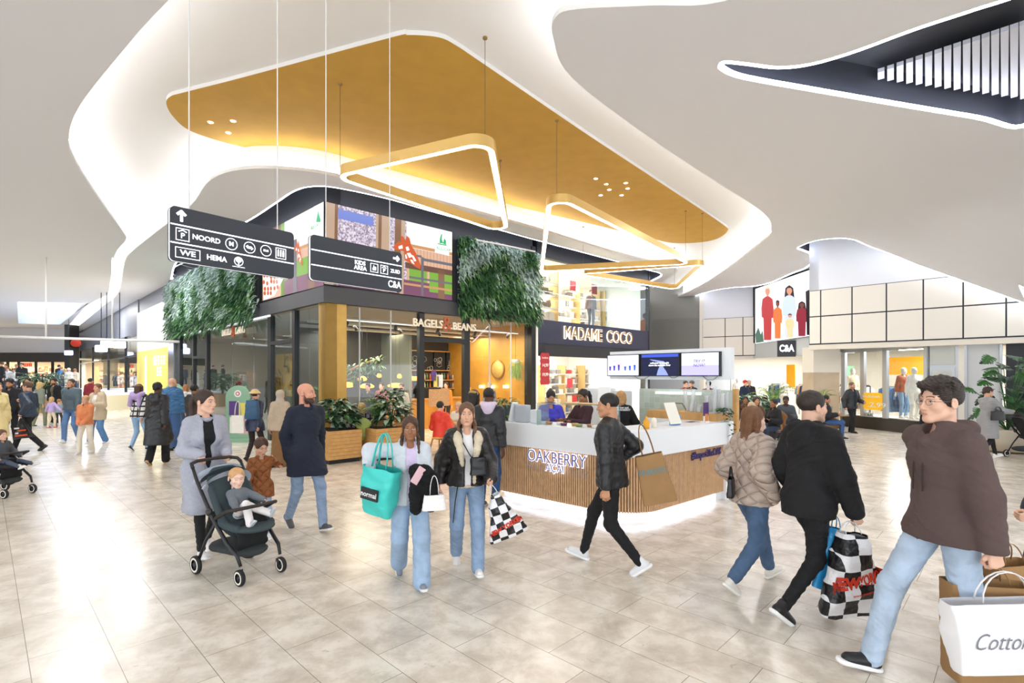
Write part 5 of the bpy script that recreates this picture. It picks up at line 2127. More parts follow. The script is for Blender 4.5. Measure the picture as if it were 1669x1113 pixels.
   s_.cone(Tp(0, 0, .10), p_end+Vector((0, 0, .04*k)), (.122*g+tk)*k, (.142*g+tk+fl_)*k, flat=(fy, .86))
   slv = tp.get('sleeve', 1.)
   sr_ = tp.get('sr', 0.)
   for i in (0, 1):
    if slv <= 0:
     continue
    if slv < .6:
     s_.chain([sh[i], sh[i].lerp(el[i], slv*2)], [(.056+tk)*k, (.054+tk+sr_)*k])
    else:
     en = el[i].lerp(wr_[i], (slv-.5)*2*.97)
     s_.chain([sh[i], el[i], en], [(.046+tk)*k, (.042+tk+sr_)*k, (.030+tk*.9+sr_*.7)*k])
   op = tp.get('open')
   if op:
    zb_ = tp.get('open_to', -.1)
    s_.chain([Tp(0, -.24, .53), Tp(0, -.24, .2), Tp(0, -.23, zb_)], [.19*k, .165*k, .15*k], .006, 'sub', ((1, 0, 0), .30+op*5))
    s_.cone(Tp(0, -.025, .43), Tp(0, -.03, .58), .060*k, .068*k, .006, 'sub')
    s_.cone(Tp(0, -.26, .55), Tp(0, -.22, .28), .24*k, .15*k, .006, 'sub', ((1, 0, 0), .44))
   else:
    s_.ell(Tp(0, -.045, .515), ((.042 if tp.get('hood') else .05)*k,)*3, .006, 'sub')
   if sit is None and hem < -.03:
    for i in (0, 1):
     s_.cone(hips[i], hips[i].lerp(knees[i], .12), (.088*g+tk*.8)*k)
   if hem < -.15:
    zt_ = pel.z+hem*k
    for i in (0, 1):
     e_ = hips[i].lerp(knees[i], min(1., (hips[i].z-zt_)/max(.05, hips[i].z-knees[i].z)))
     s_.cone(hips[i], e_+Vector((0, 0, .03*k)), (.095*g+tk)*k, (.085*g+tk+fl_*.5)*k, .06*k)
   hm = tp.get('hood')
   if hm:
    s_.chain([Tp(-.085, .02, .50), Tp(-.058, .11, .515), Tp(.058, .11, .515), Tp(.085, .02, .50)], [.034*k, .048*k, .048*k, .034*k], .02)
    s_.chain([Tp(-.085, .02, .49), Tp(-.062, -.05, .475), Tp(-.015, -.095, .44), Tp(.015, -.095, .44), Tp(.062, -.05, .475), Tp(.085, .02, .49)] if not op else [Tp(-.085, .02, .49), Tp(-.09, -.06, .44)], .026*k, .015)
    s_.ell(Tp(0, .125, .42), (.105*k, .055*k, .095*k), .03)
   cl = tp.get('collar')
   if cl:
    N_ = 10
    rr = [Tp(.062*math.cos(2*PI*j/N_), .014+.060*math.sin(2*PI*j/N_), .495+.012*math.sin(2*PI*j/N_)+cl*.3) for j in range(N_+1)]
    s_.chain(rr, (.014+cl*.3)*k, .008)
   for f_ in tp.get('adds', ()):
    f_(s_, Tp, k)
   if tp.get('cut', True):
    s_.plane((0, 0, 1), p_end.z)
   return garment(nm, s_, tp.get('mat') or cloth(c_, kd), tp.get('amp', .004) if lod < 2 else 0, tp.get('f', 1.), tp.get('lb'))
  if inner:
   make_top(inner, 'shirt', 0)
  make_top(top, top.get('name', 'jacket'), .006)
 res['Tp'] = Tp
 res['HM'] = HM
 # hair
 if hair and hair[0] != 'none':
  V, Q = hair_mesh(hair[0], hh*1.05/(k*hs), hd, lod)
  if len(V):
   np_obj('hair', xf(HM, V), Q, mat('hair_'+hair[1][1:], hair[1], .55, var=.15, vscale=25, bump=.6, bscale=120, kind='hair'), root)
 if hat:
  s_ = Sdf(.01)
  if hat[0] == 'hijab':
   s_.ell((0, .02, .04), (.088, .105, .095)).chain([(0, .02, -.05), (0, .015, -.14)], [.075, .10], .03)
   s_.ell((0, -.115, -.015), (.052, .075, .080), .008, 'sub')
  elif hat[0] == 'bucket':
   s_.ell((0, .015, .085), (.088, .10, .06))
   s_.cone((0, .015, .062), (0, .015, .05), .125, .135, .01, flat=((0, 0, 1), .22))
  elif hat[0] == 'beanie':
   s_.ell((0, .018, .065), (.086, .103, .085))
   s_.plane((0, .25, 1), .030)
  elif hat[0] == 'cap':
   s_.ell((0, .018, .060), (.086, .103, .075)).ell((0, -.11, .055), (.06, .07, .008), .01)
   s_.plane((0, 0, 1), .035)
  elif hat[0] == 'headband':
   s_.ell((0, .018, .050), (.088, .106, .094))
   s_.ell((0, .018, .050), (.08, .2, .2), 0, 'sub') if False else None
   s_.plane((0, -.5, 1), .02).plane((0, .5, -1), -.075)
  elif hat[0] == 'headphones':
   s_.chain([(-.088, .01, .0), (-.085, .01, .09), (0, .01, .15), (.085, .01, .09), (.088, .01, .0)], .010).ell((-.09, .01, -.01), (.02, .035, .04)).ell((.09, .01, -.01), (.02, .035, .04))
  V, Q = s_.mesh(max(hh*1.2, .006)/(k*hs))
  np_obj({'hijab': 'headscarf', 'bucket': 'bucket_hat', 'beanie': 'beanie', 'cap': 'cap', 'headband': 'headband', 'headphones': 'headphones'}[hat[0]], xf(HM, V), Q, cloth(hat[1], hat[2] if len(hat) > 2 else 'plain'), root)
 # shoes
 if shoes:
  for i in (0, 1):
   M = shoeM[i] @ Matrix.Scale(k*(.92 if fem else 1.), 4)
   up_ = Sdf(.02)
   up_.cone((0, .035, .045), (0, -.125, .036), .036, .033, flat=((0, 0, 1), .95))
   up_.cone((0, -.01, .06), (0, -.12, .036), .035, .028)
   up_.cone((0, .02, .05), (0, .015, .105 if shoes[2:] != ('low',) else .085), .037, .036)
   up_.plane((0, 0, 1), .018)
   V, Q = up_.mesh((.0075, .011, .016, .024)[lod])
   so = np_obj('shoe', xf(M, V), Q, cloth(shoes[0], 'shine'), root)
   if lod < 3:
    sl_ = Sdf(.01)
    sl_.cone((0, .048, .018), (0, -.145, .018), .039, .043, flat=((0, 0, 1), .62))
    sl_.plane((0, 0, 1), .0).plane((0, 0, -1), -.030)
    V, Q = sl_.mesh((.0075, .01, .014)[lod])
    np_obj('sole', xf(M, V), Q, mat('sole_'+shoes[1][1:], shoes[1], .6), so)
   if lod == 0 and len(shoes) > 2 and shoes[2] != 'low':
    for j in range(4):
     mb = MB()
     z_, y_ = .083-.010*j, -.035-.020*j
     mb.tube([M @ Vector((-.024, y_-.004, z_-.012)), M @ Vector((0, y_-.008, z_+.002)), M @ Vector((.024, y_+.002, z_-.012))], .0035*k, 5)
     mb.build('lace', mat('lace_'+shoes[2][1:], shoes[2], .8), so)
 if extra:
  extra(root, res, HM, Tp, k)
 W_ = Matrix.Translation((x, y, z0)) @ Matrix.Rotation(R(head_deg), 4, 'Z')
 root.matrix_basis = W_
 out = {'root': root}
 for c_ in 'RL':
  p, d, t, n_ = res[c_]
  r3 = W_.to_3x3()
  out[c_] = (W_ @ p, r3 @ d, r3 @ t, r3 @ n_)
 out['HM'] = W_ @ HM
 out['W'] = W_
 out['Tp'] = Tp
 return out
# ---------------------------------------------------------------- bags
def bag(name, top, w1, w0, h, dp, m, label, cat='bag', yaw=0, roll=0, pitch=0, crumple=.012, handles=.16, hm=None, seed=1, lean=(0, 0), pinch=0., opening=None, parent=None, sq=4.):
 """soft bag hanging from its top edge; w1 width at the top, w0 at the bottom; local -y is its front"""
 rnd_ = random.Random(seed)
 M = Matrix.Translation(top) @ Matrix.Rotation(R(yaw), 4, 'Z') @ Matrix.Rotation(R(roll), 4, 'Y') @ Matrix.Rotation(R(pitch), 4, 'X')
 root = empty(name, top, label, cat)
 nr, nc = 18, 36
 vs, fs = [], []
 from mathutils import noise as ns
 for i in range(nr+1):
  t = i/nr
  w = (w1+(w0-w1)*t)*(1-pinch*(1-t)**2.5)
  d = dp*(.35+.65*math.sin(PI*min(1, .18+.75*t))) if crumple > .006 else dp*(.72+.28*t)
  for j in range(nc):
   a = 2*PI*j/nc
   c, s = math.cos(a), math.sin(a)
   x = abs(c)**(2/sq)*(1 if c > 0 else -1)*w/2
   y = abs(s)**(2/sq)*(1 if s > 0 else -1)*d/2
   if i == nr:
    x, y = x*.97, y*.95
   n_ = ns.noise(Vector((x*7+seed, y*9, -t*5)))+.5*ns.noise(Vector((x*17, y*9+seed, -t*14)))
   k_ = crumple*n_*(1.2-.3*t)
   vs.append(M @ Vector((x+k_*c+lean[0]*t, y+k_*s*1.5+lean[1]*t, -h*t+crumple*.8*ns.noise(Vector((x*9, seed, t*3))))))
 for i in range(nr):
  for j in range(nc):
   fs.append((i*nc+j, (i+1)*nc+j, (i+1)*nc+(j+1) % nc, i*nc+(j+1) % nc))
 mb = MB()
 mb.add(vs, fs, smooth=True)
 mb.add(vs[-nc:], [list(range(nc))])
 o = mb.build('bag_body', m, root)
 # object-space pattern follows the bag
 o.data.transform(M.inverted())
 o.matrix_parent_inverse = Matrix.Identity(4)
 o.matrix_basis = mw(root).inverted() @ M
 if handles:
  for q in (-1, 1):
   mb = MB()
   yy = q*dp*.2
   P = [M @ Vector((w1*.22*math.cos(a), yy*(1-.7*math.sin(a)), .0+handles*math.sin(a))) for a in [PI*i/10 for i in range(11)]]
   mb.tube(P, .006 if handles < .3 else .012, 6, flat=.5)
   mb.build('handle', hm or m, root)
 return root, M
def checker_mat(name, sc_, c1='#151518', c2='#e9e9ec'):
 m = mat(name, c1, .3)
 N, L = m.node_tree.nodes, m.node_tree.links
 tc = N.new('ShaderNodeTexCoord')
 mp = N.new('ShaderNodeMapping')
 mp.inputs['Location'].default_value = (.01, 5.5, .02)
 mp.inputs['Scale'].default_value = (1, .001, 1)
 ck = N.new('ShaderNodeTexChecker')
 ck.inputs['Scale'].default_value = sc_
 ck.inputs[1].default_value = lin(c1)
 ck.inputs[2].default_value = lin(c2)
 L.new(tc.outputs['Object'], mp.inputs[0])
 L.new(mp.outputs[0], ck.inputs[0])
 L.new(ck.outputs[0], N['Principled BSDF'].inputs['Base Color'])
 nb = N.new('ShaderNodeTexNoise')
 nb.inputs['Scale'].default_value = 22
 L.new(tc.outputs['Object'], nb.inputs[0])
 bp = N.new('ShaderNodeBump')
 bp.inputs['Strength'].default_value = .6
 bp.inputs['Distance'].default_value = .02
 L.new(nb.outputs[0], bp.inputs['Height'])
 L.new(bp.outputs[0], N['Principled BSDF'].inputs['Normal'])
 return m
def WL(x, y, hd_, P, z0=0):
 """world point to a figure's own frame"""
 return tuple((Matrix.Translation((x, y, z0)) @ Matrix.Rotation(R(hd_), 4, 'Z')).inverted() @ Vector(P))
def front_text(s, size, M, y, x, z, m, par, bold=.003, sx=1., shear=0., rot=0., label=None):
 T = Matrix.Translation((x, 0, z)) @ Matrix.Rotation(PI/2, 4, 'X') @ Matrix.Rotation(R(rot), 4, 'Z')
 o = text(s, size, T, m, 'lettering', par, ext=0, bold=bold, sx=sx, shear=shear, label=label)
 src = [c for c in ([par] if par.type == 'MESH' else kids(par)) if c.type == 'MESH' and c.name.startswith(('bag_body', 'logo_box'))]
 if src:
  from mathutils.bvhtree import BVHTree
  sm_ = src[0].data
  Mi = M.inverted() @ mw(src[0])
  tree = BVHTree.FromPolygons([Mi @ v.co for v in sm_.vertices], [list(p.vertices) for p in sm_.polygons])
  for v in o.data.vertices:
   hit = tree.ray_cast(Vector((v.co.x, -1, v.co.z)), Vector((0, 1, 0)))[0]
   v.co.y = (hit.y if hit else y)-.005
 else:
  for v in o.data.vertices:
   v.co.y = y
 o.data.transform(M)
 return o
M_red = mat('red_print', '#cf3418', .5)
M_whitep = mat('white_print', '#f2f2f2', .5)
M_blackp = mat('black_print', '#141416', .5)
# ---------------------------------------------------------------- strollers
def stroller(x, y, hd_, label, body_c='#39464a', canopy_c='#c9d3e2', wheel_rim='#e9e4d8', name='stroller', full=True):
 root = empty(name, (0, 0, 0), label, 'stroller')
 fm_ = mat('stroller_frame', '#1d1e22', .4)
 fab = mat('stroller_fabric_'+body_c[1:], body_c, .9, bump=.3, bscale=160)
 for q in (-1, 1):
  mb = MB()
  mb.tube([(.235*q, .44, .98), (.235*q, .36, .86), (.225*q, .10, .55), (.215*q, -.14, .34), (.20*q, -.27, .26), (.19*q, -.31, .17)], [.014, .016, .018, .018, .017, .014], 10)
  mb.build('side_rail', fm_, root)
  mb = MB()
  mb.tube([(.225*q, .06, .50), (.245*q, .18, .33), (.25*q, .30, .13)], [.016, .014, .014], 8)
  mb.build('rear_leg', fm_, root)
  mb = MB()
  mb.ball((.235*q, .14, .60), (.028, .04, .04))
  mb.build('hinge', fm_, root)
 mb = MB()
 mb.tube([(-.235, .44, .98), (-.225, .49, 1.015), (-.16, .52, 1.03), (0, .525, 1.035), (.16, .52, 1.03), (.225, .49, 1.015), (.235, .44, .98)], .017, 10)
 mb.build('handle', mat('stroller_grip', '#2b2320', .6), root)
 mb = MB()
 mb.tube([(-.24, .02, .56), (-.235, -.14, .64), (-.19, -.24, .665), (0, -.27, .67), (.19, -.24, .665), (.235, -.14, .64), (.24, .02, .56)], .017, 10)
 mb.build('bumper_bar', mat('stroller_grip', '#2b2320', .6), root)
 s_ = Sdf(.03)
 s_.cone((-.15, .26, .86), (.15, .26, .86), .03).cone((-.17, .02, .50), (.17, .02, .50), .04)
 s_.cone((0, .255, .84), (0, .03, .50), .19, .20, flat=((0, .83, -.55), .17))
 s_.cone((0, .03, .47), (0, -.20, .465), .19, .18, flat=((0, 0, 1), .22))
 for q in (-1, 1):
  s_.cone((.175*q, .22, .78), (.18*q, 0, .52), .03).cone((.18*q, .0, .50), (.17*q, -.2, .48), .03)
 V, Q = s_.mesh(.012)
 np_obj('seat', V, Q, fab, root)
 s_ = Sdf(.02)
 s_.cone((-.14, -.20, .44), (.14, -.20, .44), .03).cone((-.13, -.16, .30), (.13, -.16, .30), .03).cone((0, -.20, .44), (0, -.15, .30), .15, .14, flat=((0, 1, 0), .2))
 V, Q = s_.mesh(.012)
 np_obj('footrest', V, Q, mat('black_fabric', '#17181a', .9), root)
 s_ = Sdf(.02)
 s_.cone((0, .24, .22), (0, -.14, .24), .17, .15, flat=((0, 0, 1), .35))
 V, Q = s_.mesh(.014, wr(.004))
 np_obj('basket', V, Q, mat('basket_fabric', '#33383a', .9), root)
 for i, (a0, m_) in enumerate(((0, canopy_c), (1, body_c), (2, canopy_c))):
  mb = MB()
  vs, fs = [], []
  n = 14
  for j in range(n+1):
   a = PI*j/n
   for (yy, zz, rr) in ((.44-.07*i, .84-.03*i, .235), (.41-.085*i, .90-.035*i, .225)):
    vs.append((rr*math.cos(a), yy-.09*math.sin(a), zz+(.10+.015*i)*math.sin(a)))
  for j in range(n):
   fs.append((2*j, 2*j+1, 2*j+3, 2*j+2))
  mb.add(vs, fs, smooth=True)
  # thickness
  mb.add([(p[0]*.96, p[1]+.004, p[2]-.012) for p in vs], [f[::-1] for f in fs], smooth=True)
  mb.build('canopy', mat('canopy_'+m_[1:], m_, .6, bump=.5, bscale=14), root)
 wh = mat('tyre', '#1b1b1d', .7)
 for (wx, wy, r_) in ((-.20, -.31, .072), (.20, -.31, .072), (-.265, .32, .085), (.265, .32, .085)):
  Mw = Matrix.Translation((wx, wy, r_)) @ Matrix.Rotation(PI/2, 4, 'Y')
  mb = MB()
  w_ = .018
  mb.lathe([(r_*.72, -w_), (r_*.93, -w_), (r_, -w_*.6), (r_, w_*.6), (r_*.93, w_), (r_*.72, w_)], 28, 0, Mw)
  wo = mb.build('wheel', wh, root)
  mb = MB()
  mb.lathe([(r_*.60, -w_*1.04), (r_*.74, -w_*1.1), (r_*.80, -w_*1.04)], 28, 0, Mw)
  mb.lathe([(r_*.80, w_*1.04), (r_*.74, w_*1.1), (r_*.60, w_*1.04)], 28, 0, Mw)
  mb.build('rim', mat('cream_rim', wheel_rim, .5), wo)
  mb = MB()
  mb.lathe([(.001, -w_*.9), (r_*.3, -w_*.9), (r_*.3, w_*.9), (.001, w_*.9)], 16, 0, Mw)
  for j in range(5):
   a = j*2*PI/5
   mb.box(-.008, .008, 0, r_*.75, -w_*.6, w_*.6, M=Mw @ Matrix.Rotation(a, 4, 'Z'))
  mb.build('hub', fm_, wo)
  mb = MB()
  mb.tube([(wx-.025*(1 if wx > 0 else -1), wy, r_), (wx-.03*(1 if wx > 0 else -1), wy+(.02 if wy < 0 else 0), r_*1.9)], .012, 8)
  mb.build('fork', fm_, root)
 root.matrix_basis = Matrix.Translation((x, y, 0)) @ Matrix.Rotation(R(hd_), 4, 'Z')
 return root
# ---------------------------------------------------------------- foreground figures
# woman pushing the stroller
sx_, sy_, sh_ = -2.57, 4.94, 57
stroller(sx_, sy_, sh_, 'black and grey stroller with a baby, pushed by the woman in grey')
Ms = Matrix.Translation((sx_, sy_, 0)) @ Matrix.Rotation(R(sh_), 4, 'Z')
wx, wy, wh_ = -3.22, 5.42, 50
hR, hL = Ms @ Vector((-.10, .58, 1.075)), Ms @ Vector((.16, .575, 1.07))
person('woman in a long pale grey wool coat pushing the stroller with the baby', wx, wy, wh_, 1.74, 0, 'fair', ('ponytail', '#38261c'), dict(brow='#3a2a22', lips='#c06a66'),
       top=dict(c='#a9abb8', k='wool', t=.020, hem=-.46, open=.012, open_to=-.02, collar=.02, flare=.035, name='coat'), inner=dict(c='#121215', t=.006), bottom=dict(c='#141416', k='plain', w=-.008, hem=.05),
       shoes=('#e9e6e4', '#f4f4f4', '#ffffff'), step=.42, lead='R', fem=True, turn=30, nod=2, lean=5,
       hands=(WL(wx, wy, wh_, hR), WL(wx, wy, wh_, hL)), grip=(1, 1), hand_d=((0, -.8, -.7), (0, -.8, -.7)), hand_t=((1, 0, 0), (-1, 0, 0)))
# baby
bp_ = Ms @ Vector((0, -.0, 0))
person('baby with pacifier, grey cardigan and spotted white leggings, sitting in the grey stroller', bp_.x, bp_.y, sh_, .80, 0, 'pale', ('buzz', '#d0a070'), dict(closed=True, brow='#c79a78', lips='#d98a80', w=1.12, neck=.8),
       top=dict(c='#6e747c', k='knit', t=.03, hem=-.05, name='cardigan'), bottom=dict(c='#e8e2e0', k='plain', w=.03), shoes=('#aeb6c2', '#c6cbd2', 'low'),
       sit=.56, feet=((-.08, -.30, -40, .50), (.12, -.30, -55, .56)), hands=((-.13, -.16, .62), (.15, -.20, .66)), grip=(.5, .3), lean=-24, nod=10, hs=1.75, turn=-12)
mb = MB()
# toddler holding the man's hand
mx_, my_, mh_ = -2.52, 6.32, 48
tx, ty, th_ = -2.93, 6.05, 35
grab = Vector((-2.72, 6.20, .80))
person('toddler girl in a quilted rust jacket, holding the hand of the bald man', tx, ty, th_, 1.12, 0, 'light', ('pigtail', '#4a3020'), dict(brow='#4a3020', lips='#c46e64', w=1.05, neck=.85),
       top=dict(c='#9a5a2c', k='quilt', t=.022, hem=-.20, flare=.02), bottom=dict(c='#a9bfdc', w=.004), shoes=('#e8e8ea', '#ffffff', 'low'), step=.25, lead='L', nod=22, turn=15,
       hands=((-.20, -.12, .48), WL(tx, ty, th_, grab-Vector((.045, .02, 0)))), grip=(0, 1), hs=1.32)
person('bald bearded man in a long navy coat holding the toddler by the hand', mx_, my_, mh_, 1.83, 0, 'ruddy', None, dict(beard='#2a1c16', bd=.92, brow='#2a1c16'),
       top=dict(c='#1c2233', k='plain', t=.014, hem=-.28, flare=.012, collar=.022, name='coat'), bottom=dict(c='#7f9cc4', w=.002), shoes=('#4c4c4e', '#e4e2de', '#e6e6e6'), step=.62, lead='L', turn=38, lean=3,
       hands=(WL(mx_, my_, mh_, grab+Vector((.03, .02, .09))), (.27, .12, .80)), grip=(1, .4))
# girl in white hoodie
gx, gy, gh = -.93, 4.72, 18
rg = person('girl in an open pale hoodie and wide jeans with braids, carrying a turquoise bag', gx, gy, gh, 1.54, 0, 'brown', ('braids', '#4a3122'), dict(brow='#2e1d14', lips='#a8665a', iris='#2a180e'),
       top=dict(c='#d4dae2', k='knit', t=.022, hem=-.10, open=.010, hood=1, sr=.010, name='hoodie'), inner=dict(c='#d8c6e6', t=.004, hem=-.06, sleeve=0, name='tank'), bottom=dict(c='#8fb0d6', w=.042),
       shoes=('#7f8794', '#e9e6e2', '#f4f4f6'), step=.55, lead='L', turn=-6, nod=0, fem=True, lean=2,
       hands=(WL(gx, gy, gh, (-1.27, 4.60, 1.00)), WL(gx, gy, gh, (-.80, 4.47, .99))), grip=(.8, .6), elbow=((-.9, .6, .1), (.5, 1, -.4)), hand_d=((.0, -.2, -1), (-.25, -.9, -.1)))
tb, Mt = bag('tote_bag', Vector((-1.13, 4.52, 1.07)), .36, .30, .42, .22, mat('turquoise_plastic', '#3fc9c0', .45, bump=.4, bscale=14), 'turquoise shopping bag with a black logo box on the shoulder of the hoodie girl', yaw=-28, roll=7, handles=.30, seed=4, crumple=.016,
              hm=mat('turquoise_plastic', '#3fc9c0', .45))
mb = MB()
mb.box(-.11, .08, -.122, -.110, -.27, -.17, M=Mt)
lg = mb.build('logo_box', M_blackp, tb)
front_text('normal', .062, Mt, -.131, -.015, -.222, M_whitep, lg, .001)
# fluffy black jacket over her arm, phone, small white handbag
s_ = Sdf(.03)
s_.chain([(-.84, 4.52, 1.04), (-.76, 4.46, 1.02), (-.68, 4.46, .98)], [.06, .075, .055]).chain([(-.80, 4.47, .99), (-.81, 4.46, .84), (-.83, 4.47, .72)], [.075, .07, .05]).chain([(-.70, 4.46, .96), (-.69, 4.45, .84), (-.70, 4.46, .74)], [.06, .06, .045])
V, Q = s_.mesh(.007, wr(.009, 2, 2.2))
np_obj('folded_jacket', V, Q, mat('black_teddy', '#0f0f12', 1., bump=1, bscale=180), label='black fluffy jacket draped over the forearm of the hoodie girl', cat='jacket')
mb = MB()
mb.box(-.036, .036, -.004, .004, -.075, .075, bev=.004, M=Matrix.Translation((-.79, 4.36, 1.03)) @ Matrix.Rotation(R(35), 4, 'Z') @ Matrix.Rotation(R(35), 4, 'Y'))
mb.build('phone', mat('pink_phone', '#e0b8c0', .3), label='pale pink phone in the left hand of the hoodie girl', cat='phone')
hb_, Mh_ = bag('handbag', Vector((-.66, 4.40, .86)), .17, .21, .13, .07, mat('white_leather', '#eceae8', .35), 'small white shoulder bag hanging below the black fluffy jacket', yaw=15, crumple=.003, handles=.16, seed=9, sq=3)
# woman in shearling jacket
ax_, ay_, ah_ = -.44, 5.02, 12
M_fur = mat('cream_shearling', '#e2d3b8', 1., bump=1, bscale=120)
def shear_extra(root, res, HM, Tp, k):
 s = Sdf(.015)
 s.chain([Tp(-.062, -.155, .18), Tp(-.082, -.165, .32), Tp(-.105, -.125, .43), Tp(-.10, .0, .50), Tp(-.05, .085, .51), Tp(.05, .085, .51), Tp(.10, .0, .50), Tp(.105, -.125, .43), Tp(.082, -.165, .32), Tp(.062, -.155, .18), Tp(.06, -.15, .0)], [.018, .032, .040, .036, .038, .038, .036, .040, .032, .018, .016])
 V, Q = s.mesh(.008, wr(.005, 1, 2))
 np_obj('shearling_collar', V, Q, M_fur, root, label='cream shearling collar and lining')
 s = Sdf(.01)
 s.chain([Tp(.15*g_*math.cos(a), .005+.115*g_*math.sin(a), -.045) for a in [2*PI*i/16 for i in range(17)] for g_ in (1,)], .019)
 V, Q = s.mesh(.009, wr(.003, 1, 2))
 np_obj('shearling_hem', V, Q, M_fur, root, label='cream shearling hem')
 for c_ in 'RL':
  p, d, t, n_ = res[c_]
  s = Sdf(.01)
  w = p-d*.10*k
  s.cone(w-d*.05, w-d*.02, .044, .046)
  V, Q = s.mesh(.008, wr(.003, 1, 2))
  np_obj('shearling_cuff', V, Q, M_fur, root, label='cream shearling cuff')
 mb = MB()
 mb.tube([Tp(-.10, -.12, -.02), Tp(-.13, -.14, -.18), Tp(-.15, -.13, -.40)], .018, 6, flat=.25)
 mb.build('belt_strap', mat('black_strap', '#131315', .5), root)
bw = person('woman in a black shearling collar jacket and jeans with two braids, carrying a chequered bag', ax_, ay_, ah_, 1.64, 0, 'light', ('braids', '#6a4a34'), dict(brow='#4a3424', lips='#b56c62'),
   top=dict(c='#1f1c1c', k='leather', t=.034, hem=-.05, open=.006, sr=.012), inner=dict(c='#f0eeee', t=.004), bottom=dict(c='#7e9fca', w=.018), shoes=('#ece9e8', '#f7f7f7', '#ffffff'),
   step=.50, lead='L', turn=-6, nod=-3, fem=True, lean=2, hands=((-.26, .10, .82), WL(ax_, ay_, ah_, (-.20, 4.88, .90))), grip=(.4, 1), extra=shear_extra)
hp_ = bw['L'][0]
cb, Mc = bag('plastic_bag', hp_+Vector((.05, -.01, -.10)), .16, .38, .42, .12, checker_mat('chequer_small', 13.5), 'black and white chequered plastic bag with red lettering held by the shearling jacket woman', yaw=12, roll=-20, pinch=.5, handles=.10, seed=5, crumple=.02,
              hm=mat('white_plastic', '#e6e6ea', .4))
front_text('NEW YORKER', .062, Mc, -.075, .0, -.30, M_red, cb, .004, sx=.85, rot=8)
hbk, Mhb = bag('handbag', hp_+Vector((-.09, -.06, .26)), .13, .17, .16, .07, mat('black_leather_bag', '#141418', .4), 'small black crossbody bag on the hip of the shearling jacket woman', yaw=20, crumple=.004, handles=.0, seed=3, sq=3)
mb = MB()
mb.tube([bw['W'] @ bw['Tp'](.12, -.10, .12), bw['W'] @ bw['Tp'](.0, -.175, .30), bw['W'] @ bw['Tp'](-.09, -.10, .47)], .008, 6, flat=.5)
mb.build('strap', mat('black_strap', '#131315', .5), hbk)
# man in black with the brown paper bag
kx_, ky_, kh_ = .97, 5.05, -118
km = person('man all in black with short dark hair walking past the kiosk, paper bag behind him', kx_, ky_, kh_, 1.77, 0, 'olive', ('buzz', '#18120f'), dict(brow='#1c1410', hv=.8),
   top=dict(c='#1b1b1e', k='shine', t=.020, hem=-.10, collar=.03), bottom=dict(c='#0f0f12', k='plain', w=-.004), shoes=('#dfe0e2', '#f2f2f2', '#2a2a30'), step=.72, lead='R', lean=4, turn=10, nod=4,
   hands=((-.22, -.02, 1.0), (.24, .02, .80)), grip=(1, .3), girth=1.08)
bb_, Mb = bag('paper_bag', Vector((1.33, 5.06, 1.10)), .26, .33, .47, .17, mat('kraft_paper', '#a27c50', .8, bump=.35, bscale=16, var=.06), 'large brown paper carrier bag over the shoulder of the man in black', yaw=-14, roll=-14, crumple=.005, handles=.30, seed=7, sq=12,
               hm=mat('kraft_handle', '#8e6a42', .8))
front_text('PRIMARK', .085, Mb, -.09, -.0, -.16, mat('teal_print', '#6c8a8c', .7), bb_, .001, sx=.8)
# couple on the right
wx2, wy2, wh2 = 2.12, 4.60, 112
ww = person('woman with long brown hair in a quilted beige jacket', wx2, wy2, wh2, 1.66, 0, 'pale', ('long', '#70492c'), dict(len=.26, brow='#5a3c26', lips='#c9766e'),
   top=dict(c='#b9a699', k='quilt', t=.036, hem=-.10, sr=.014, collar=.012), bottom=dict(c='#3f638f', w=.012, hem=.10), shoes=('#e6e1d8', '#f3f1ec', '#ffffff'), step=.70, lead='L', turn=-14, fem=True, girth=1.12, lean=4,
   hands=((-.24, .0, .86), (.22, -.1, .86)), grip=(.4, .4))
bag('handbag', Vector((1.90, 4.50, .98)), .16, .18, .16, .06, mat('black_leather_bag', '#141418', .4), 'black handbag hanging behind the woman in the quilted beige jacket', yaw=60, crumple=.004, handles=.1, seed=2)
nx, ny, nh = 2.33, 4.08, 108
gp = Vector((2.56, 3.86, .83))
nm = person('man in a black hooded jacket with short dark hair, carrying blue and chequered bags', nx, ny, nh, 1.83, 0, 'fair', ('short', '#2a201a'), dict(brow='#2a201a', hv=.6, beard='#4a382e', bd=.3),
   top=dict(c='#131316', k='plain', t=.028, hem=-.14, hood=1, sr=.006), bottom=dict(c='#0e0e11', k='plain', w=-.008), shoes=('#141416', '#f2f2f2', '#141416'), step=.80, lead='L', turn=-10, lean=5, girth=1.08,
   hands=(WL(nx, ny, nh, gp), (.25, -.15, .9)), grip=(1, .5))
hp_ = nm['R'][0]
bag('plastic_bag', hp_+Vector((-.10, .10, -.06)), .16, .27, .46, .12, mat('blue_plastic', '#2d9bd8', .35, bump=.5, bscale=14), 'bright blue plastic bag behind the larger chequered bag', yaw=5, roll=6, pinch=.35, handles=.09, seed=6, crumple=.022)
cb, Mc = bag('plastic_bag', hp_+Vector((-.07, -.05, -.06)), .26, .52, .60, .18, checker_mat('chequer_large', 9.0), 'larger black and white chequered plastic bag with red lettering, at front right', yaw=2, roll=-4, pinch=.45, handles=.09, seed=8, crumple=.026,
              hm=mat('white_plastic', '#e6e6ea', .4))
front_text('NEW', .115, Mc, -.105, -.12, -.34, M_red, cb, .008, sx=.8, rot=6)
front_text('YORKER', .11, Mc, -.105, .09, -.31, M_red, cb, .006, sx=.52, rot=10)
front_text('www.newyorker.de', .03, Mc, -.105, .05, -.41, M_red, cb, .0005, rot=8)
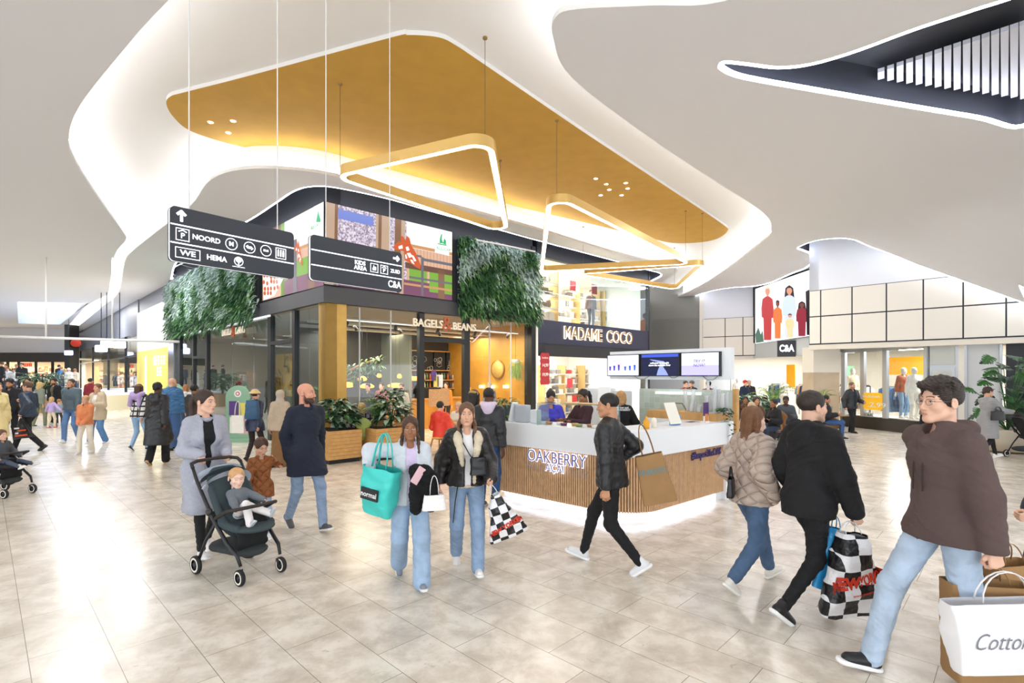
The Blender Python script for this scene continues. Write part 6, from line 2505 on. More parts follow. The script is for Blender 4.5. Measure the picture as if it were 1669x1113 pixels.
# young man in the brown hoodie
def glasses(root, res, HM, Tp, k):
 mb = MB()
 for q in (1, -1):
  mb.tube([HM @ Vector((.031*q+.021*math.cos(a), -.094, .001+.017*math.sin(a))) for a in [2*PI*i/16 for i in range(16)]], .0012, 5, closed=True)
  mb.tube([HM @ Vector((.052*q, -.093, .004)), HM @ Vector((.076*q, -.04, .006)), HM @ Vector((.080*q, .012, .006))], .0013, 5)
 mb.tube([HM @ Vector((-.010, -.095, .004)), HM @ Vector((.010, -.095, .004))], .0012, 5)
 mb.build('glasses', mat('wire_glasses', '#6a6a70', .3, .7), root)
 for q in (1, -1):
  mb = MB()
  mb.tube([Tp(.035*q, -.10, .43), Tp(.03*q, -.135, .32), Tp(.032*q, -.14, .18)], .0045, 6)
  mb.build('drawstring', mat('brown_cord', '#3a2e2a', .8), root)
yx, yy, yh = 2.66, 3.20, -88
ym = person('tall young man with curly dark hair and glasses in a brown hoodie and light jeans', yx, yy, yh, 1.93, 0, 'fair', ('curly', '#2e231d'), dict(brow='#2c2019', lips='#b8746a', hv=1.),
   top=dict(c='#5b4a47', k='knit', t=.024, hem=-.10, hood=1, sr=.008, name='hoodie'), bottom=dict(c='#a8c2e0', w=.010), shoes=('#17171a', '#f4f4f4', '#26262a'), step=.86, lead='R', turn=2, lean=2,
   hands=((-.2, .1, 1.0), (.27, .06, .86)), grip=(.5, 1), extra=glasses)
hp_ = ym['L'][0]
wb_, Mwb = bag('carrier_bag', hp_+Vector((.02, -.06, -.17)), .70, .56, .40, .14, mat('white_paper_bag', '#f1f1f4', .55, bump=.15, bscale=8), 'big white paper carrier bag with thin grey script at the right edge', yaw=2, roll=0, crumple=.010, handles=.16, seed=12, sq=12)
front_text('Cotton Club', .135, Mwb, -.09, .03, -.20, mat('grey_script', '#7c7e86', .6), wb_, -.001, sx=.8, shear=.35)
for i, (dx, dy, dz, w_, lb) in enumerate(((.10, .14, -.15, .44, 'tall brown paper bag directly behind the white script bag'), (.42, .34, -.10, .34, 'open brown paper bag at the right edge, rearmost of the brown pair'))):
 bag('paper_bag', hp_+Vector((dx, dy, dz)), w_, w_*.9, .58, .2, mat('kraft_paper', '#a27c50', .8, bump=.35, bscale=16, var=.06), lb, yaw=-10+20*i, crumple=.006, handles=.12, seed=20+i, sq=12)
# person mostly outside the right edge, hand with a green bouquet
ex, ey, eh = 3.78, 3.55, -90
em = person('person at the right edge reaching into view with a wristband and green bouquet', ex, ey, eh, 1.68, 1, 'fair', ('long', '#5a4030'), top=dict(c='#3a3f4a', t=.02), bottom=dict(c='#2a3a5a', w=.01), fem=True, step=.4,
   hands=((-.24, .0, .9), WL(ex, ey, eh, (3.43, 3.42, .95))), grip=(.5, 1), hand_d=(None, (-.2, -1, -.3)))
mb = MB()
pb = em['L'][0]
rnd = random.Random(5)
for i in range(26):
 v = Vector((1, rnd.uniform(-.25, .25), rnd.uniform(-.05, .3)))
 leaf(mb, pb+Vector((.0, -.01, .0)), v, (0, 0, 1), rnd.uniform(.2, .34), .045, .15, rnd.randrange(3))
mb.build('bouquet', [G[0], G[1], mat('leaf_olive', '#6b7a4a', .5)], label='bunch of green leaves held at the right edge of the photo', cat='bouquet')
# ---------------------------------------------------------------- people further back
def at(px, fy):
 return fl(px, fy)
def hgt(px, fy, top):
 return HC+(CY-top)/FP*(HC*FP/(fy-CY))+.02
def pj(label, px, fy, ptop, hdg, **kw):
 p = at(px, fy)
 kw.setdefault('lod', 1)
 lod = kw.pop('lod')
 return person(label, p.x, p.y, hdg, kw.pop('h', None) or hgt(px, fy, ptop), lod, **kw)
T = lambda c, k='plain', **kw: dict(c=c, k=k, **kw)
# left, walking away
pj('person in a black hooded jacket walking away, just left of the stroller woman', 316, 744, 626, 172, hair=('short', '#15110f'), skin='brown', top=T('#17171b', 'shine', hood=1, t=.03), bottom=T('#141418', 'plain'), shoes=('#1c1c20', '#3a3a3e'), step=.5)
pj('person in a long belted black leather trench coat walking away', 256, 757, 623, 186, hair=('lowbun', '#141012'), skin='dark', top=T('#1c1b1f', 'leather', hem=-.52, t=.03, flare=.07, collar=.03, hood=1, name='coat'), bottom=T('#121216', 'plain', w=.03), shoes=('#18181b', '#c9a070'), step=.4, lead='R', fem=True)
pj('bald person in a bright blue padded jacket and jeans walking away', 280, 733, 615, 176, hair=None, top=T('#3d6f9f', 'quilt', t=.04, collar=.03), bottom=T('#40608e', w=.02), shoes=('#1a1a1c', '#1a1a1c'), step=.5, girth=1.2, lead='L')
pj('person in a black and white checked jacket with a lilac scarf hood, walking away', 226, 735, 626, 175, hair=('bob', '#4a2a22'), top=T('#e2e0dc', 'plaid', t=.035), bottom=T('#8fb0d2', w=-.004), shoes=('#26262a', '#f0f0f0'), step=.4, fem=True, hat=('headband', '#8d6a3a'))
s_ = Sdf(.03)
q = at(226, 735)
s_.chain([(q.x-.12, q.y-.05, 1.42), (q.x, q.y-.13, 1.34), (q.x+.13, q.y-.05, 1.42)], .06).cone((q.x-.1, q.y-.12, 1.36), (q.x-.11, q.y-.15, 1.15), .05).cone((q.x+.1, q.y-.12, 1.36), (q.x+.12, q.y-.15, 1.15), .05)
V, Q = s_.mesh(.014, wr(.005))
np_obj('scarf', V, Q, cloth('#b09ac8', 'knit'), label='lilac scarf over the shoulders of the checked jacket', cat='scarf')
pj('child in a white hooded jacket and dark jeans beside the green standing panel', 303, 712, 627, 170, hair=('bob', '#a06a3e'), top=T('#dcdad4', 'knit', hood=1, t=.03), bottom=T('#2d3f5c', w=.02), shoes=('#e8e8e8', '#f4f4f4'), fem=True, step=.35)
pj('fair haired person mostly hidden behind the bright blue padded jacket', 283, 708, 624, 180, hair=('short', '#b09060'), top=T('#b8a890'), bottom=T('#5c7ea8'), shoes=('#e8e4e0', '#ffffff'), lod=2)
# left, walking towards us
pj('man in a grey blue zipped jacket and jeans walking beside the orange jacket girl', 117, 721, 617, 8, hair=('buzz', '#3a332e'), skin='olive', top=T('#4e5f68', 'shine', t=.03, collar=.03), bottom=T('#5e7fae', w=.01), shoes=('#e2e4e6', '#ffffff'), step=.4, hd=dict(brow='#2a1c14'))
pj('girl in an orange patterned jacket and cream trousers, hands together', 140, 739, 645, 8, hair=('pigtail', '#c9a06a'), top=T('#e08a5c', 'knit', t=.035, hood=1), bottom=T('#e6ddcc', 'plain', w=.016), shoes=('#f0ece6', '#ffffff'), step=.25, fem=True,
   hands=((-.05, -.18, .74), (.05, -.18, .74)), hd=dict(brow='#a07850'))
pj('woman in a beige hooded coat and flared jeans, behind the orange jacket girl', 160, 724, 625, -2, hair=('lowbun', '#7a5638'), top=T('#c8b79c', 'plain', hem=-.24, t=.03, hood=1, open=.01), inner=T('#efe9e0'), bottom=T('#5e8cc0', w=.03), shoes=('#e8e6e2', '#ffffff'), fem=True, step=.4,
   hands=((-.10, -.26, 1.12), (.10, -.26, 1.10)))
pn = pj('young man in a navy jacket and black trousers striding left with a black bag', 47, 734, 617, -82, hair=('short', '#5a4430'), top=T('#26344a', 'shine', t=.03, open=.012), inner=T('#b8242c'), bottom=T('#121317', 'plain', w=.01), shoes=('#131316', '#2a2a2c'), step=.85, lead='R', hands=((-.2, -.3, 1.2), (.25, .02, .95)), grip=(.6, 1))
cbx, Mx = bag('plastic_bag', pn['L'][0]+Vector((.06, -.02, -.05)), .12, .50, .50, .12, mat('black_plastic', '#17171a', .35, bump=.4, bscale=14), 'black plastic bag with white and orange print held by the striding young man', yaw=4, roll=-6, pinch=.5, handles=.05, seed=15, crumple=.02)
mb = MB()
for x0, x1, z, mi in ((-.14, -.03, -.24, 0), (-.06, .12, -.30, 1), (-.13, -.06, -.36, 0), (-.14, .14, -.42, 1)):
 mb.box(x0, x1, -.085, -.075, z-.018, z+.018, mi, M=Mx)
mb.build('print', [M_whitep, mat('orange_print', '#e0552c', .5)], cbx)
pj('man in a black zipped jacket looking down at the far left', 17, 727, 617, 20, hair=('short', '#1c1614'), skin='olive', top=T('#17181c', t=.03), bottom=T('#15161a', 'plain'), shoes=('#1a1a1c', '#1a1a1c'), hd=dict(beard='#2a201a'), nod=20, step=.1, hands=((-.15, -.3, .95), (.15, -.3, .95)))
pj('person in a pale yellow coat cut off by the left edge', -6, 742, 622, 80, hair=('long', '#7a5a3c'), top=T('#e2cf96', 'wool', hem=-.5, t=.03, flare=.05, name='coat'), bottom=T('#e0b8ac', 'plain', w=-.01), shoes=('#e8e6e2', '#ffffff'), fem=True, step=.3)
q = at(6, 735)
bag('backpack', Vector((q.x, q.y-.2, 1.42)), .34, .40, .50, .2, cloth('#8c1c44'), 'magenta bag at the left edge before the black jacket man', yaw=20, crumple=.01, handles=0, seed=3)
pj('blonde woman with a grey green backpack and khaki trousers walking away', 64, 695, 624, 165, hair=('bob', '#c8ab72'), top=T('#7e8474', t=.03), bottom=T('#7d8266', 'plain', w=.012), shoes=('#1a1a1c', '#e8e8e8'), fem=True, lod=2, step=.3, h=1.66)
pj('man in a black jacket over a camouflage shirt facing the two toddlers', 89, 692, 620, 0, hair=('short', '#1c1614'), skin='olive', top=T('#141417', t=.03, open=.02), inner=T('#5b5a46'), bottom=T('#2a2a2e', 'plain'), lod=2, step=0, h=1.78, hd=dict(beard='#2a201a'))
pj('toddler in a lilac top, beige trousers and pink boots, arms out', 84, 697, 648, 175, hair=('bob', '#c8a06c'), top=T('#b7a0d2', t=.02), bottom=T('#ddd0b6', 'plain', w=.01), shoes=('#d8468c', '#d8468c'), lod=1, step=.15, hands=((-.42, -.05, .52), (.38, -.08, .45)))
pj('small toddler in a grey jacket beside the lilac toddler', 96, 694, 652, 190, hair=('short', '#a88058'), top=T('#8a98a6', t=.02), bottom=T('#3c3c44', 'plain'), shoes=('#1a1a1c', '#d0b070'), lod=1, step=.15)
pj('man wearing headphones in a navy top, behind the blonde woman', 46, 688, 611, 15, hair=('short', '#201814'), skin='olive', top=T('#1c2430'), bottom=T('#2a2a2e', 'plain'), lod=2, hat=('headphones', '#1a1a1c'), step=.2, h=1.8)
pj('dark haired woman in grey seen between the camouflage man and the grey blue jacket', 114, 690, 625, -30, hair=('long', '#33241c'), top=T('#77716e'), bottom=T('#2a2a2e', 'plain'), lod=2, fem=True, step=.2, h=1.62)
pj('person in a dark red and white tracksuit top walking away past the glass shopfront', 147, 684, 610, 175, hair=('short', '#201814'), top=T('#8c2a34', t=.04), bottom=T('#26262c', 'plain'), lod=2, step=.2, h=1.78)
# edge pushchair with a child's legs
stroller(-7.98, 8.12, 80, 'dark pushchair at the left edge with a child in it', body_c='#202226', canopy_c='#2a2c30')
q = Vector((-8.0, 8.12, 0))
person('child sitting in the pushchair at the left edge, grey trousers and pale shoes', q.x, q.y, 80, .98, 1, 'fair', ('short', '#6a4a30'), top=T('#50545c', t=.03), bottom=T('#4a5062', 'plain', w=.006), shoes=('#d8d6d2', '#f0f0f0'), sit=.55, feet=((-.09, -.50, -20, .44), (.09, -.52, -20, .46)), hands=((-.16, -.15, .6), (.16, -.15, .6)))
# terrace with the distant crowd
mb = MB()
mb.box(-36, -21.6, 27, 45, 0, .8)
mb.build('floor_terrace', mat('terrace_stone', '#e6e6e8', .4), kind='structure')
rnd = random.Random(21)
crowd = [(3, 29, 588, '#20242c', '#4a3628', 'dark coat at the far left edge'), (13, 31, 598, '#d8dade', '#5a4030', 'white top low at the far left'), (22, 30, 603, '#e0e2e6', '#3a2a20', 'pale shirt left of the baseball cap pair'), (30, 33, 601, '#2a2c34', '#1c1614', 'dark top left of the palm planter'),
         (36, 29, 591, '#23262e', '#17130f', 'black top, tallest of the crowd left of the planter'), (27, 35, 593, '#5a5e66', '#7a5a3c', 'grey top high on the terrace'), (42, 30, 600, '#34517c', '#2a2420', 'blue jacket with dark hair beside the planter'), (10, 34, 592, '#44342c', '#2a201a', 'brown jacket on the terrace'),
         (100, 33, 597, '#3f76b4', '#8a6a4a', 'bright blue top right of the planter'), (106, 31, 601, '#6a6058', '#c0a070', 'blonde hair in a taupe coat right of the planter'), (112, 28, 608, '#f0f0f2', '#e2e2e2', 'white coat and white hat with a dark strap'),
         (122, 31, 603, '#d8ccba', '#8a6040', 'cream fleece right of the white coat'), (96, 36, 594, '#26282e', '#1c1614', 'black top furthest back by the dark pillar')]
for i, (px, Y, top, c, hc2, lb) in enumerate(crowd):
 hh_ = max(1.5, min(1.85, HC+(CY-top)/FP*Y-.8))
 person('distant person with '+lb, (px-CX)/FP*Y, Y, rnd.uniform(-40, 40) if i < 8 else 180, hh_, 2, rnd.choice(('fair', 'olive', 'light')), ('short', hc2) if i != 9 else ('bob', hc2), top=T(c, t=.03, hem=-.5 if i == 10 else -.06), bottom=T(rnd.choice(('#2c3a52', '#22242a', '#4a5468')), 'plain'), z0=.8, step=.2, hands=None)
# around the stroller pair: two walking away towards the cafe corner
pj('woman in a beige top, brown skirt and grey beige headscarf walking away', 456, 760, 639, 176, hair=None, hat=('hijab', '#b6a796'), top=T('#b6a48e', 'knit', t=.03, hem=-.12), bottom=T('#7d5a34', 'plain', skirt=.10), shoes=('#3a2a20', '#2a2a2a'), step=.3, fem=True, h=1.60)
pk = pj('person in a bucket hat and navy coat with a white tote and blue backpack', 415, 752, 641, 170, hair=('short', '#1c1614'), hat=('bucket', '#d8c08a'), top=T('#232e4c', 'shine', t=.03, hem=-.2), bottom=T('#2a2020', 'plain'), shoes=('#1a1a1c', '#1a1a1c'), step=.4, h=1.58, fem=True)
q = at(415, 752)
bag('backpack', Vector((q.x+.06, q.y-.22, 1.34)), .25, .30, .40, .16, cloth('#2c5478', 'shine'), 'teal blue backpack on the person in the bucket hat', yaw=5, crumple=.008, handles=.05, seed=31)
bag('tote_bag', Vector((q.x-.26, q.y-.20, 1.02)), .28, .28, .38, .06, mat('canvas', '#e8e4da', .9, bump=.3, bscale=120), 'white canvas tote hanging from the shoulder of the bucket hat person', yaw=0, crumple=.006, handles=.30, seed=32)
# at the kiosk
pj('man in a black leather jacket with a pale lilac hood, waiting at the kiosk', 796, 826, 637, 158, hair=('buzz', '#14100e'), skin='dark', top=T('#18181b', 'leather', t=.03), bottom=T('#274a78', w=.008), shoes=('#1a1a1c', '#e8e8e8'), step=.12, h=1.72)
q = at(796, 826)
s_ = Sdf(.03)
s_.chain([(q.x-.09, q.y, 1.47), (q.x-.05, q.y-.09, 1.45), (q.x+.05, q.y-.09, 1.45), (q.x+.09, q.y, 1.47)], [.035, .045, .045, .035]).ell((q.x, q.y-.10, 1.40), (.08, .04, .08))
V, Q = s_.mesh(.01)
np_obj('hood', V, Q, cloth('#d8c8dc', 'knit'), label='pale lilac hood lying over the black leather jacket', cat='hood')
pj('long haired woman with a gold headband beside the leather jacket man', 772, 806, 636, 150, hair=('long', '#221814'), skin='brown', hat=('headband', '#b0904a'), top=T('#3a4250'), bottom=T('#26303c', 'plain'), shoes=('#1a1a1c', '#e8e8e8'), step=.1, h=1.66, fem=True)
person('kiosk server in a blue T-shirt looking down at the counter', .64, 8.75, 8, 1.64, 1, 'olive', ('bun', '#15110f'), dict(brow='#15110f'), top=T('#4a48c8', sleeve=.5, t=.02, lb='blue T-shirt'), bottom=T('#1c1c20', 'plain'), shoes=('#1a1a1c', '#1a1a1c'), step=0, fem=True, nod=26, lean=8, hands=((-.14, -.34, 1.12), (.12, -.34, 1.12)), lead='R')
person('kiosk server in dark maroon with a ponytail, half hidden by the man in black', 1.18, 8.5, -55, 1.66, 1, 'brown', ('ponytail', '#1c1412'), dict(brow='#1c1412'), top=T('#3a2028', t=.02), bottom=T('#1c1c20', 'plain'), shoes=('#1a1a1c', '#1a1a1c'), step=0, fem=True, nod=15, hands=((-.14, -.38, 1.13), (.12, -.38, 1.14)))
kb = person('blonde kiosk worker in a black T-shirt, back to us, before the white fridge', 1.86, 8.85, 172, 1.62, 1, 'pale', ('short_f', '#b88a58'), top=T('#131316', t=.025), bottom=T('#1c1c20', 'plain'), shoes=('#1a1a1c', '#1a1a1c'), step=0, fem=True, hands=((-.2, -.25, 1.05), (.2, -.25, 1.05)), girth=1.1)
for t_, z in (('Not just açaí,', 1.335), ("it's OAKBERRY", 1.295)):
 text(t_, .042, Matrix.Translation((1.84, 8.85-.19, z)) @ Matrix.Rotation(R(-8), 4, 'Z') @ Matrix.Rotation(PI/2, 4, 'X'), M_whitep, 'lettering', kb['root'], ext=.001, bold=.001)
# right side of the hall
pj('bearded man in a black jacket and navy jumper standing by the yellow price sticker', 1388, 705, 626, 14, hair=('buzz', '#6a5a4a'), skin='ruddy', hd=dict(beard='#8a7a6a', brow='#4a3a2c'), top=T('#2b2d31', 'shine', t=.035, open=.02, hem=-.12), inner=T('#1c2438'), bottom=T('#17171b', 'plain', w=.012), shoes=('#141416', '#141416'), step=.25, h=1.68, hands=((-.27, .0, .85), (.2, -.26, 1.0)), grip=(.4, .8))
pr_ = pj('person in black trousers mostly hidden behind the head of the tall young man', 1512, 724, 640, -70, hair=('long', '#3a2a20'), top=T('#8a6a60', t=.03, hem=-.1), bottom=T('#131317', 'plain'), shoes=('#141416', '#1a1a1c'), step=.35, h=1.66, fem=True)
pw = pj('woman in a long grey coat with a black quilted bag pushing a stroller right', 1609, 747, 629, 92, hair=('lowbun', '#33241c'), top=T('#97979a', 'wool', t=.025, hem=-.42, flare=.03, open=.01, name='coat'), inner=T('#15151a'), bottom=T('#131317', 'plain', w=-.01), shoes=('#eceaea', '#ffffff'), step=.62, lead='L', fem=True, h=1.67,
  hands=((-.16, -.40, 1.06), (.14, -.40, 1.06)), grip=(1, 1))
q = at(1609, 747)
bag('handbag', Vector((q.x+.02, q.y-.24, 1.08)), .30, .32, .20, .08, mat('black_quilted', '#1a1816', .4, bump=.8, bscale=30), 'black quilted handbag on the woman in the long grey coat', yaw=0, crumple=.003, handles=.1, seed=41, sq=3)
stroller(q.x+.98, q.y-.03, 92, 'dark stroller at the right edge pushed by the woman in the long grey coat', body_c='#23262a', canopy_c='#2c2f34')
person('small child in the dark stroller at the right edge', q.x+.98, q.y-.03, 92, .85, 2, 'fair', ('short', '#5a4030'), top=T('#8a8270', t=.03), bottom=T('#c8b8a0', 'plain'), shoes=('#e8e8e8', '#ffffff'), sit=.56, feet=((-.09, -.34, -20, .48), (.09, -.34, -20, .48)), hs=1.6)
# stools, tables and seated people behind the kiosk
def chair(name, x, y, rz, label, seat_c='#c08a4a', leg_c='#a8743c', back=True, hs_=.45, group=None, wood=False):
 root = empty(name, (0, 0, 0), label, 'chair', group)
 s_ = Sdf(.02)
 s_.cone((-.10, 0, hs_), (.10, 0, hs_), .10, flat=((0, 0, 1), .22)).cone((0, -.12, hs_), (0, .1, hs_), .14, flat=((0, 0, 1), .16))
 V, Q = s_.mesh(.015)
 np_obj('seat', V, Q, mat('chair_'+seat_c[1:], seat_c, .5, var=.06), root)
 if back:
  s_ = Sdf(.02)
  s_.cone((-.13, .20, hs_+.10), (.13, .20, hs_+.10), .06, flat=((0, 1, 0), .3)).cone((-.12, .25, hs_+.34), (.12, .25, hs_+.34), .07, flat=((0, 1, 0), .3)).cone((0, .21, hs_+.1), (0, .25, hs_+.34), .15, flat=((0, 1, 0), .15)).cone((0, .1, hs_), (0, .21, hs_+.12), .10, flat=((0, 1, .6), .3))
  V, Q = s_.mesh(.015)
  np_obj('backrest', V, Q, mat('chair_'+seat_c[1:], seat_c, .5, var=.06), root)
 for a, b_ in ((-1, -1), (1, -1), (-1, 1), (1, 1)):
  mb = MB()
  mb.tube([(.13*a, .12*b_, hs_-.01), (.20*a, .20*b_, 0)], [.018, .012], 8)
  mb.build('leg', mat('leg_'+leg_c[1:], leg_c, .5), root)
 root.matrix_basis = Matrix.Translation((x, y, 0)) @ Matrix.Rotation(R(rz), 4, 'Z')
 return root
def table(x, y, r, h, label, top_c='#d0a468', leg_c='#26262a', group=None):
 root = empty('cafe_table', (x, y, 0), label, 'table', group)
 M = Matrix.Translation((x, y, 0))
 mb = MB()
 mb.lathe([(.001, h-.03), (r, h-.03), (r, h), (.001, h)], 28, M=M)
 mb.build('tabletop', mat('table_'+top_c[1:], top_c, .4, var=.06), root)
 mb = MB()
 mb.tube([(x, y, .02), (x, y, h-.03)], .03, 12)
 mb.build('pedestal', mat('leg_'+leg_c[1:], leg_c, .5), root)
 mb = MB()
 mb.lathe([(.001, .0), (r*.6, .0), (r*.58, .015), (.04, .03)], 24, M=M)
 mb.build('base', mat('leg_'+leg_c[1:], leg_c, .5), root)
 return root
def sitter(label, x, y, hdg, top_c, hair, skin='light', k='plain', bc='#2c3a52', h=1.68, lod=1, fem=False, **kw):
 kw.setdefault('feet', ((-.1, -.42, 0), (.1, -.38, 0)))
 kw.setdefault('hands', ((-.15, -.28, .72), (.15, -.28, .72)))
 return person(label, x, y, hdg, h, lod, skin, hair, top=T(top_c, k, t=kw.pop('t', .025), hood=kw.pop('hood', None)), bottom=T(bc), shoes=('#1c1c20', '#e0e0e0'), sit=.50, fem=fem, **kw)
# cafe terrace: planters, tables, chairs, guests
def planter(px0, px1, fy, hz, label, side=.8):
 s0, s1 = Vector(fl(px0, fy)), Vector(fl(px1, fy))
 fr = Fr(s0.x, s0.y, .7133, .7009)
 L = max(.5, fr.sx(px1))
 root = empty('planter', fr.pt(L/2, side/2, 0), label, 'planter')
 mb = MB()
 mb.box(.04, L-.04, .04, side-.04, 0, .09, M=fr.M)
 mb.build('plinth', M_black, root)
 mb = MB()
 for i in range(8):
  mb.box(0, L, 0, side, .09+(hz-.09)*i/8, .09+(hz-.09)*(i+1)/8-.004, M=fr.M)
 mb.build('wooden_box', M_oak, root)
 mb = MB()
 mb.box(.03, L-.03, .03, side-.03, hz-.04, hz-.0, M=fr.M)
 mb.build('soil', M_soil, root)
 return fr, L
fr1, L1 = planter(535, 590, 758, .70, 'oak planter box nearest the gold column of the cafe', .9)
p = fr1.pt(L1*.5, .45, .70)
bushy('potted_plant', p, .62, .50, 330, random.Random(1), 'broad leaved bushy plant filling the planter by the gold column', [G[0], G[1], G[3], G[5]], .20, .10)
fr2, L2 = planter(613, 655, 752, .70, 'oak planter box right of the first, below the tall palm', .8)
palm('palm', fr2.pt(L2*.35, .4, .70), .62, random.Random(2), 'tall light green palm in the second oak planter', 13, L=.62)
p = fr2.pt(L2*.9, .35, .70)
bushy('rubber_plant', p, .85, .42, 210, random.Random(3), 'dark leaved rubber plant in the right end of the second oak planter', [G[0], G[5], G[3]], .20, .11)
c1 = fl(575, 742)
pc = Vector((-3.62, 12.15, 0))
sitter('white haired woman sitting behind the planter by the gold column', -3.98, 11.95, 60, '#e6e2da', ('short_f', '#e8e4dc'), fem=True, h=1.6)
sitter('blonde woman in a lilac checked shirt, back to us, by the planter', -3.46, 11.95, -160, '#b8b0d0', ('long', '#d8b878'), fem=True, k='plaid', hd=dict(len=.12), h=1.64)
table(-3.62, 12.4, .34, .74, 'round wooden cafe table between the two women by the planter')
chair('cafe_chair', -3.42, 11.85, 200, 'lime green cafe chair behind the first oak planter', '#a8b860')
chair('cafe_chair', -3.02, 11.75, 10, 'wooden cafe chair between the two oak planters')
table(-2.86, 12.3, .36, .74, 'round wooden cafe table behind the tall palm')
chair('cafe_chair', -2.62, 12.75, 160, 'oak cafe chair facing the table behind the tall palm')
rdp = fl(718, 745)
chair('cafe_chair', rdp.x, rdp.y, 150-180, 'honey coloured shell chair of the man in the red jacket', '#d8a850')
sitter('person in a bright red hooded jacket sitting with their back to us', rdp.x-.02, rdp.y+.05, 155, '#e03a24', ('short', '#1c1614'), k='shine', hood=1, h=1.72, bc='#22252c', t=.035)
table(rdp.x+.15, rdp.y+.62, .34, .74, 'round wooden cafe table before the red jacket')
sitter('blonde guest in white facing the red jacket across the table', rdp.x+.30, rdp.y+1.12, -20, '#e8e2d8', ('short_f', '#c8b080'), fem=True, h=1.58, lod=2)
# green standing panel near the left doors
for i, (px, fy, lb) in enumerate(((387, 735, 'mint green arched standing panel with a round red logo, left of the bucket hat person'), (283, 712, 'second mint green arched panel, partly hidden by the blue padded jacket'))):
 q = fl(px, fy-15)
 rt = empty('standing_panel', q, lb, 'sign')
 fr = Fr(q.x-.32, q.y, 1, .02)
 P = [(0, 0.08), (0, 1.2)]+[(.34-.34*math.cos(PI*j/12), 1.25+.34*math.sin(PI*j/12)) for j in range(13)]+[(.68, 1.2), (.68, .08)]
 Tm = Matrix(((fr.u.x, 0, -fr.n.x, fr.o.x), (fr.u.y, 0, -fr.n.y, fr.o.y), (0, 1, 0, 0), (0, 0, 0, 1)))
 mb = MB()
 mb.prism(P[::-1], -.03, .03, M=Tm)
 mb.build('panel', mat('mint_green', '#8fb79a', .5), rt)
 mb = MB()
 mb.box(-.03, .71, -.18, .18, 0, .09, M=fr.M)
 mb.build('foot', mat('mint_green', '#8fb79a', .5), rt)
 mb = MB()
 mb.add([fr.pt(.34+.10*math.cos(a*PI/8), -.033, 1.36+.10*math.sin(a*PI/8)) for a in range(16)], [list(range(16))], 0)
 mb.add([fr.pt(.34+.06*math.cos(a*PI/8), -.036, 1.36+.06*math.sin(a*PI/8)) for a in range(16)], [list(range(16))], 1)
 mb.add([fr.pt(.34+.035*math.cos(a*PI/8), -.039, 1.36+.035*math.sin(a*PI/8)) for a in range(16)], [list(range(16))], 0)
 mb.build('round_logo', [M_whitep, M_red], rt)
 mb = MB()
 mb.box(.10, .36, -.036, -.031, .75, 1.15, 0, M=fr.M)
 mb.box(.38, .60, -.036, -.031, .70, 1.10, 1, M=fr.M)
 mb.box(.12, .34, -.036, -.031, .25, .70, 2, M=fr.M)
 mb.box(.37, .62, -.036, -.031, .22, .66, 3, M=fr.M)
 mb.build('poster', [mat('poster_violet', '#5c3f86', .6), mat('poster_yellow', '#e8dc6c', .6), mat('poster_white', '#e9ece6', .6), mat('poster_pink', '#d8a8b4', .6)], rt)
# seated crowd behind the kiosk
SEAT = [(1205, 13.2, 30, '#2a2a2e', ('short', '#1c1614'), 'dark', 'in black nearest the kiosk end panel'), (1215, 15.2, -20, '#1e2024', ('bun', '#1c1614'), 'brown', 'in black with a red scarf behind the kiosk'), (1232, 14.6, 0, '#6a4a3c', ('long', '#2a1c18'), 'olive', 'with long dark hair and brown top, facing us'),
  (1247, 16.4, -60, '#35383e', ('short', '#1c1614'), 'dark', 'in dark grey furthest back among the plants'), (1262, 13.6, -70, '#1b1c20', ('lowbun', '#1a1412'), 'brown', 'in a black top in profile, facing left'), (1281, 15.0, -30, '#4a5058', ('short', '#17120f'), 'dark', 'in slate grey behind the black hooded jacket'),
  (1225, 12.2, 150, '#c9b4a0', ('short_f', '#c8b090'), 'fair', 'with pale hair and a beige coat, back to us')]
for i, (px, Y, hg, c, hr, sk_, lb) in enumerate(SEAT):
 X = (px-CX)/FP*Y
 sitter('seated person '+lb, X, Y, hg, c, hr, sk_, lod=2, fem=i in (1, 2, 4), h=1.66+.03*(i % 3))
 chair('cafe_chair', X, Y+.0, hg, 'tan chair under the seated person '+lb, '#9a6a3c', '#2a2a2a')
q = fl(1352, 716)
sitter('seated person in dark jacket and blue jeans at the right end of the seats', q.x, q.y+.2, 60, '#24262c', ('short', '#1c1614'), 'olive', lod=1, bc='#3c5f92', h=1.74, t=.03)
mb = MB()
rt = empty('armchair', (q.x, q.y+.2, 0), 'tan ribbed leather armchair under the person in blue jeans', 'chair')
s_ = Sdf(.03)
s_.cone((q.x-.2, q.y+.2, .36), (q.x+.2, q.y+.2, .36), .2, flat=((0, 0, 1), .5)).chain([(q.x-.30, q.y-.02, .45), (q.x-.34, q.y+.3, .55), (q.x-.1, q.y+.55, .66), (q.x+.25, q.y+.5, .60), (q.x+.38, q.y+.2, .46)], .09)
V, Q = s_.mesh(.02)
np_obj('shell', V, Q, mat('tan_leather', '#8a6238', .45, bump=.4, bscale=30), rt)
for a, b_ in ((-.22, 0), (.25, 0), (-.2, .42), (.22, .4)):
 mb = MB()
 mb.tube([(q.x+a, q.y+b_, .28), (q.x+a*1.2, q.y+b_, 0)], .014, 8)
 mb.build('leg', M_black, rt)
p2 = fl(1374, 704)
table(p2.x, p2.y+.1, .26, .55, 'small round side table beside the marble pillar', '#b0895a', '#8a8a8a')
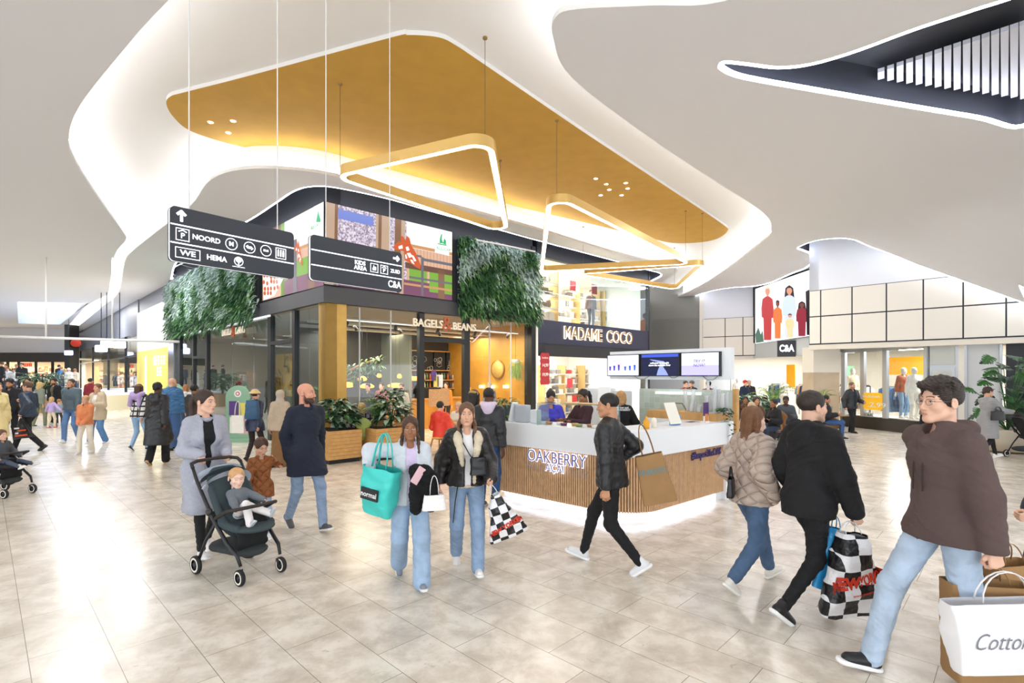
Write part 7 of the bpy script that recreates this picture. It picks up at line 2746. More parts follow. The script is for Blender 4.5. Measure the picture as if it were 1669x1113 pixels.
for px, Y, h_, n, lb in ((1258, 17, .9, 14, 'bright green palm rising behind the seated people'), (1340, 17.4, .55, 10, 'spiky green palm tip before the marble pillar'), (1216, 15.8, .4, 9, 'low palm at the kiosk end behind the tiles')):
 X = (px-CX)/FP*Y
 z_ = HC+(CY-672)/FP*Y if px != 1340 else HC+(CY-662)/FP*Y
 rt = empty('planter', (X, Y, 0), 'dark planter holding the '+lb, 'planter')
 mb = MB()
 mb.lathe([(.001, 0), (.25, 0), (.30, z_), (.26, z_), (.001, z_-.03)], 24, M=Matrix.Translation((X, Y, 0)))
 mb.build('pot', mat('dark_pot', '#3c3a38', .6), rt)
 palm('palm', (X, Y, z_-.02), h_, random.Random(int(px)), lb, n, L=h_*.9, mats=[G[2], G[4]])
p = Vector(((1236-CX)/FP*15.5, 15.5, 0))
rt = empty('planter', p, 'low planter with broad leaves among the seated people', 'planter')
mb = MB()
mb.box(p.x-.9, p.x+.6, p.y, p.y+.4, 0, .75)
mb.build('box', mat('dark_pot', '#3c3a38', .6), rt)
bushy('potted_plant', p+Vector((-.2, .2, .75)), .5, .6, 190, random.Random(9), 'broad grey green leaves behind the kiosk tiles', [G[0], G[3], G[1]], .26, .13)
for i, (px, Y, c, hr, lb) in enumerate(((1214, 21, '#1e2a44', '#c03028', 'in a navy vest and red cap at the store door'), (1221, 21.2, '#26282e', '#b8b0a8', 'with white hair and dark jacket at the store door'), (1155, 17, '#7a2a34', '#1c1614', 'in a dark red shirt and black cap behind the tiles'), (1128, 19, '#2a2c30', '#4a4038', 'in a grey cap behind the tiles'), (1117, 18, '#8a4a4a', '#1c1614', 'with dark hair behind the tiles, left of the grey cap'))):
 person('standing person '+lb, (px-CX)/FP*Y, Y, (20, -10, 170, -60, 10)[i], 1.70, 2, 'fair', ('short', hr), top=T(c, t=.03), bottom=T('#26282e', 'plain'), step=.1, hat=('cap', ('#c03028', 0, '#1c1c20', '#5a5a5c', 0)[i]) if i in (0, 2, 3) else None)
# monstera in front of the grey panel on the right
q = fl(1642, 735)
rt = empty('planter', (q.x, q.y, 0), 'large round pale planter under the monstera at the right', 'planter')
mb = MB()
mb.lathe([(.001, 0.04), (.62, .04), (.72, .55), (.66, .56), (.001, .52)], 32, M=Matrix.Translation((q.x, q.y, 0)))
mb.build('pot', mat('cream_pot', '#c9bfae', .6), rt)
rt = empty('monstera', (q.x, q.y, .52), 'big dark green monstera behind the woman in the long grey coat', 'plant')
rnd = random.Random(7)
lm, stm = MB(), MB()
def monstera(mb, p, v, up, L, mi):
 """split heart-shaped leaf"""
 v = Vector(v).normalized()
 sd = v.cross(Vector(up)).normalized()
 out = []
 for q_ in (1, -1):
  pts = [(0, 0), (-.12, .18), (-.10, .36), (.05, .46), (.10, .24), (.16, .47), (.28, .47), (.30, .22), (.38, .44), (.50, .42), (.50, .19), (.60, .37), (.72, .32), (.70, .14), (.85, .2), (1, .02), (1, 0)]
  vs = [p+v*L*a+sd*L*b_*q_+Vector((0, 0, -L*.35*a*a-L*.25*b_*b_)) for a, b_ in pts]
  mb.add(vs, [list(range(len(vs)))], mi)
for i in range(62):
 a = rnd.uniform(0, 2*PI)
 hh = rnd.uniform(.15, 1.85)
 rr = rnd.uniform(.15, .75)*(1-.15*hh)
 p = Vector((q.x+rr*math.cos(a), q.y+rr*math.sin(a), .52+hh))
 monstera(lm, p, (math.cos(a), math.sin(a)-.5, rnd.uniform(-.3, .4)), (rnd.uniform(-.3, .3), -.6, 1), rnd.uniform(.26, .42), rnd.randrange(3))
 if i % 2 == 0:
  stm.tube([(q.x, q.y, .5), (q.x+rr*.4*math.cos(a), q.y+rr*.4*math.sin(a), .5+hh*.6), p], .010, 5)
lm.build('leaves', [G[0], G[5], G[1]], rt)
stm.build('stems', G[1], rt)
# big fern on the terrace, far left
Yf = 26.2
p = Vector(((70-CX)/FP*Yf, Yf, 0))
rt = empty('planter', p, 'wooden planter under the big fern palm at the far left', 'planter')
mb = MB()
mb.box(p.x-1.1, p.x+1.1, p.y-.4, p.y+.4, 0, .75)
mb.build('box', mat('terracotta_wood', '#a98a68', .6), rt)
palm('fern_palm', p+Vector((0, 0, .75)), 1.25, random.Random(12), 'large dark fern palm in the distance at the far left', 26, L=1.7, mats=[G[0], G[3]])
bushy('potted_plant', p+Vector((.1, -.1, .75)), 1.2, .9, 240, random.Random(14), 'bushy base foliage of the far left planter', [G[0], G[5], G[3]], .35, .12)
# ---------------------------------------------------------------- cafe interior
def on(fr, px, py, d):
 s = fr.sx(px, d)
 return s, fr.z(py, s, d)
def dup_many(root, spots, labels=None):
 """copies of a finished thing, root at the origin; spots = (location, rotz)"""
 ch = {}
 for c in COL.objects:
  if c.parent:
   ch.setdefault(c.parent.name, []).append(c)
 out = []
 for i, (loc, rz) in enumerate(spots):
  o = root if i == 0 else copy_tree(root, None, ch)
  o.matrix_basis = Matrix.Translation(loc) @ Matrix.Rotation(rz, 4, 'Z')
  if labels:
   o['label'] = labels[i % len(labels)]
  out.append(o)
 return out
db = 4.52
rt = empty('chalkboard_menu', FR.pt(FR.sx(700, db), db, 2.2), 'row of black chalkboards with white drawings above the cafe counter', 'menu board')
s0, z0 = on(FR, 640, 607, db)
s1, z1 = on(FR, 764, 573, db)
zt_ = FR.z(574, s1, db)
zb_ = FR.z(605, s1, db)
n = 6
for i in range(n):
 a, b_ = s0+(s1-s0)*i/n, s0+(s1-s0)*(i+1)/n
 mb = MB()
 mb.box(a+.03, b_-.03, db-.03, db, zb_+.04, zt_-.04, M=FR.M)
 bo = mb.build('board', mat('chalkboard', '#22262a', .8), rt)
 mb = MB()
 rnd = random.Random(40+i)
 w, h_ = (b_-a-.12), (zt_-zb_-.14)
 for j in range(5):
  cx, cz = a+.06+w*rnd.random(), zb_+.07+h_*rnd.random()*.8
  r_ = rnd.uniform(.05, .12)
  mb.tube([FR.pt(cx+r_*math.cos(t*PI/6)*(1+.3*math.sin(3*t)), db-.035, cz+r_*math.sin(t*PI/6)) for t in range(13)], .005, 4)
 mb.build('chalk_drawing', mat('chalk', '#e6e8e4', .9), bo)
mb = MB()
for za in (zb_, zt_-.04):
 mb.box(s0, s1, db-.05, db, za, za+.04, M=FR.M)
mb.build('frame_rail', M_oak, rt)
# counter and back shelves
s2, _ = on(FR, 735, 690, 3.2)
s3, _ = on(FR, 640, 690, 3.2)
mb = MB()
mb.box(s3, s1-.1, 3.1, 3.6, 0, 1.02, M=FR.M)
mb.box(s3-.03, s1-.07, 3.05, 3.65, 1.02, 1.07, 1, M=FR.M)
mb.build('counter', [mat('honey_wood', '#c98f3e', .5, var=.1), M_oak], label='honey coloured wooden service counter inside the cafe', cat='counter')
for k, z in enumerate((1.35, 1.68)):
 mb = MB()
 mb.box(s0, s1, 4.2, 4.5, z, z+.03, M=FR.M)
 mb.build('shelf', M_oak, label='%s wooden bottle shelf on the cafe back wall' % ('lower', 'upper')[k], cat='shelf')
mb = MB()
mb.lathe([(.001, 0), (.035, 0), (.035, .15), (.012, .2), (.012, .25), (.001, .25)], 10)
cols_b = ['#c8d0cc', '#8a6a3a', '#e8e2d0', '#5a7a4a', '#c86a3a', '#3a4a6a']
for ci, c in enumerate(cols_b):
 mb2 = MB()
 mb2.v, mb2.f, mb2.mi, mb2.sm = mb.v, mb.f, mb.mi, mb.sm
 o = mb2.build('bottle', mat('bottle_'+c[1:], c, .2), label='x', cat='bottle', group='bottles on the cafe shelves, %s glass' % ('clear', 'amber', 'cream', 'green', 'orange', 'blue')[ci])
 spots = []
 rnd = random.Random(ci)
 for k, z in enumerate((1.38, 1.71)):
  for j in range(4):
   s = s0+.15+(s1-s0-.3)*((j*6+ci)/24+rnd.uniform(-.005, .005))
   spots.append((FR.pt(s, 4.32, z), 0))
 dup_many(o, spots, ['%s bottle on the %s cafe back shelf, %s of its colour' % (('clear', 'amber', 'cream', 'green', 'orange', 'blue')[ci], a, b_) for a in ('lower', 'upper') for b_ in ('first', 'second', 'third', 'last')])
mb = MB()
a, b_ = s0+.2, s0+1.2
mb.box(a, b_, 3.2, 3.55, 1.07, 1.45, M=FR.M, bev=.03)
mb.build('espresso_machine', mat('coffee_machine', '#2a2c2e', .35, .4), label='dark espresso machine on the cafe counter', cat='coffee machine')
mb = MB()
mb.box(s1-1.1, s1-.55, 3.2, 3.5, 1.07, 1.42, M=FR.M, bev=.02)
mb.build('display_case', mat('warm_display', '#d8a060', .4, emit=.3), label='warm lit pastry display on the cafe counter', cat='display case')
# gold disc, hanging plant and speaker on the side wall
FSd = Fr(FR.pt(SR1-.02).x, FR.pt(SR1-.02).y, *(-FR.n.xy))   # side wall, s towards the viewer negative
FSd = Fr(FR.pt(SR1-.04, 4.6).x, FR.pt(SR1-.04, 4.6).y, *(-FR.n.xy))
s, z = on(FSd, 812, 602, 0)
p = FSd.pt(s, 0, z)
Md = Matrix(((FSd.u.x, 0, -FSd.n.x, p.x), (FSd.u.y, 0, -FSd.n.y, p.y), (0, 1, 0, p.z), (0, 0, 0, 1)))
rt = empty('wall_disc', p, 'round gold patterned disc on the wooden cafe wall', 'wall decoration')
mb = MB()
mb.lathe([(.001, .05), (.30, .05), (.31, .02)], 36, 0, Md)
mb.build('face', mat('gold_relief', '#e6c06a', .4, .3, bump=1, bscale=14, var=.15), rt)
mb = MB()
mb.lathe([(.30, .0), (.34, .0), (.34, .05), (.30, .055)], 36, 0, Md)
mb.build('rim', mat('dark_gold', '#a87c30', .4, .4), rt)
s, z = on(FSd, 842, 594, -.2)
p = FSd.pt(s, -.25, z)
rt = empty('hanging_plant', p, 'trailing green plant hanging at the right end of the cafe window', 'plant')
mb = MB()
rnd = random.Random(3)
for i in range(150):
 a = rnd.uniform(0, 2*PI)
 r_ = rnd.uniform(.02, .2)
 leaf(mb, p+Vector((r_*math.cos(a), r_*math.sin(a), .15-rnd.random()*.5)), (math.cos(a)*.4, math.sin(a)*.4, -1), (0, 1, 0.2), rnd.uniform(.12, .3), .018, .1, rnd.randrange(2))
mb.build('trailing_leaves', [G[2], G[4]], rt)
mb = MB()
mb.lathe([(.001, .02), (.10, .05), (.13, .16), (.10, .17)], 16, 0, Matrix.Translation(p))
mb.build('pot', M_white, rt)
mb = MB()
mb.tube([p+Vector((0, 0, .16)), p+Vector((0, 0, 1.4))], .006, 5)
mb.build('cord', M_black, rt)
for px, lb in ((787, 'leftmost'), (804, 'middle'), (826, 'rightmost')):
 s, z = on(FSd, px, 630, 0)
 mb = MB()
 mb.box(s-.09, s+.09, -.1, 0, z-.05, z+.05, M=FSd.M)
 mb.build('wall_lamp', mat('warm_glow', '#ffe6b0', emit=3.0, ecol='#ffe0a0'), label='small warm white wall light on the wooden cafe wall, %s of three' % lb, cat='lamp')
# pipes and track lights under the cafe ceiling
for i, d in enumerate((.9, 1.7, 2.6)):
 mb = MB()
 mb.tube([FR.pt(.3, d, 3.38-.05*i), FR.pt(SR1-.1, d+.3, 3.38-.05*i)], .05, 10)
 mb.build('ceiling_pipe', mat('cream_pipe', '#cfc6b2', .5), label='cream painted pipe under the cafe ceiling, %s from the window' % ('nearest', 'second', 'third')[i], cat='pipe')
rt = empty('track_light', FR.pt(3, .5, 3.3), 'white lighting track just inside the cafe window with black spots', 'lamp')
mb = MB()
mb.box(.5, SR1-.2, .48, .52, 3.28, 3.31, M=FR.M)
mb.build('track', mat('white_track', '#f4f2ee', .4, emit=.4), rt)
for i in range(9):
 p = FR.pt(.8+i*.72, .5+(.9 if i % 2 else 0), 3.2)
 Mr = Matrix.Translation(p) @ Matrix.Rotation(R(35), 4, 'X') @ Matrix.Rotation(R(20*(-1)**i), 4, 'Y')
 mb = MB()
 mb.lathe([(.001, .07), (.04, .07), (.05, -.07), (.042, -.07)], 14, 0, Mr)
 so = mb.build('spot', M_black, rt)
 mb = MB()
 mb.lathe([(.001, -.068), (.04, -.068)], 14, 0, Mr)
 mb.build('bulb', mat('warm_bulb', '#fff0d0', emit=6, ecol='#ffe8c0'), so)
for i, (px, py, d, w) in enumerate(((590, 616, 1.6, .14), (598, 628, 2.2, .22), (651, 612, 2.6, .08), (645, 627, 2.4, .26), (674, 616, 3.0, .24), (568, 626, 1.2, .16), (618, 611, 3.2, .08))):
 s, z = on(FR, px, py, d)
 p = FR.pt(s, d, z)
 rt = empty('pendant_lamp', p, '%s pendant lamp glowing amber inside the cafe' % ('small flat', 'wide glass', 'tiny bare bulb', 'widest woven', 'large basket', 'leftmost', 'small teardrop')[i], 'lamp')
 mb = MB()
 mb.lathe([(.001, .06), (w*.5, .05), (w, -.02), (w*.9, -.07), (w*.3, -.09)], 20, 0, Matrix.Translation(p))
 mb.build('lamp_shade', mat('amber_glass', '#e8a040', .3, emit=1.2, ecol='#ffb040'), rt)
 mb = MB()
 mb.tube([p+Vector((0, 0, .06)), p+Vector((0, 0, 3.5-z))], .004, 5)
 mb.build('cord', M_black, rt)
# hanging branch with leaves
s, z = on(FR, 570, 604, 1.0)
s_b, z_b = on(FR, 618, 584, 1.4)
rt = empty('hanging_branch', FR.pt((s+s_b)/2, 1.2, (z+z_b)/2), 'pale bare branch with green leaves hanging inside the cafe window', 'decoration')
mb = MB()
mb.tube([FR.pt(s, 1.0, z), FR.pt(s*.6+s_b*.4, 1.2, z*.6+z_b*.4+.03), FR.pt(s_b, 1.4, z_b)], [.035, .03, .02], 8)
mb.build('branch', mat('bare_wood', '#c8a070', .7), rt)
mb = MB()
rnd = random.Random(6)
for i in range(170):
 t = rnd.random()
 leaf(mb, FR.pt(s+(s_b-s)*t+rnd.uniform(-.1, .1), 1.2+rnd.uniform(-.2, .2), z+(z_b-z)*t+rnd.uniform(-.35, .12)), (rnd.uniform(-1, 1), rnd.uniform(-1, .2), rnd.uniform(-1, .3)), (0, 0, 1), .14, .06, .4, rnd.randrange(4))
mb.build('leaves', G[:4], rt)
# guests and barista inside
for px, py_, d, c, hr, lb in ((727, 628, 2.6, '#d8862a', '#3a2418', 'barista in an orange top behind the cafe counter'), (600, 640, 2.0, '#2a2a2e', '#1c1614', 'dark clothed guest inside the cafe left of the palm'), (622, 640, 3.0, '#8a4a4a', '#3a2418', 'guest in dull red deep inside the cafe'), (655, 655, 1.3, '#e8e2da', '#5a4030', 'guest in white inside the cafe behind the rubber plant'), (798, 645, 1.3, '#8a8a90', '#b0aca8', 'grey haired man inside the cafe right of the leather jacket man')):
 s, z = on(FR, px, py_, d)
 p = FR.pt(s, d, 0)
 person(lb, p.x, p.y, -10, 1.66, 2, 'fair', ('short', hr), top=T(c), bottom=T('#2a2a30', 'plain'), step=0)
# posters on the cafe glass
for px, py_, w, h_, c, lb in ((709, 612, .16, .30, '#6a4a90', 'violet notice on the cafe door glass'), (713, 622, .18, .30, '#e8d46a', 'yellow and pink notice on the cafe door glass'), (719, 621, .20, .36, '#f0f0ee', 'white notice on the cafe door glass')):
 s, z = on(FR, px, py_, -.02)
 mb = MB()
 mb.box(s-w/2, s+w/2, .03, .04, z-h_/2, z+h_/2, M=FR.M)
 mb.build('notice', mat('paper_'+c[1:], c, .7), label=lb, cat='poster')
mb = MB()
s, z = on(FR, 717, 648, .3)
mb.box(s-.35, s+.35, .3, .36, z-.25, z+.25, M=FR.M)
mb.build('wooden_board', mat('cork', '#d8a878', .7, var=.15, vscale=30), label='light wooden board standing in the cafe doorway', cat='board')
# left wing: yellow leaf mural, shelves with goods, palm
for i in range(9):
 s, z = on(FL, 455+i*7, 620+(i % 3)*9, 3.9)
rt = empty('mural', FL.pt(FL.sx(490, 3.9), 3.9, 1.6), 'yellow leaf mural on the wall behind the left cafe glass', 'wall decoration')
mb = MB()
sa_, _ = on(FL, 452, 600, 4.1)
sb_, _ = on(FL, 519, 600, 4.1)
mb.box(sa_-1, sb_, 4.12, 4.18, .9, 2.9, M=FL.M)
mb.build('backdrop', mat('mural_yellow', '#e6b84e', .7), rt)
mb = MB()
rnd = random.Random(2)
for i in range(46):
 p = FL.pt(rnd.uniform(sa_-1, sb_), 4.06, rnd.uniform(1., 2.8))
 leaf(mb, p, FL.u*rnd.uniform(-1, 1)+Vector((0, 0, rnd.uniform(-.4, 1))), -FL.n, .55, .11, .1, rnd.randrange(2))
mb.build('leaf_pattern', [mat('mural_dark', '#3c3a2c', .7), mat('mural_ochre', '#b8862e', .7)], rt)
q = FL.pt(FL.sx(500, 1.2), 1.2, 0)
rt = empty('planter', q, 'planter with a palm behind the left cafe glass', 'planter')
mb = MB()
mb.lathe([(.001, 0), (.22, 0), (.26, .6), (.001, .6)], 20, M=Matrix.Translation(q))
mb.build('pot', M_black, rt)
palm('palm', q+Vector((0, 0, .6)), .95, random.Random(33), 'palm standing behind the left cafe glass beside the corner column', 14, L=.8)
for k in range(3):
 s, _ = on(FL, 345+k*28, 620, 2.5)
 rt = empty('shelving', FL.pt(s, 2.5, 0), '%s shelf unit with pink and white goods behind the left glass' % ('leftmost', 'middle', 'rightmost')[k], 'shelf')
 mb = MB()
 mb.box(s-.75, s-.71, 2.3, 2.7, 0, 2.1, M=FL.M)
 mb.box(s+.71, s+.75, 2.3, 2.7, 0, 2.1, M=FL.M)
 for z in (.4, .8, 1.2, 1.6, 2.05):
  mb.box(s-.75, s+.75, 2.3, 2.7, z, z+.03, M=FL.M)
 mb.build('frame', mat('brown_shelf', '#7a5a40', .6), rt)
 rnd = random.Random(k)
 for z in (.43, .83, 1.23, 1.63):
  for j in range(6):
   mb = MB()
   x = s-.66+j*.24
   c = rnd.choice(('#c88a90', '#e8e0d8', '#8a9aa8', '#b8606a', '#d8c8a0'))
   mb.box(x, x+.17, 2.33, 2.55, z, z+rnd.uniform(.12, .3), M=FL.M, bev=.01)
   mb.build('goods_box', mat('goods_'+c[1:], c, .6), label={'#c88a90': 'pink', '#e8e0d8': 'white', '#8a9aa8': 'grey blue', '#b8606a': 'red', '#d8c8a0': 'cream'}[c]+' box on the '+{.43: 'lowest', .83: 'second', 1.23: 'third', 1.63: 'top'}[z]+' shelf of the %s unit behind the left glass' % ('leftmost', 'middle', 'rightmost')[k], cat='box', group='boxed products behind the left glass, %s unit' % ('leftmost', 'middle', 'rightmost')[k])
# ---------------------------------------------------------------- homeware shop goods
def shelf_unit(fr, s, d, z0, w, levels, gap, label, seed, pal, grp):
 rt = empty('shelving', fr.pt(s, d, z0), label, 'shelf')
 mb = MB()
 for x in (s-w/2, s+w/2):
  mb.box(x-.02, x+.02, d, d+.4, z0, z0+levels*gap, M=fr.M)
 mb.build('upright', mat('gold_rail', '#c8a870', .4, .4), rt)
 for k in range(levels):
  mb = MB()
  mb.box(s-w/2, s+w/2, d, d+.4, z0+k*gap+.02, z0+k*gap+.05, M=fr.M)
  mb.build('shelf_board', M_white, rt)
 rnd = random.Random(seed)
 for k in range(levels):
  x = s-w/2+.06
  while x < s+w/2-.25:
   wd = rnd.uniform(.16, .34)
   hh_ = gap*rnd.uniform(.45, .8)
   c = rnd.choice(pal)
   mb = MB()
   kind = rnd.random()
   zz = z0+k*gap+.052
   if kind < .45:
    mb.box(x, x+wd, d+.04, d+.34, zz, zz+hh_, M=fr.M, bev=.03)
    nm, cat = 'cushion', 'cushion'
   elif kind < .75:
    for j in range(3):
     mb.box(x, x+wd, d+.04, d+.34, zz+j*.065, zz+j*.065+.06, M=fr.M, bev=.02)
    nm, cat = 'folded_towels', 'towels'
   else:
    p = fr.pt(x+wd/2, d+.2, zz)
    mb.lathe([(.001, 0), (wd*.25, 0), (wd*.42, hh_*.4), (wd*.3, hh_*.8), (wd*.35, hh_)], 14, M=Matrix.Translation(p))
    nm, cat = 'vase', 'vase'
   mb.build(nm, mat('home_'+c[1:], c, .7), label='%s on the %s shelf of %s' % (nm.replace('_', ' '), ('lowest', 'second', 'third', 'fourth', 'top')[k], grp), cat=cat, group=nm.replace('_', ' ')+' on '+grp)
   x += wd+.05
palw = ['#d8d0c4', '#b8aea4', '#8e8a86', '#ece6dc', '#9a8474', '#c8bca8', '#6e6a68']
for i, (px, d, lb) in enumerate(((894, .9, 'far left'), (925, 2.6, 'second'), (962, 2.4, 'third'), (1002, 2.2, 'fourth'), (1035, 1.8, 'rightmost'))):
 s, _ = on(FR, px, 470, d)
 shelf_unit(FR, s, d, 3.9, 1.5 if i else 1.1, 4, .48, '%s shelf unit behind the upper windows of the homeware shop' % lb, 60+i, palw, 'the %s upper homeware shelf unit' % lb)
for i, (px, d, lb) in enumerate(((905, 3.2, 'left'), (935, 3.6, 'middle'), (968, 3.2, 'right'))):
 s, _ = on(FR, px, 620, d)
 shelf_unit(FR, s, d, .1, 1.4, 5, .45, '%s ground floor shelf unit of the homeware shop' % lb, 80+i, palw+['#c03a3a', '#4a6a9a'], 'the %s ground floor homeware shelf unit' % lb)
for px, py_, w, h_, t1, t2 in ((888, 601, .42, 1.05, '14,99', '19,99'),):
 s, z = on(FR, px, py_, -.05)
 rt = empty('sale_banner', FR.pt(s, -.05, z), 'red hanging banner with white prices beside the cafe end', 'banner')
 mb = MB()
 P = []
 for j in range(9):
  P.append((-w/2+w*j/8, h_/2+(.03 if j % 2 else 0)))
 for j in range(13):
  P.append((w/2+(.03 if j % 2 else 0), h_/2-h_*j/12))
 for j in range(9):
  P.append((w/2-w*j/8, -h_/2-(.03 if j % 2 else 0)))
 for j in range(13):
  P.append((-w/2-(.03 if j % 2 else 0), -h_/2+h_*j/12))
 mb.prism(P, -.01, .01, M=FR.T(s, -.05, z))
 mb.build('cloth', mat('sale_red', '#b03038', .6), rt)
 text('knallers', .1, FR.T(s, -.065, z+.38), M_whitep, 'lettering', rt, ext=.001)
 text(t1, .15, FR.T(s, -.065, z+.12), M_whitep, 'lettering', rt, ext=.001, bold=.003)
 text(t2, .15, FR.T(s, -.065, z-.2), M_whitep, 'lettering', rt, ext=.001, bold=.003)
 mb = MB()
 mb.tube([FR.pt(s, -.05, z+h_/2), FR.pt(s, -.05, 2.98)], .005, 5)
 mb.build('cord', M_black, rt)
for i, (px, py_, d) in enumerate(((929, 624, 2.5), (969, 471, .8), (934, 466, 1.2))):
 s, z = on(FR, px, py_, d)
 mb = MB()
 mb.box(s-.18, s+.18, d, d+.02, z-.2, z+.2, M=FR.M)
 mb.build('price_card', mat('sale_red', '#b03038', .6), label=('small red price card low in the homeware shop doorway', 'red card hanging behind the upper homeware window, right one', 'pale red card behind the upper homeware window, left one')[i], cat='sign')
# silhouettes upstairs
for i, (px, c, lb) in enumerate(((963, '#5a4a44', 'person with short dark hair behind the upper window, left'), (1040, '#c8b08a', 'light coloured mannequin behind the upper window, right'))):
 s, _ = on(FR, px, 510, 1.0)
 p = FR.pt(s, 1.0, 3.76)
 person(lb, p.x, p.y, 20, 1.66, 2, 'fair' if i == 0 else '#d8c0a0', ('short', '#2a201a') if i == 0 else None, top=T(c), bottom=T('#2a2a30', 'plain'), z0=3.76, step=0, blank=i == 1, name='person' if i == 0 else 'mannequin', cat='person' if i == 0 else 'mannequin')
# white cabinets behind the kiosk
for i, (x0, x1, Y, z, c, lb) in enumerate(((1015, 1028, 9.6, 1.58, '#d8dcde', 'white panelled fridge behind the blonde kiosk worker'), (958, 1004, 10.2, 1.62, '#e2e4e4', 'white cabinet with a small logo behind the servers'), (848, 905, 10.0, 1.16, '#cfd2d4', 'low white cabinet behind the blue T-shirt server'))):
 X0, X1 = (x0-CX)/FP*Y, (x1-CX)/FP*Y
 if i == 0:
  X0, X1 = 1.98, 2.26
  Y = 9.75
 mb = MB()
 mb.box(X0, X1, Y, Y+.5, 0, z, bev=.01)
 mb.build('cabinet', mat('cab_%d' % i, c, .4), label=lb, cat='cabinet')
# ---------------------------------------------------------------- things on the kiosk
M_clear = glass_mat('clear_plastic', '#f4f6f8', .08, haze=.35, hcol='#f0f2f4')
zc = 1.17
# rear ledge inside the right arm of the kiosk, against the tiles
rl = empty('back_counter', FT.pt(.9, -.3, 0), 'wooden back counter along the green tiles', 'counter')
mb = MB()
mb.box(.45, LT-.05, -.5, -.02, 0, 1.18, 0, M=FT.M)
mb.box(.45, LT-.05, -.5, -.02, 1.18, 1.30, 1, M=FT.M)
mb.build('counter_body', [M_cor, M_oak], rl)
rnd = random.Random(8)
for i in range(11):
 px = 1120+i*6.4
 d = -.30-(i % 2)*.08
 s = FT.sx(px, d)
 h_ = (.34, .36, .16, .12, .10, .26, .28, .40, .36, .30, .32)[i]
 p = FT.pt(s, d, 1.30)
 mb = MB()
 nn = int(h_/.02)
 prof = [(.001, 0)]
 for j in range(nn):
  prof += [(.028, j*.02), (.034, j*.02+.016)]
 prof += [(.036, h_)]
 mb.lathe(prof, 16, M=Matrix.Translation(p) @ Matrix.Rotation(R((-6, 7, 0, 0, 0, 0, 0, 0, 0, 0, 0)[i]), 4, 'Y'))
 mb.build('cup_stack', M_clear, label='%s stack of clear plastic cups on the wooden back counter' % ('leaning left', 'leaning right', 'short third', 'shortest middle', 'low fifth', 'slim sixth', 'slim seventh', 'tallest right hand', 'broad ninth', 'tenth', 'rightmost')[i], cat='cups')
def ktop(px, py, z=zc):
 """point on the kiosk counter top seen at a pixel"""
 return Vector(fl(px, py, z))
def kbox(name, px, py, w, d, h_, m, label, cat, yaw=-42, bev=.005, z=zc):
 p = ktop(px, py, z)
 mb = MB()
 mb.box(-w/2, w/2, -d/2, d/2, 0, h_, bev=bev, M=Matrix.Translation(p) @ Matrix.Rotation(R(yaw), 4, 'Z'))
 return mb.build(name, m, label=label, cat=cat)
def on_kiosk(t, off, side):
 """spot on the counter band: t along a face, off inwards"""
 fr = FK1 if side == 0 else FK2
 return fr.pt(t, off, zc)
p = on_kiosk(.55, .2, 1)
mb = MB()
mb.lathe([(.001, 0), (.04, 0), (.042, .10), (.015, .13), (.013, .16), (.001, .165)], 16, M=Matrix.Translation(p))
mb.build('juice_bottle', mat('orange_juice', '#f0a820', .3), label='bottle of yellow orange juice on the kiosk counter', cat='bottle')
p = on_kiosk(.78, .24, 1)
mb = MB()
mb.lathe([(.001, 0), (.035, 0), (.037, .10), (.02, .13), (.001, .135)], 16, M=Matrix.Translation(p))
mb.build('cream_bottle', mat('cream_bottle', '#f0ead8', .4), label='cream coloured bottle right of the orange juice', cat='bottle')
p = on_kiosk(1.25, .25, 1)
mb = MB()
mb.box(-.12, .12, -.16, .16, -.009, .009, 0, M=Matrix.Translation(p+Vector((0, 0, .17))) @ Matrix.Rotation(R(35), 4, 'Z') @ Matrix.Rotation(R(68), 4, 'X'), bev=.01)
mb.box(-.1, .1, -.02, .02, 0, .14, 1, M=Matrix.Translation(p+Vector((.05, .05, 0))) @ Matrix.Rotation(R(35), 4, 'Z'))
mb.build('payment_terminal', [mat('cream_tablet', '#ece8dc', .4), mat('blue_back', '#4aa0d8', .4)], label='cream tilted tablet stand on the right arm of the kiosk', cat='tablet')
p = on_kiosk(2.0, .16, 1)
rt = empty('menu_stand', p, 'purple menu stand with a drink picture beside the grey plant pot', 'sign')
Mm = Matrix.Translation(p) @ Matrix.Rotation(math.atan2(FK2.u.y, FK2.u.x), 4, 'Z')
mb = MB()
mb.box(-.06, .06, -.01, .01, .10, .30, 0, M=Mm)
mb.box(-.045, .045, -.012, -.01, .02, .13, 2, M=Mm)
mb.box(-.06, .06, -.03, .03, 0, .02, 1, M=Mm)
mb.box(-.06, .06, -.008, .008, .02, .10, 1, M=Mm)
mb.build('card', [mat('purple_card', '#4a2a6a', .5), M_white, mat('smoothie_pic', '#d88a50', .5)], rt)
p = on_kiosk(LK2-.17, .18, 1)
rt = empty('potted_ivy', p, 'grey pot with trailing ivy at the right end of the kiosk counter', 'plant')
mb = MB()
mb.lathe([(.001, 0), (.07, 0), (.085, .15), (.075, .15), (.001, .13)], 20, M=Matrix.Translation(p))
mb.build('pot', mat('grey_pot', '#a8acb0', .6), rt)
mb = MB()
rnd = random.Random(17)
for k in range(7):
 a = rnd.uniform(-2.2, .4)
 r_ = rnd.uniform(.05, .16)
 for j in range(11):
  t = j/10
  L_s = rnd.uniform(.5, 1)
  q = p+Vector((math.cos(a)*(r_+.12*t)+.09*t, math.sin(a)*(r_+.14*t), .18+.05*math.sin(PI*t)-(.36 if k < 4 else .05)*t*t))
  leaf(mb, q, (math.cos(a+j*2.3), math.sin(a+j*2.3), -.2), (0, 0, 1), .055, .045, .3, rnd.randrange(3))
mb.build('ivy_leaves', [G[0], G[1], G[5]], rt)
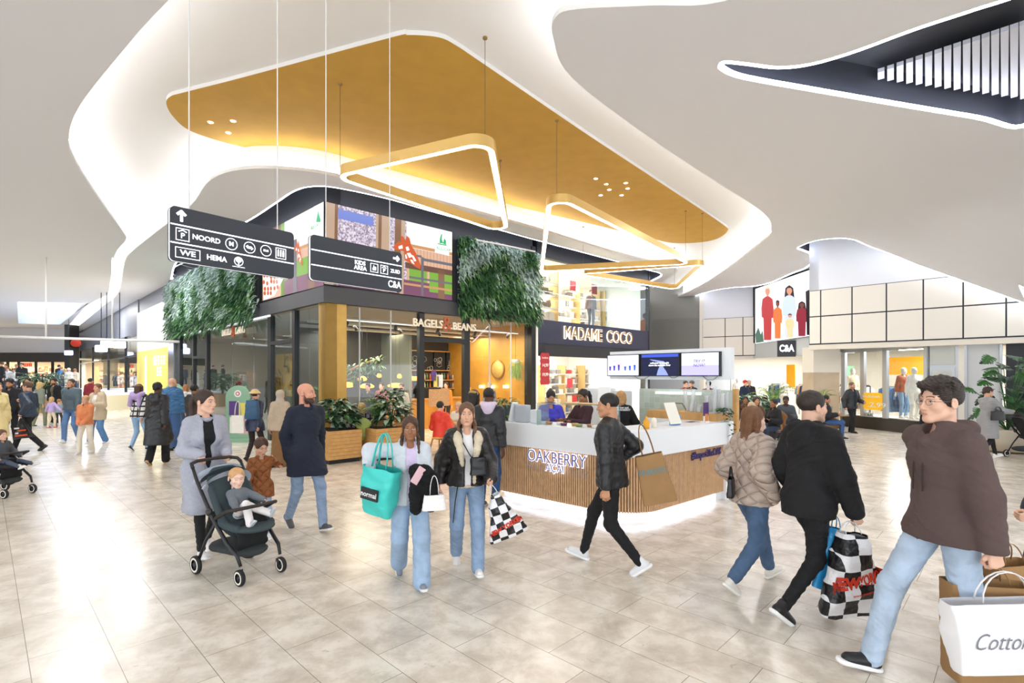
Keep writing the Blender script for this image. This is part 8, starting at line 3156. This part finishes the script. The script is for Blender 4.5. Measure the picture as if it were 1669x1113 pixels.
# left arm: glass shelf, menu card, tool holders, laptop, plant
gs = empty('sneeze_guard', FK1.pt(1.2, .1, zc), 'glass serving shelf over the left arm of the kiosk', 'shelf')
mb = MB()
mb.box(.75, LK1-.35, .02, .30, 1.475, 1.487, M=FK1.M)
mb.build('glass_shelf', glass_mat('green_edge_glass', '#e8f4f0', .08, haze=.12), gs)
for q in (.77, 1.95):
 mb = MB()
 mb.box(q, q+.012, .02, .28, zc, 1.475, M=FK1.M)
 mb.build('glass_support', glass_mat('green_edge_glass', '#e8f4f0', .08, haze=.12), gs)
mb = MB()
mb.box(1.15, 1.75, .06, .26, 1.488, 1.50, M=FK1.M, bev=.004)
mb.build('wooden_board', M_oak, label='thin wooden board lying on the glass serving shelf', cat='board')
p = FK1.pt(1.80, .14, 1.49)
mb = MB()
Mm = Matrix.Translation(p) @ Matrix.Rotation(R(-30), 4, 'Z') @ Matrix.Rotation(R(-8), 4, 'X')
mb.box(-.085, .085, -.006, .006, 0, .235, 0, M=Mm)
mb.add([Mm @ Vector((x, -.008, z)) for x, z in ((-.06, .01), (.02, .01), (.06, .08), (.04, .09), (.01, .05), (-.02, .06), (-.05, .03))], [list(range(7))], 1)
mb.build('menu_card', [M_white, M_purp], label='white card with a purple plant mark on the glass shelf', cat='sign')
for i, (s, d, w, h_, c, lb) in enumerate(((.12, .2, .05, .30, '#e8ecf0', 'white drying rack leg standing at the left end of the kiosk'), (.33, .22, .22, .26, '#b8bec6', 'grey translucent container near the left end of the kiosk'), (.60, .2, .12, .20, '#d8dce0', 'clear straw holder beside the grey container'), (-.0, .3, .22, .24, '#4a4e56', 'dark grey payment screen at the left kiosk corner'))):
 p = FK1.pt(s, d, zc)
 mb = MB()
 mb.box(-w/2, w/2, -.06, .06, 0, h_, bev=.012, M=Matrix.Translation(p) @ Matrix.Rotation(R(-42), 4, 'Z') @ Matrix.Rotation(R(0 if i else 14), 4, 'Y'))
 mb.build(('stand', 'container', 'straw_holder', 'payment_screen')[i], mat('kit_'+c[1:], c, .35), label=lb, cat=('stand', 'container', 'holder', 'screen')[i])
p = FK1.pt(-.12, .34, zc)
bushy('potted_plant', p, .34, .22, 70, random.Random(19), 'small green plant at the far left end of the kiosk counter', [G[0], G[2]], .12, .06, stems=4)
rnd = random.Random(23)
for i in range(9):
 s = .85+i*.13
 p = FK1.pt(s, .20+.08*(i % 2), zc)
 c = ('#a87c54', '#e8e2da', '#6a3a5a', '#d8a860', '#8a9a5a')[i % 5]
 mb = MB()
 mb.lathe([(.001, 0), (.04, 0), (.052, .035), (.046, .035), (.001, .022)], 14, M=Matrix.Translation(p))
 mb.build('topping_bowl', mat('bowl_'+c[1:], c, .5), label='small %s topping bowl on the left arm of the kiosk, %s from the left' % (('brown', 'white', 'plum', 'yellow', 'olive')[i % 5], ('first', 'second', 'third', 'fourth', 'fifth', 'sixth', 'seventh', 'eighth', 'ninth')[i]), cat='bowl')
mb = MB()
Mm = Matrix.Translation(FK1.pt(LK1-.52, .25, zc)) @ Matrix.Rotation(R(-30), 4, 'Z')
mb.prism([(-.09, 0), (.09, 0), (.09, .12), (.07, .21), (-.02, .24), (-.09, .14)], -.06, .06, M=Mm @ Matrix.Rotation(PI/2, 4, 'X'))
mb.build('takeaway_box', mat('cream_card', '#ece2cc', .6), label='cream folded takeaway box beside the shoulder of the man in black', cat='box')
mb = MB()
mb.tube([FT.pt(.95, -.62, 1.17), FT.pt(.95, -.62, 1.36), FT.pt(1.02, -.62, 1.44), FT.pt(1.14, -.62, 1.44), FT.pt(1.2, -.62, 1.34)], .009, 8)
mb.build('tap', mat('dark_chrome', '#6a6460', .3, .8), label='curved dark tap on the kiosk back counter', cat='tap')
mb = MB()
mb.box(.85, 1.35, -.75, -.52, 0, 1.17, M=FT.M)
mb.build('sink_unit', M_cor, label='white sink unit in front of the wooden back counter', cat='cabinet')
# ---------------------------------------------------------------- clothes shop: big screen, sign, stickers, racks, mannequins
q = [(1230.4, 470.4), (1319, 440), (1319, 547.7), (1233, 560)]
rt = empty('led_screen', FS2.pt(2, -.05, 3.6), 'fashion screen with five people above the clothes shop entrance', 'screen')
s_a, s_b = FS2.sx(1230.5), FS2.sx(1345)
mb = MB()
mb.box(s_a-.05, s_b, -.08, 0, 3.52, 6.38, M=FS2.M)
mb.build('casing', M_black, rt)
PM = [emat('ad_white', '#f2f4fc', .95), emat('ad_red', '#b23a3c', .75), emat('ad_orange', '#e0703a', .8), emat('ad_blue', '#b8c4ea', .85), emat('ad_maroon', '#8e2c3c', .7), emat('ad_yellow', '#f0b83a', .85), emat('ad_skin', '#c98a70', .8), emat('ad_dskin', '#7a4a3c', .7), emat('ad_hair', '#2c2026', .5), emat('ad_blonde', '#e0c8b0', .8), emat('ad_plant', '#4a6a5a', .7)]
mb = MB()
dd = -.085
fpoly(mb, FS2, [(1231, 471), (1345, 431), (1345, 544), (1231, 560)], dd, 0)
def adfig(cx, top, bot, w, c, sk, hr, long=False, trous=None):
 h_ = bot-top
 f = lambda x, y: (cx+x*w, top+y*h_)
 if long:
  fpoly(mb, FS2, [f(-.28, .05), f(0, -.0), f(.28, .05), f(.42, .35), f(.2, .36), f(-.2, .36), f(-.4, .34)], dd-.006, hr)
 fpoly(mb, FS2, [f(.2*math.cos(a*PI/6), .095+.075*math.sin(a*PI/6)) for a in range(12)], dd-.012, sk)
 fpoly(mb, FS2, [f(-.2, .09), f(-.2, .03), f(0, -.005), f(.2, .03), f(.2, .09), f(.12, .05), f(-.12, .05)], dd-.015, hr)
 fpoly(mb, FS2, [f(-.08, .16), f(.08, .16), f(.1, .22), f(-.1, .22)], dd-.010, sk)
 fpoly(mb, FS2, [f(-.15, .19), f(.15, .19), f(.42, .24), f(.5, .42), f(.46, .58), f(.34, .58), f(.3, .98), f(-.3, .98), f(-.34, .58), f(-.48, .56), f(-.5, .4), f(-.42, .24)], dd-.011, c)
adfig(1251, 466, 556, 20, 1, 6, 9)
adfig(1267.5, 489, 553, 15, 2, 7, 8)
adfig(1286.5, 465, 552, 23, 3, 6, 8, True)
adfig(1307, 491, 549, 19, 4, 7, 8, True)
adfig(1287.5, 511, 551, 15, 5, 6, 8, True)
fpoly(mb, FS2, [(1313, 475), (1322, 470), (1322, 546), (1315, 546)], dd-.014, 8)
fpoly(mb, FS2, [(1231, 545), (1236, 533), (1240, 545), (1243, 538), (1245, 557), (1232, 559)], dd-.016, 10)
mb.build('picture', PM, rt)
rt = empty('shop_sign', FS2.pt(FS2.sx(1282), -.2, 3.1), 'dark square logo sign above the clothes shop entrance', 'sign')
s, z = on(FS2, 1282, 568, -.35)
FQ = Fr(FS2.pt(s, -.35).x, FS2.pt(s, -.35).y, .9, -.35)
mb = MB()
mb.box(-.36, .36, 0, .16, z-.36, z+.36, M=FQ.M)
mb.build('box', mat('anthracite_box', '#3a3e44', .5), rt)
text('C&A', .42, FQ.T(0, -.004, z), M_sw, 'lettering', rt, ext=.004, bold=.012, sx=.68)
mb = MB()
mb.box(-.1, .6, .14, .18, z-.1, z+.1, M=FQ.M)
mb.build('bracket', M_black, rt)
# yellow price sticker
s, z = on(FV, 1424, 654, 0)
rt = empty('window_sticker', FV.pt(s, 0, z), 'yellow rounded price sticker reading 7,99 on the clothes shop window', 'sticker')
w, h_ = .72/2, .29*1.6
sA0, sA1 = FV.sx(1408), FV.sx(1440)
za, zb2 = FV.z(640, s), FV.z(668, s)
P = []
for cx, cz, a0 in ((sA1-.1, za-.1, 0), (sA0+.1, za-.1, 90), (sA0+.1, zb2+.1, 180), (sA1-.1, zb2+.1, 270)):
 for j in range(5):
  a = R(a0+j*22.5)
  P.append((cx+.1*math.cos(a), cz+.1*math.sin(a)))
Tm = Matrix(((FV.u.x, 0, -FV.n.x, FV.o.x), (FV.u.y, 0, -FV.n.y, FV.o.y), (0, 1, 0, 0), (0, 0, 0, 1)))
mb = MB()
mb.prism(P, .02, .03, M=Tm)
mb.build('sticker', mat('sticker_yellow', '#f2b91c', .5, emit=.15), rt)
L_ = sA1-sA0
text('badlaken', .13, FV.T(sA0+L_*.42, -.035, za-.13), M_whitep, 'lettering', rt, ext=.001, sx=1.5)
text('vanaf', .09, FV.T(sA0+L_*.40, -.035, zb2+.12), M_whitep, 'lettering', rt, ext=.001, sx=1.5)
text('7,99', .22, FV.T(sA0+L_*.75, -.035, zb2+.17), M_whitep, 'lettering', rt, ext=.001, bold=.002, sx=1.7)
s, z = on(FV, 1414, 676, 0)
mb = MB()
mb.box(FV.sx(1409), FV.sx(1422), .0, .03, FV.z(689, s), FV.z(672, s), M=FV.M)
lo = mb.build('window_sticker', mat('pale_sticker', '#c8ccce', .5), label='small pale logo card under the yellow price sticker', cat='sticker')
text('C&A', .12, FV.T(FV.sx(1415.5), -.008, z), M_blackp, 'lettering', lo, ext=.001, sx=1.3)
def rack(fr, s, d, w, label, cols, seed, zt=1.45, cross=False):
 rt = empty('clothes_rack', fr.pt(s, d, 0), label, 'clothes rack')
 for x in (s-w/2, s+w/2):
  mb = MB()
  mb.tube([fr.pt(x, d, 0), fr.pt(x, d, zt)], .014, 8)
  mb.build('post', M_black, rt)
 mb = MB()
 mb.tube([fr.pt(s-w/2, d, zt), fr.pt(s+w/2, d, zt)], .014, 8)
 mb.build('rail', M_black, rt)
 rnd = random.Random(seed)
 n = int(w/.085)
 for i in range(n):
  x = s-w/2+.06+i*(w-.12)/max(1, n-1)
  c = rnd.choice(cols)
  L = rnd.uniform(.65, .95)
  P = [(-.05, 0), (.05, 0), (.21, -.07), (.27, -.45), (.20, -.47), (.18, -.2), (.19, -L), (-.19, -L), (-.18, -.2), (-.20, -.47), (-.27, -.45), (-.21, -.07)]
  M = Matrix.Translation(fr.pt(x, d, zt-.03)) @ Matrix(((fr.n.x, 0, fr.u.x, 0), (fr.n.y, 0, fr.u.y, 0), (0, 1, 0, 0), (0, 0, 0, 1))) @ Matrix.Rotation(rnd.uniform(-.25, .25), 4, 'Y')
  mb = MB()
  mb.prism(P, -.018, .018, M=M)
  mb.build('garment', cloth(c), label={'#5c7ea8': 'mid blue', '#8fb0d2': 'light blue', '#e8e6e2': 'white', '#3c5c86': 'dark blue', '#b8906a': 'tan', '#2a2c34': 'black', '#c8b8a0': 'beige', '#c8ccd4': 'pale grey', '#6a7078': 'slate'}.get(c, 'navy')+' garment on the '+label, cat='clothes', group='garments on the '+label[:60])
def mannequin(fr, s, d, label, c1, c2, z0=0, hd_=0, skin='#eeeae4'):
 p = fr.pt(s, d, z0)
 return person(label, p.x, p.y, hd_, 1.75, 2, skin, None, top=T(c1), bottom=T(c2, 'plain'), shoes=('#e8e6e2', '#e8e6e2'), z0=z0, step=0, blank=True, name='mannequin', cat='mannequin')
den = ['#5c7ea8', '#8fb0d2', '#e8e6e2', '#3c5c86', '#b8906a', '#2a2c34', '#c8b8a0']
for i, (s, d, w, lb) in enumerate(((.3, 1.0, .9, 'rack nearest the fashion screen pier'), (2.0, 1.6, 1.6, 'rack straight inside the clothes shop entrance'), (3.6, 2.6, 1.8, 'second rack deeper in the clothes shop'), (5.4, 1.4, 1.4, 'rack behind the marble pillar'))):
 rack(FS2, s, d, w, lb, den, i+1)
mannequin(FS2, 1.1, .9, 'mannequin in a white blouse by the yellow banner in the clothes shop entrance', '#f0eee8', '#d8d4ca', hd_=-60)
mannequin(FC, FC.sx(1196), 1.4, 'mannequin in white behind the far right shop glass', '#eceae6', '#d8d6d0', hd_=0)
for i, (s, z0_, c, lb) in enumerate(((1.3, 1.3, '#f0a81c', 'yellow banner hanging in the clothes shop entrance'), (3.2, 1.2, '#8fd0a0', 'mint green banner deeper in the clothes shop'))):
 mb = MB()
 mb.box(s-.35, s+.35, 1.1+i*1.5, 1.13+i*1.5, z0_, z0_+1.1, M=FS2.M)
 mb.build('banner', mat('banner_'+c[1:], c, .6, emit=.2), label=lb, cat='banner')
 mb = MB()
for i, (px, d, c1, c2, lb, z0_) in enumerate(((1389, .7, '#e8d8b8', '#2c3a5a', 'mannequin in a pale blouse in the narrow window left of the yellow sticker', .42), (1472, .7, '#a85a3c', '#7fa4cc', 'mannequin in a rust top and denim in the wide shop window', .42), (1489, .6, '#f2f0ec', '#f0eee8', 'white mannequin partly behind the head of the tall young man', .42))):
 s = FV.sx(px, d)
 mannequin(FV, s, d, lb, c1, c2, z0_, 0)
mb = MB()
mb.box(sv0, sv1, .31, 1.3, 0, .415, M=FV.M)
mb.build('floor_window_display', M_pan, kind='structure')
rack(FV, FV.sx(1462, 2.2), 2.2, 1.2, 'jeans rack in the wide clothes shop window', ['#3c5c86', '#5c7ea8', '#2a3c5c'], 9)
mb = MB()
s = FV.sx(1480, 3.2)
mb.box(s-.9, s+.9, 3.2, 3.23, 1.9, 2.6, M=FV.M)
mb.build('banner', mat('banner_f0a81c', '#f0a81c', .6, emit=.2), label='yellow banner high in the wide clothes shop window', cat='banner')
mb = MB()
mb.box(sv0-1, sv1+3, 6.0, 6.1, 0, 3.0, M=FV.M)
mb.build('wall_window_back', M_shopw, kind='structure')
for i, (s, d) in enumerate(((.6, 1.6), (1.6, 2.6))):
 p = FV.pt(s, d, 2.9)
 mb = MB()
 mb.box(s-.5, s+.5, d, d+.06, 2.78, 2.82, M=FV.M)
 mb.build('strip_light', mat('shop_strip', '#fff4e4', emit=8), label='white ceiling strip light in the wide clothes shop window, %s' % ('nearer', 'further')[i], cat='lamp')
# ---------------------------------------------------------------- left arcade details
# yellow poster on the white hoarding
a, b_ = FL.sx(225), FL.sx(277)
rt = empty('wall_poster', FL.pt((a+b_)/2, -.06, 0), 'yellow wall poster with white capital letters on the white hoarding', 'poster')
zt_ = FL.z(565, a)
mb = MB()
mb.box(a+.05, b_-.05, -.06, -.05, .02, 3.2, M=FL.M)
mb.build('sheet', mat('poster_lemon', '#ead873', .6), rt)
for t_, py_, sz in (('GEEF JE OUDE', 588, .62), ('LEGRE', 606, .62)):
 s = FL.sx(257, -.07)
 text(t_, sz, FL.T(s+.3, -.065, FL.z(py_, s)), M_whitep, 'lettering', rt, ext=.003, bold=.02, sx=.72)
mb = MB()
s = FL.sx(237, -.07)
mb.box(s-.28, s+.28, -.068, -.06, .75, 2.9, M=FL.M)
mb.build('white_block', M_whitep, rt)
# white thin rail frame hanging in the arcade
rt = empty('hanging_rail', (-16, 20, 3.3), 'thin white horizontal rail hanging across the left arcade', 'rail')
Yr = 19.
mb = MB()
mb.tube([P3(-10, 548, Yr), P3(292, 557, Yr)], .045, 8)
mb.build('rail', M_white, rt)
for px in (75, 183):
 mb = MB()
 a = P3(px, 550 if px < 100 else 553, Yr)
 mb.tube([a, Vector((a.x, a.y, ZL))], .03, 8)
 mb.build('rod', M_white, rt)
# red logo and lanterns
p = P3(124, 559, 44)
rt = empty('shop_sign', p, 'red rounded logo on the pale pier down the left arcade', 'sign')
mb = MB()
mb.ball(p, (.5, .15, .34))
mb.build('logo', M_red, rt)
for i, (px, py_) in enumerate(((174, 561), (195, 562), (165, 568), (112, 575))):
 p = P3(px, py_, 27 if i < 3 else 40)
 rt = empty('lantern', p, ('left', 'right', 'lower', 'small bluish')[i]+' blue white lantern in the left arcade', 'lamp')
 mb = MB()
 mb.box(p.x-.28, p.x+.28, p.y-.1, p.y+.1, p.z-.18, p.z+.18, bev=.05)
 mb.build('light_box', mat('blue_lantern', '#cfd8ff', emit=1.5, ecol='#d8e0ff'), rt)
 mb = MB()
 mb.tube([p+Vector((0, 0, .15)), (p.x, p.y, ZL-.01)], .02, 6)
 mb.build('rod', M_black, rt)
for i in range(3):
 rack(FL, FL.sx(214-i*22, 1.6), 1.6, 2.4, '%s clothes rack behind the left arcade glass' % ('nearest', 'middle', 'furthest')[i], den+['#c8ccd4', '#6a7078'], 50+i, 1.9)
for i, (px, lb) in enumerate(((18, 'left'), (45, 'middle'), (78, 'right'))):
 X = (px-CX)/FP*(YF+3)
 shelf_unit(Fr(X, YF+3, 1, 0), 0, 0, 0, 3.2, 5, .55, '%s warm lit shelf unit in the far end shop' % lb, 90+i, ['#d8a070', '#e8d8b0', '#c85a4a', '#8a6a4a'], 'the %s far end shop shelf unit' % lb)
mb = MB()
X0 = (33-CX)/FP*(YF+2)
for j in range(7):
 mb.box(X0+j*.16, X0+j*.16+.11, YF+2, YF+2.03, 2.7, 3.05)
for x_ in (X0+.1, X0+.95):
 mb.tube([(x_, YF+2.01, 3.0), (x_, YF+2.01, 3.4)], .015, 6)
mb.build('shop_lettering', M_red, label='small red letter blocks inside the far end shop', cat='sign')
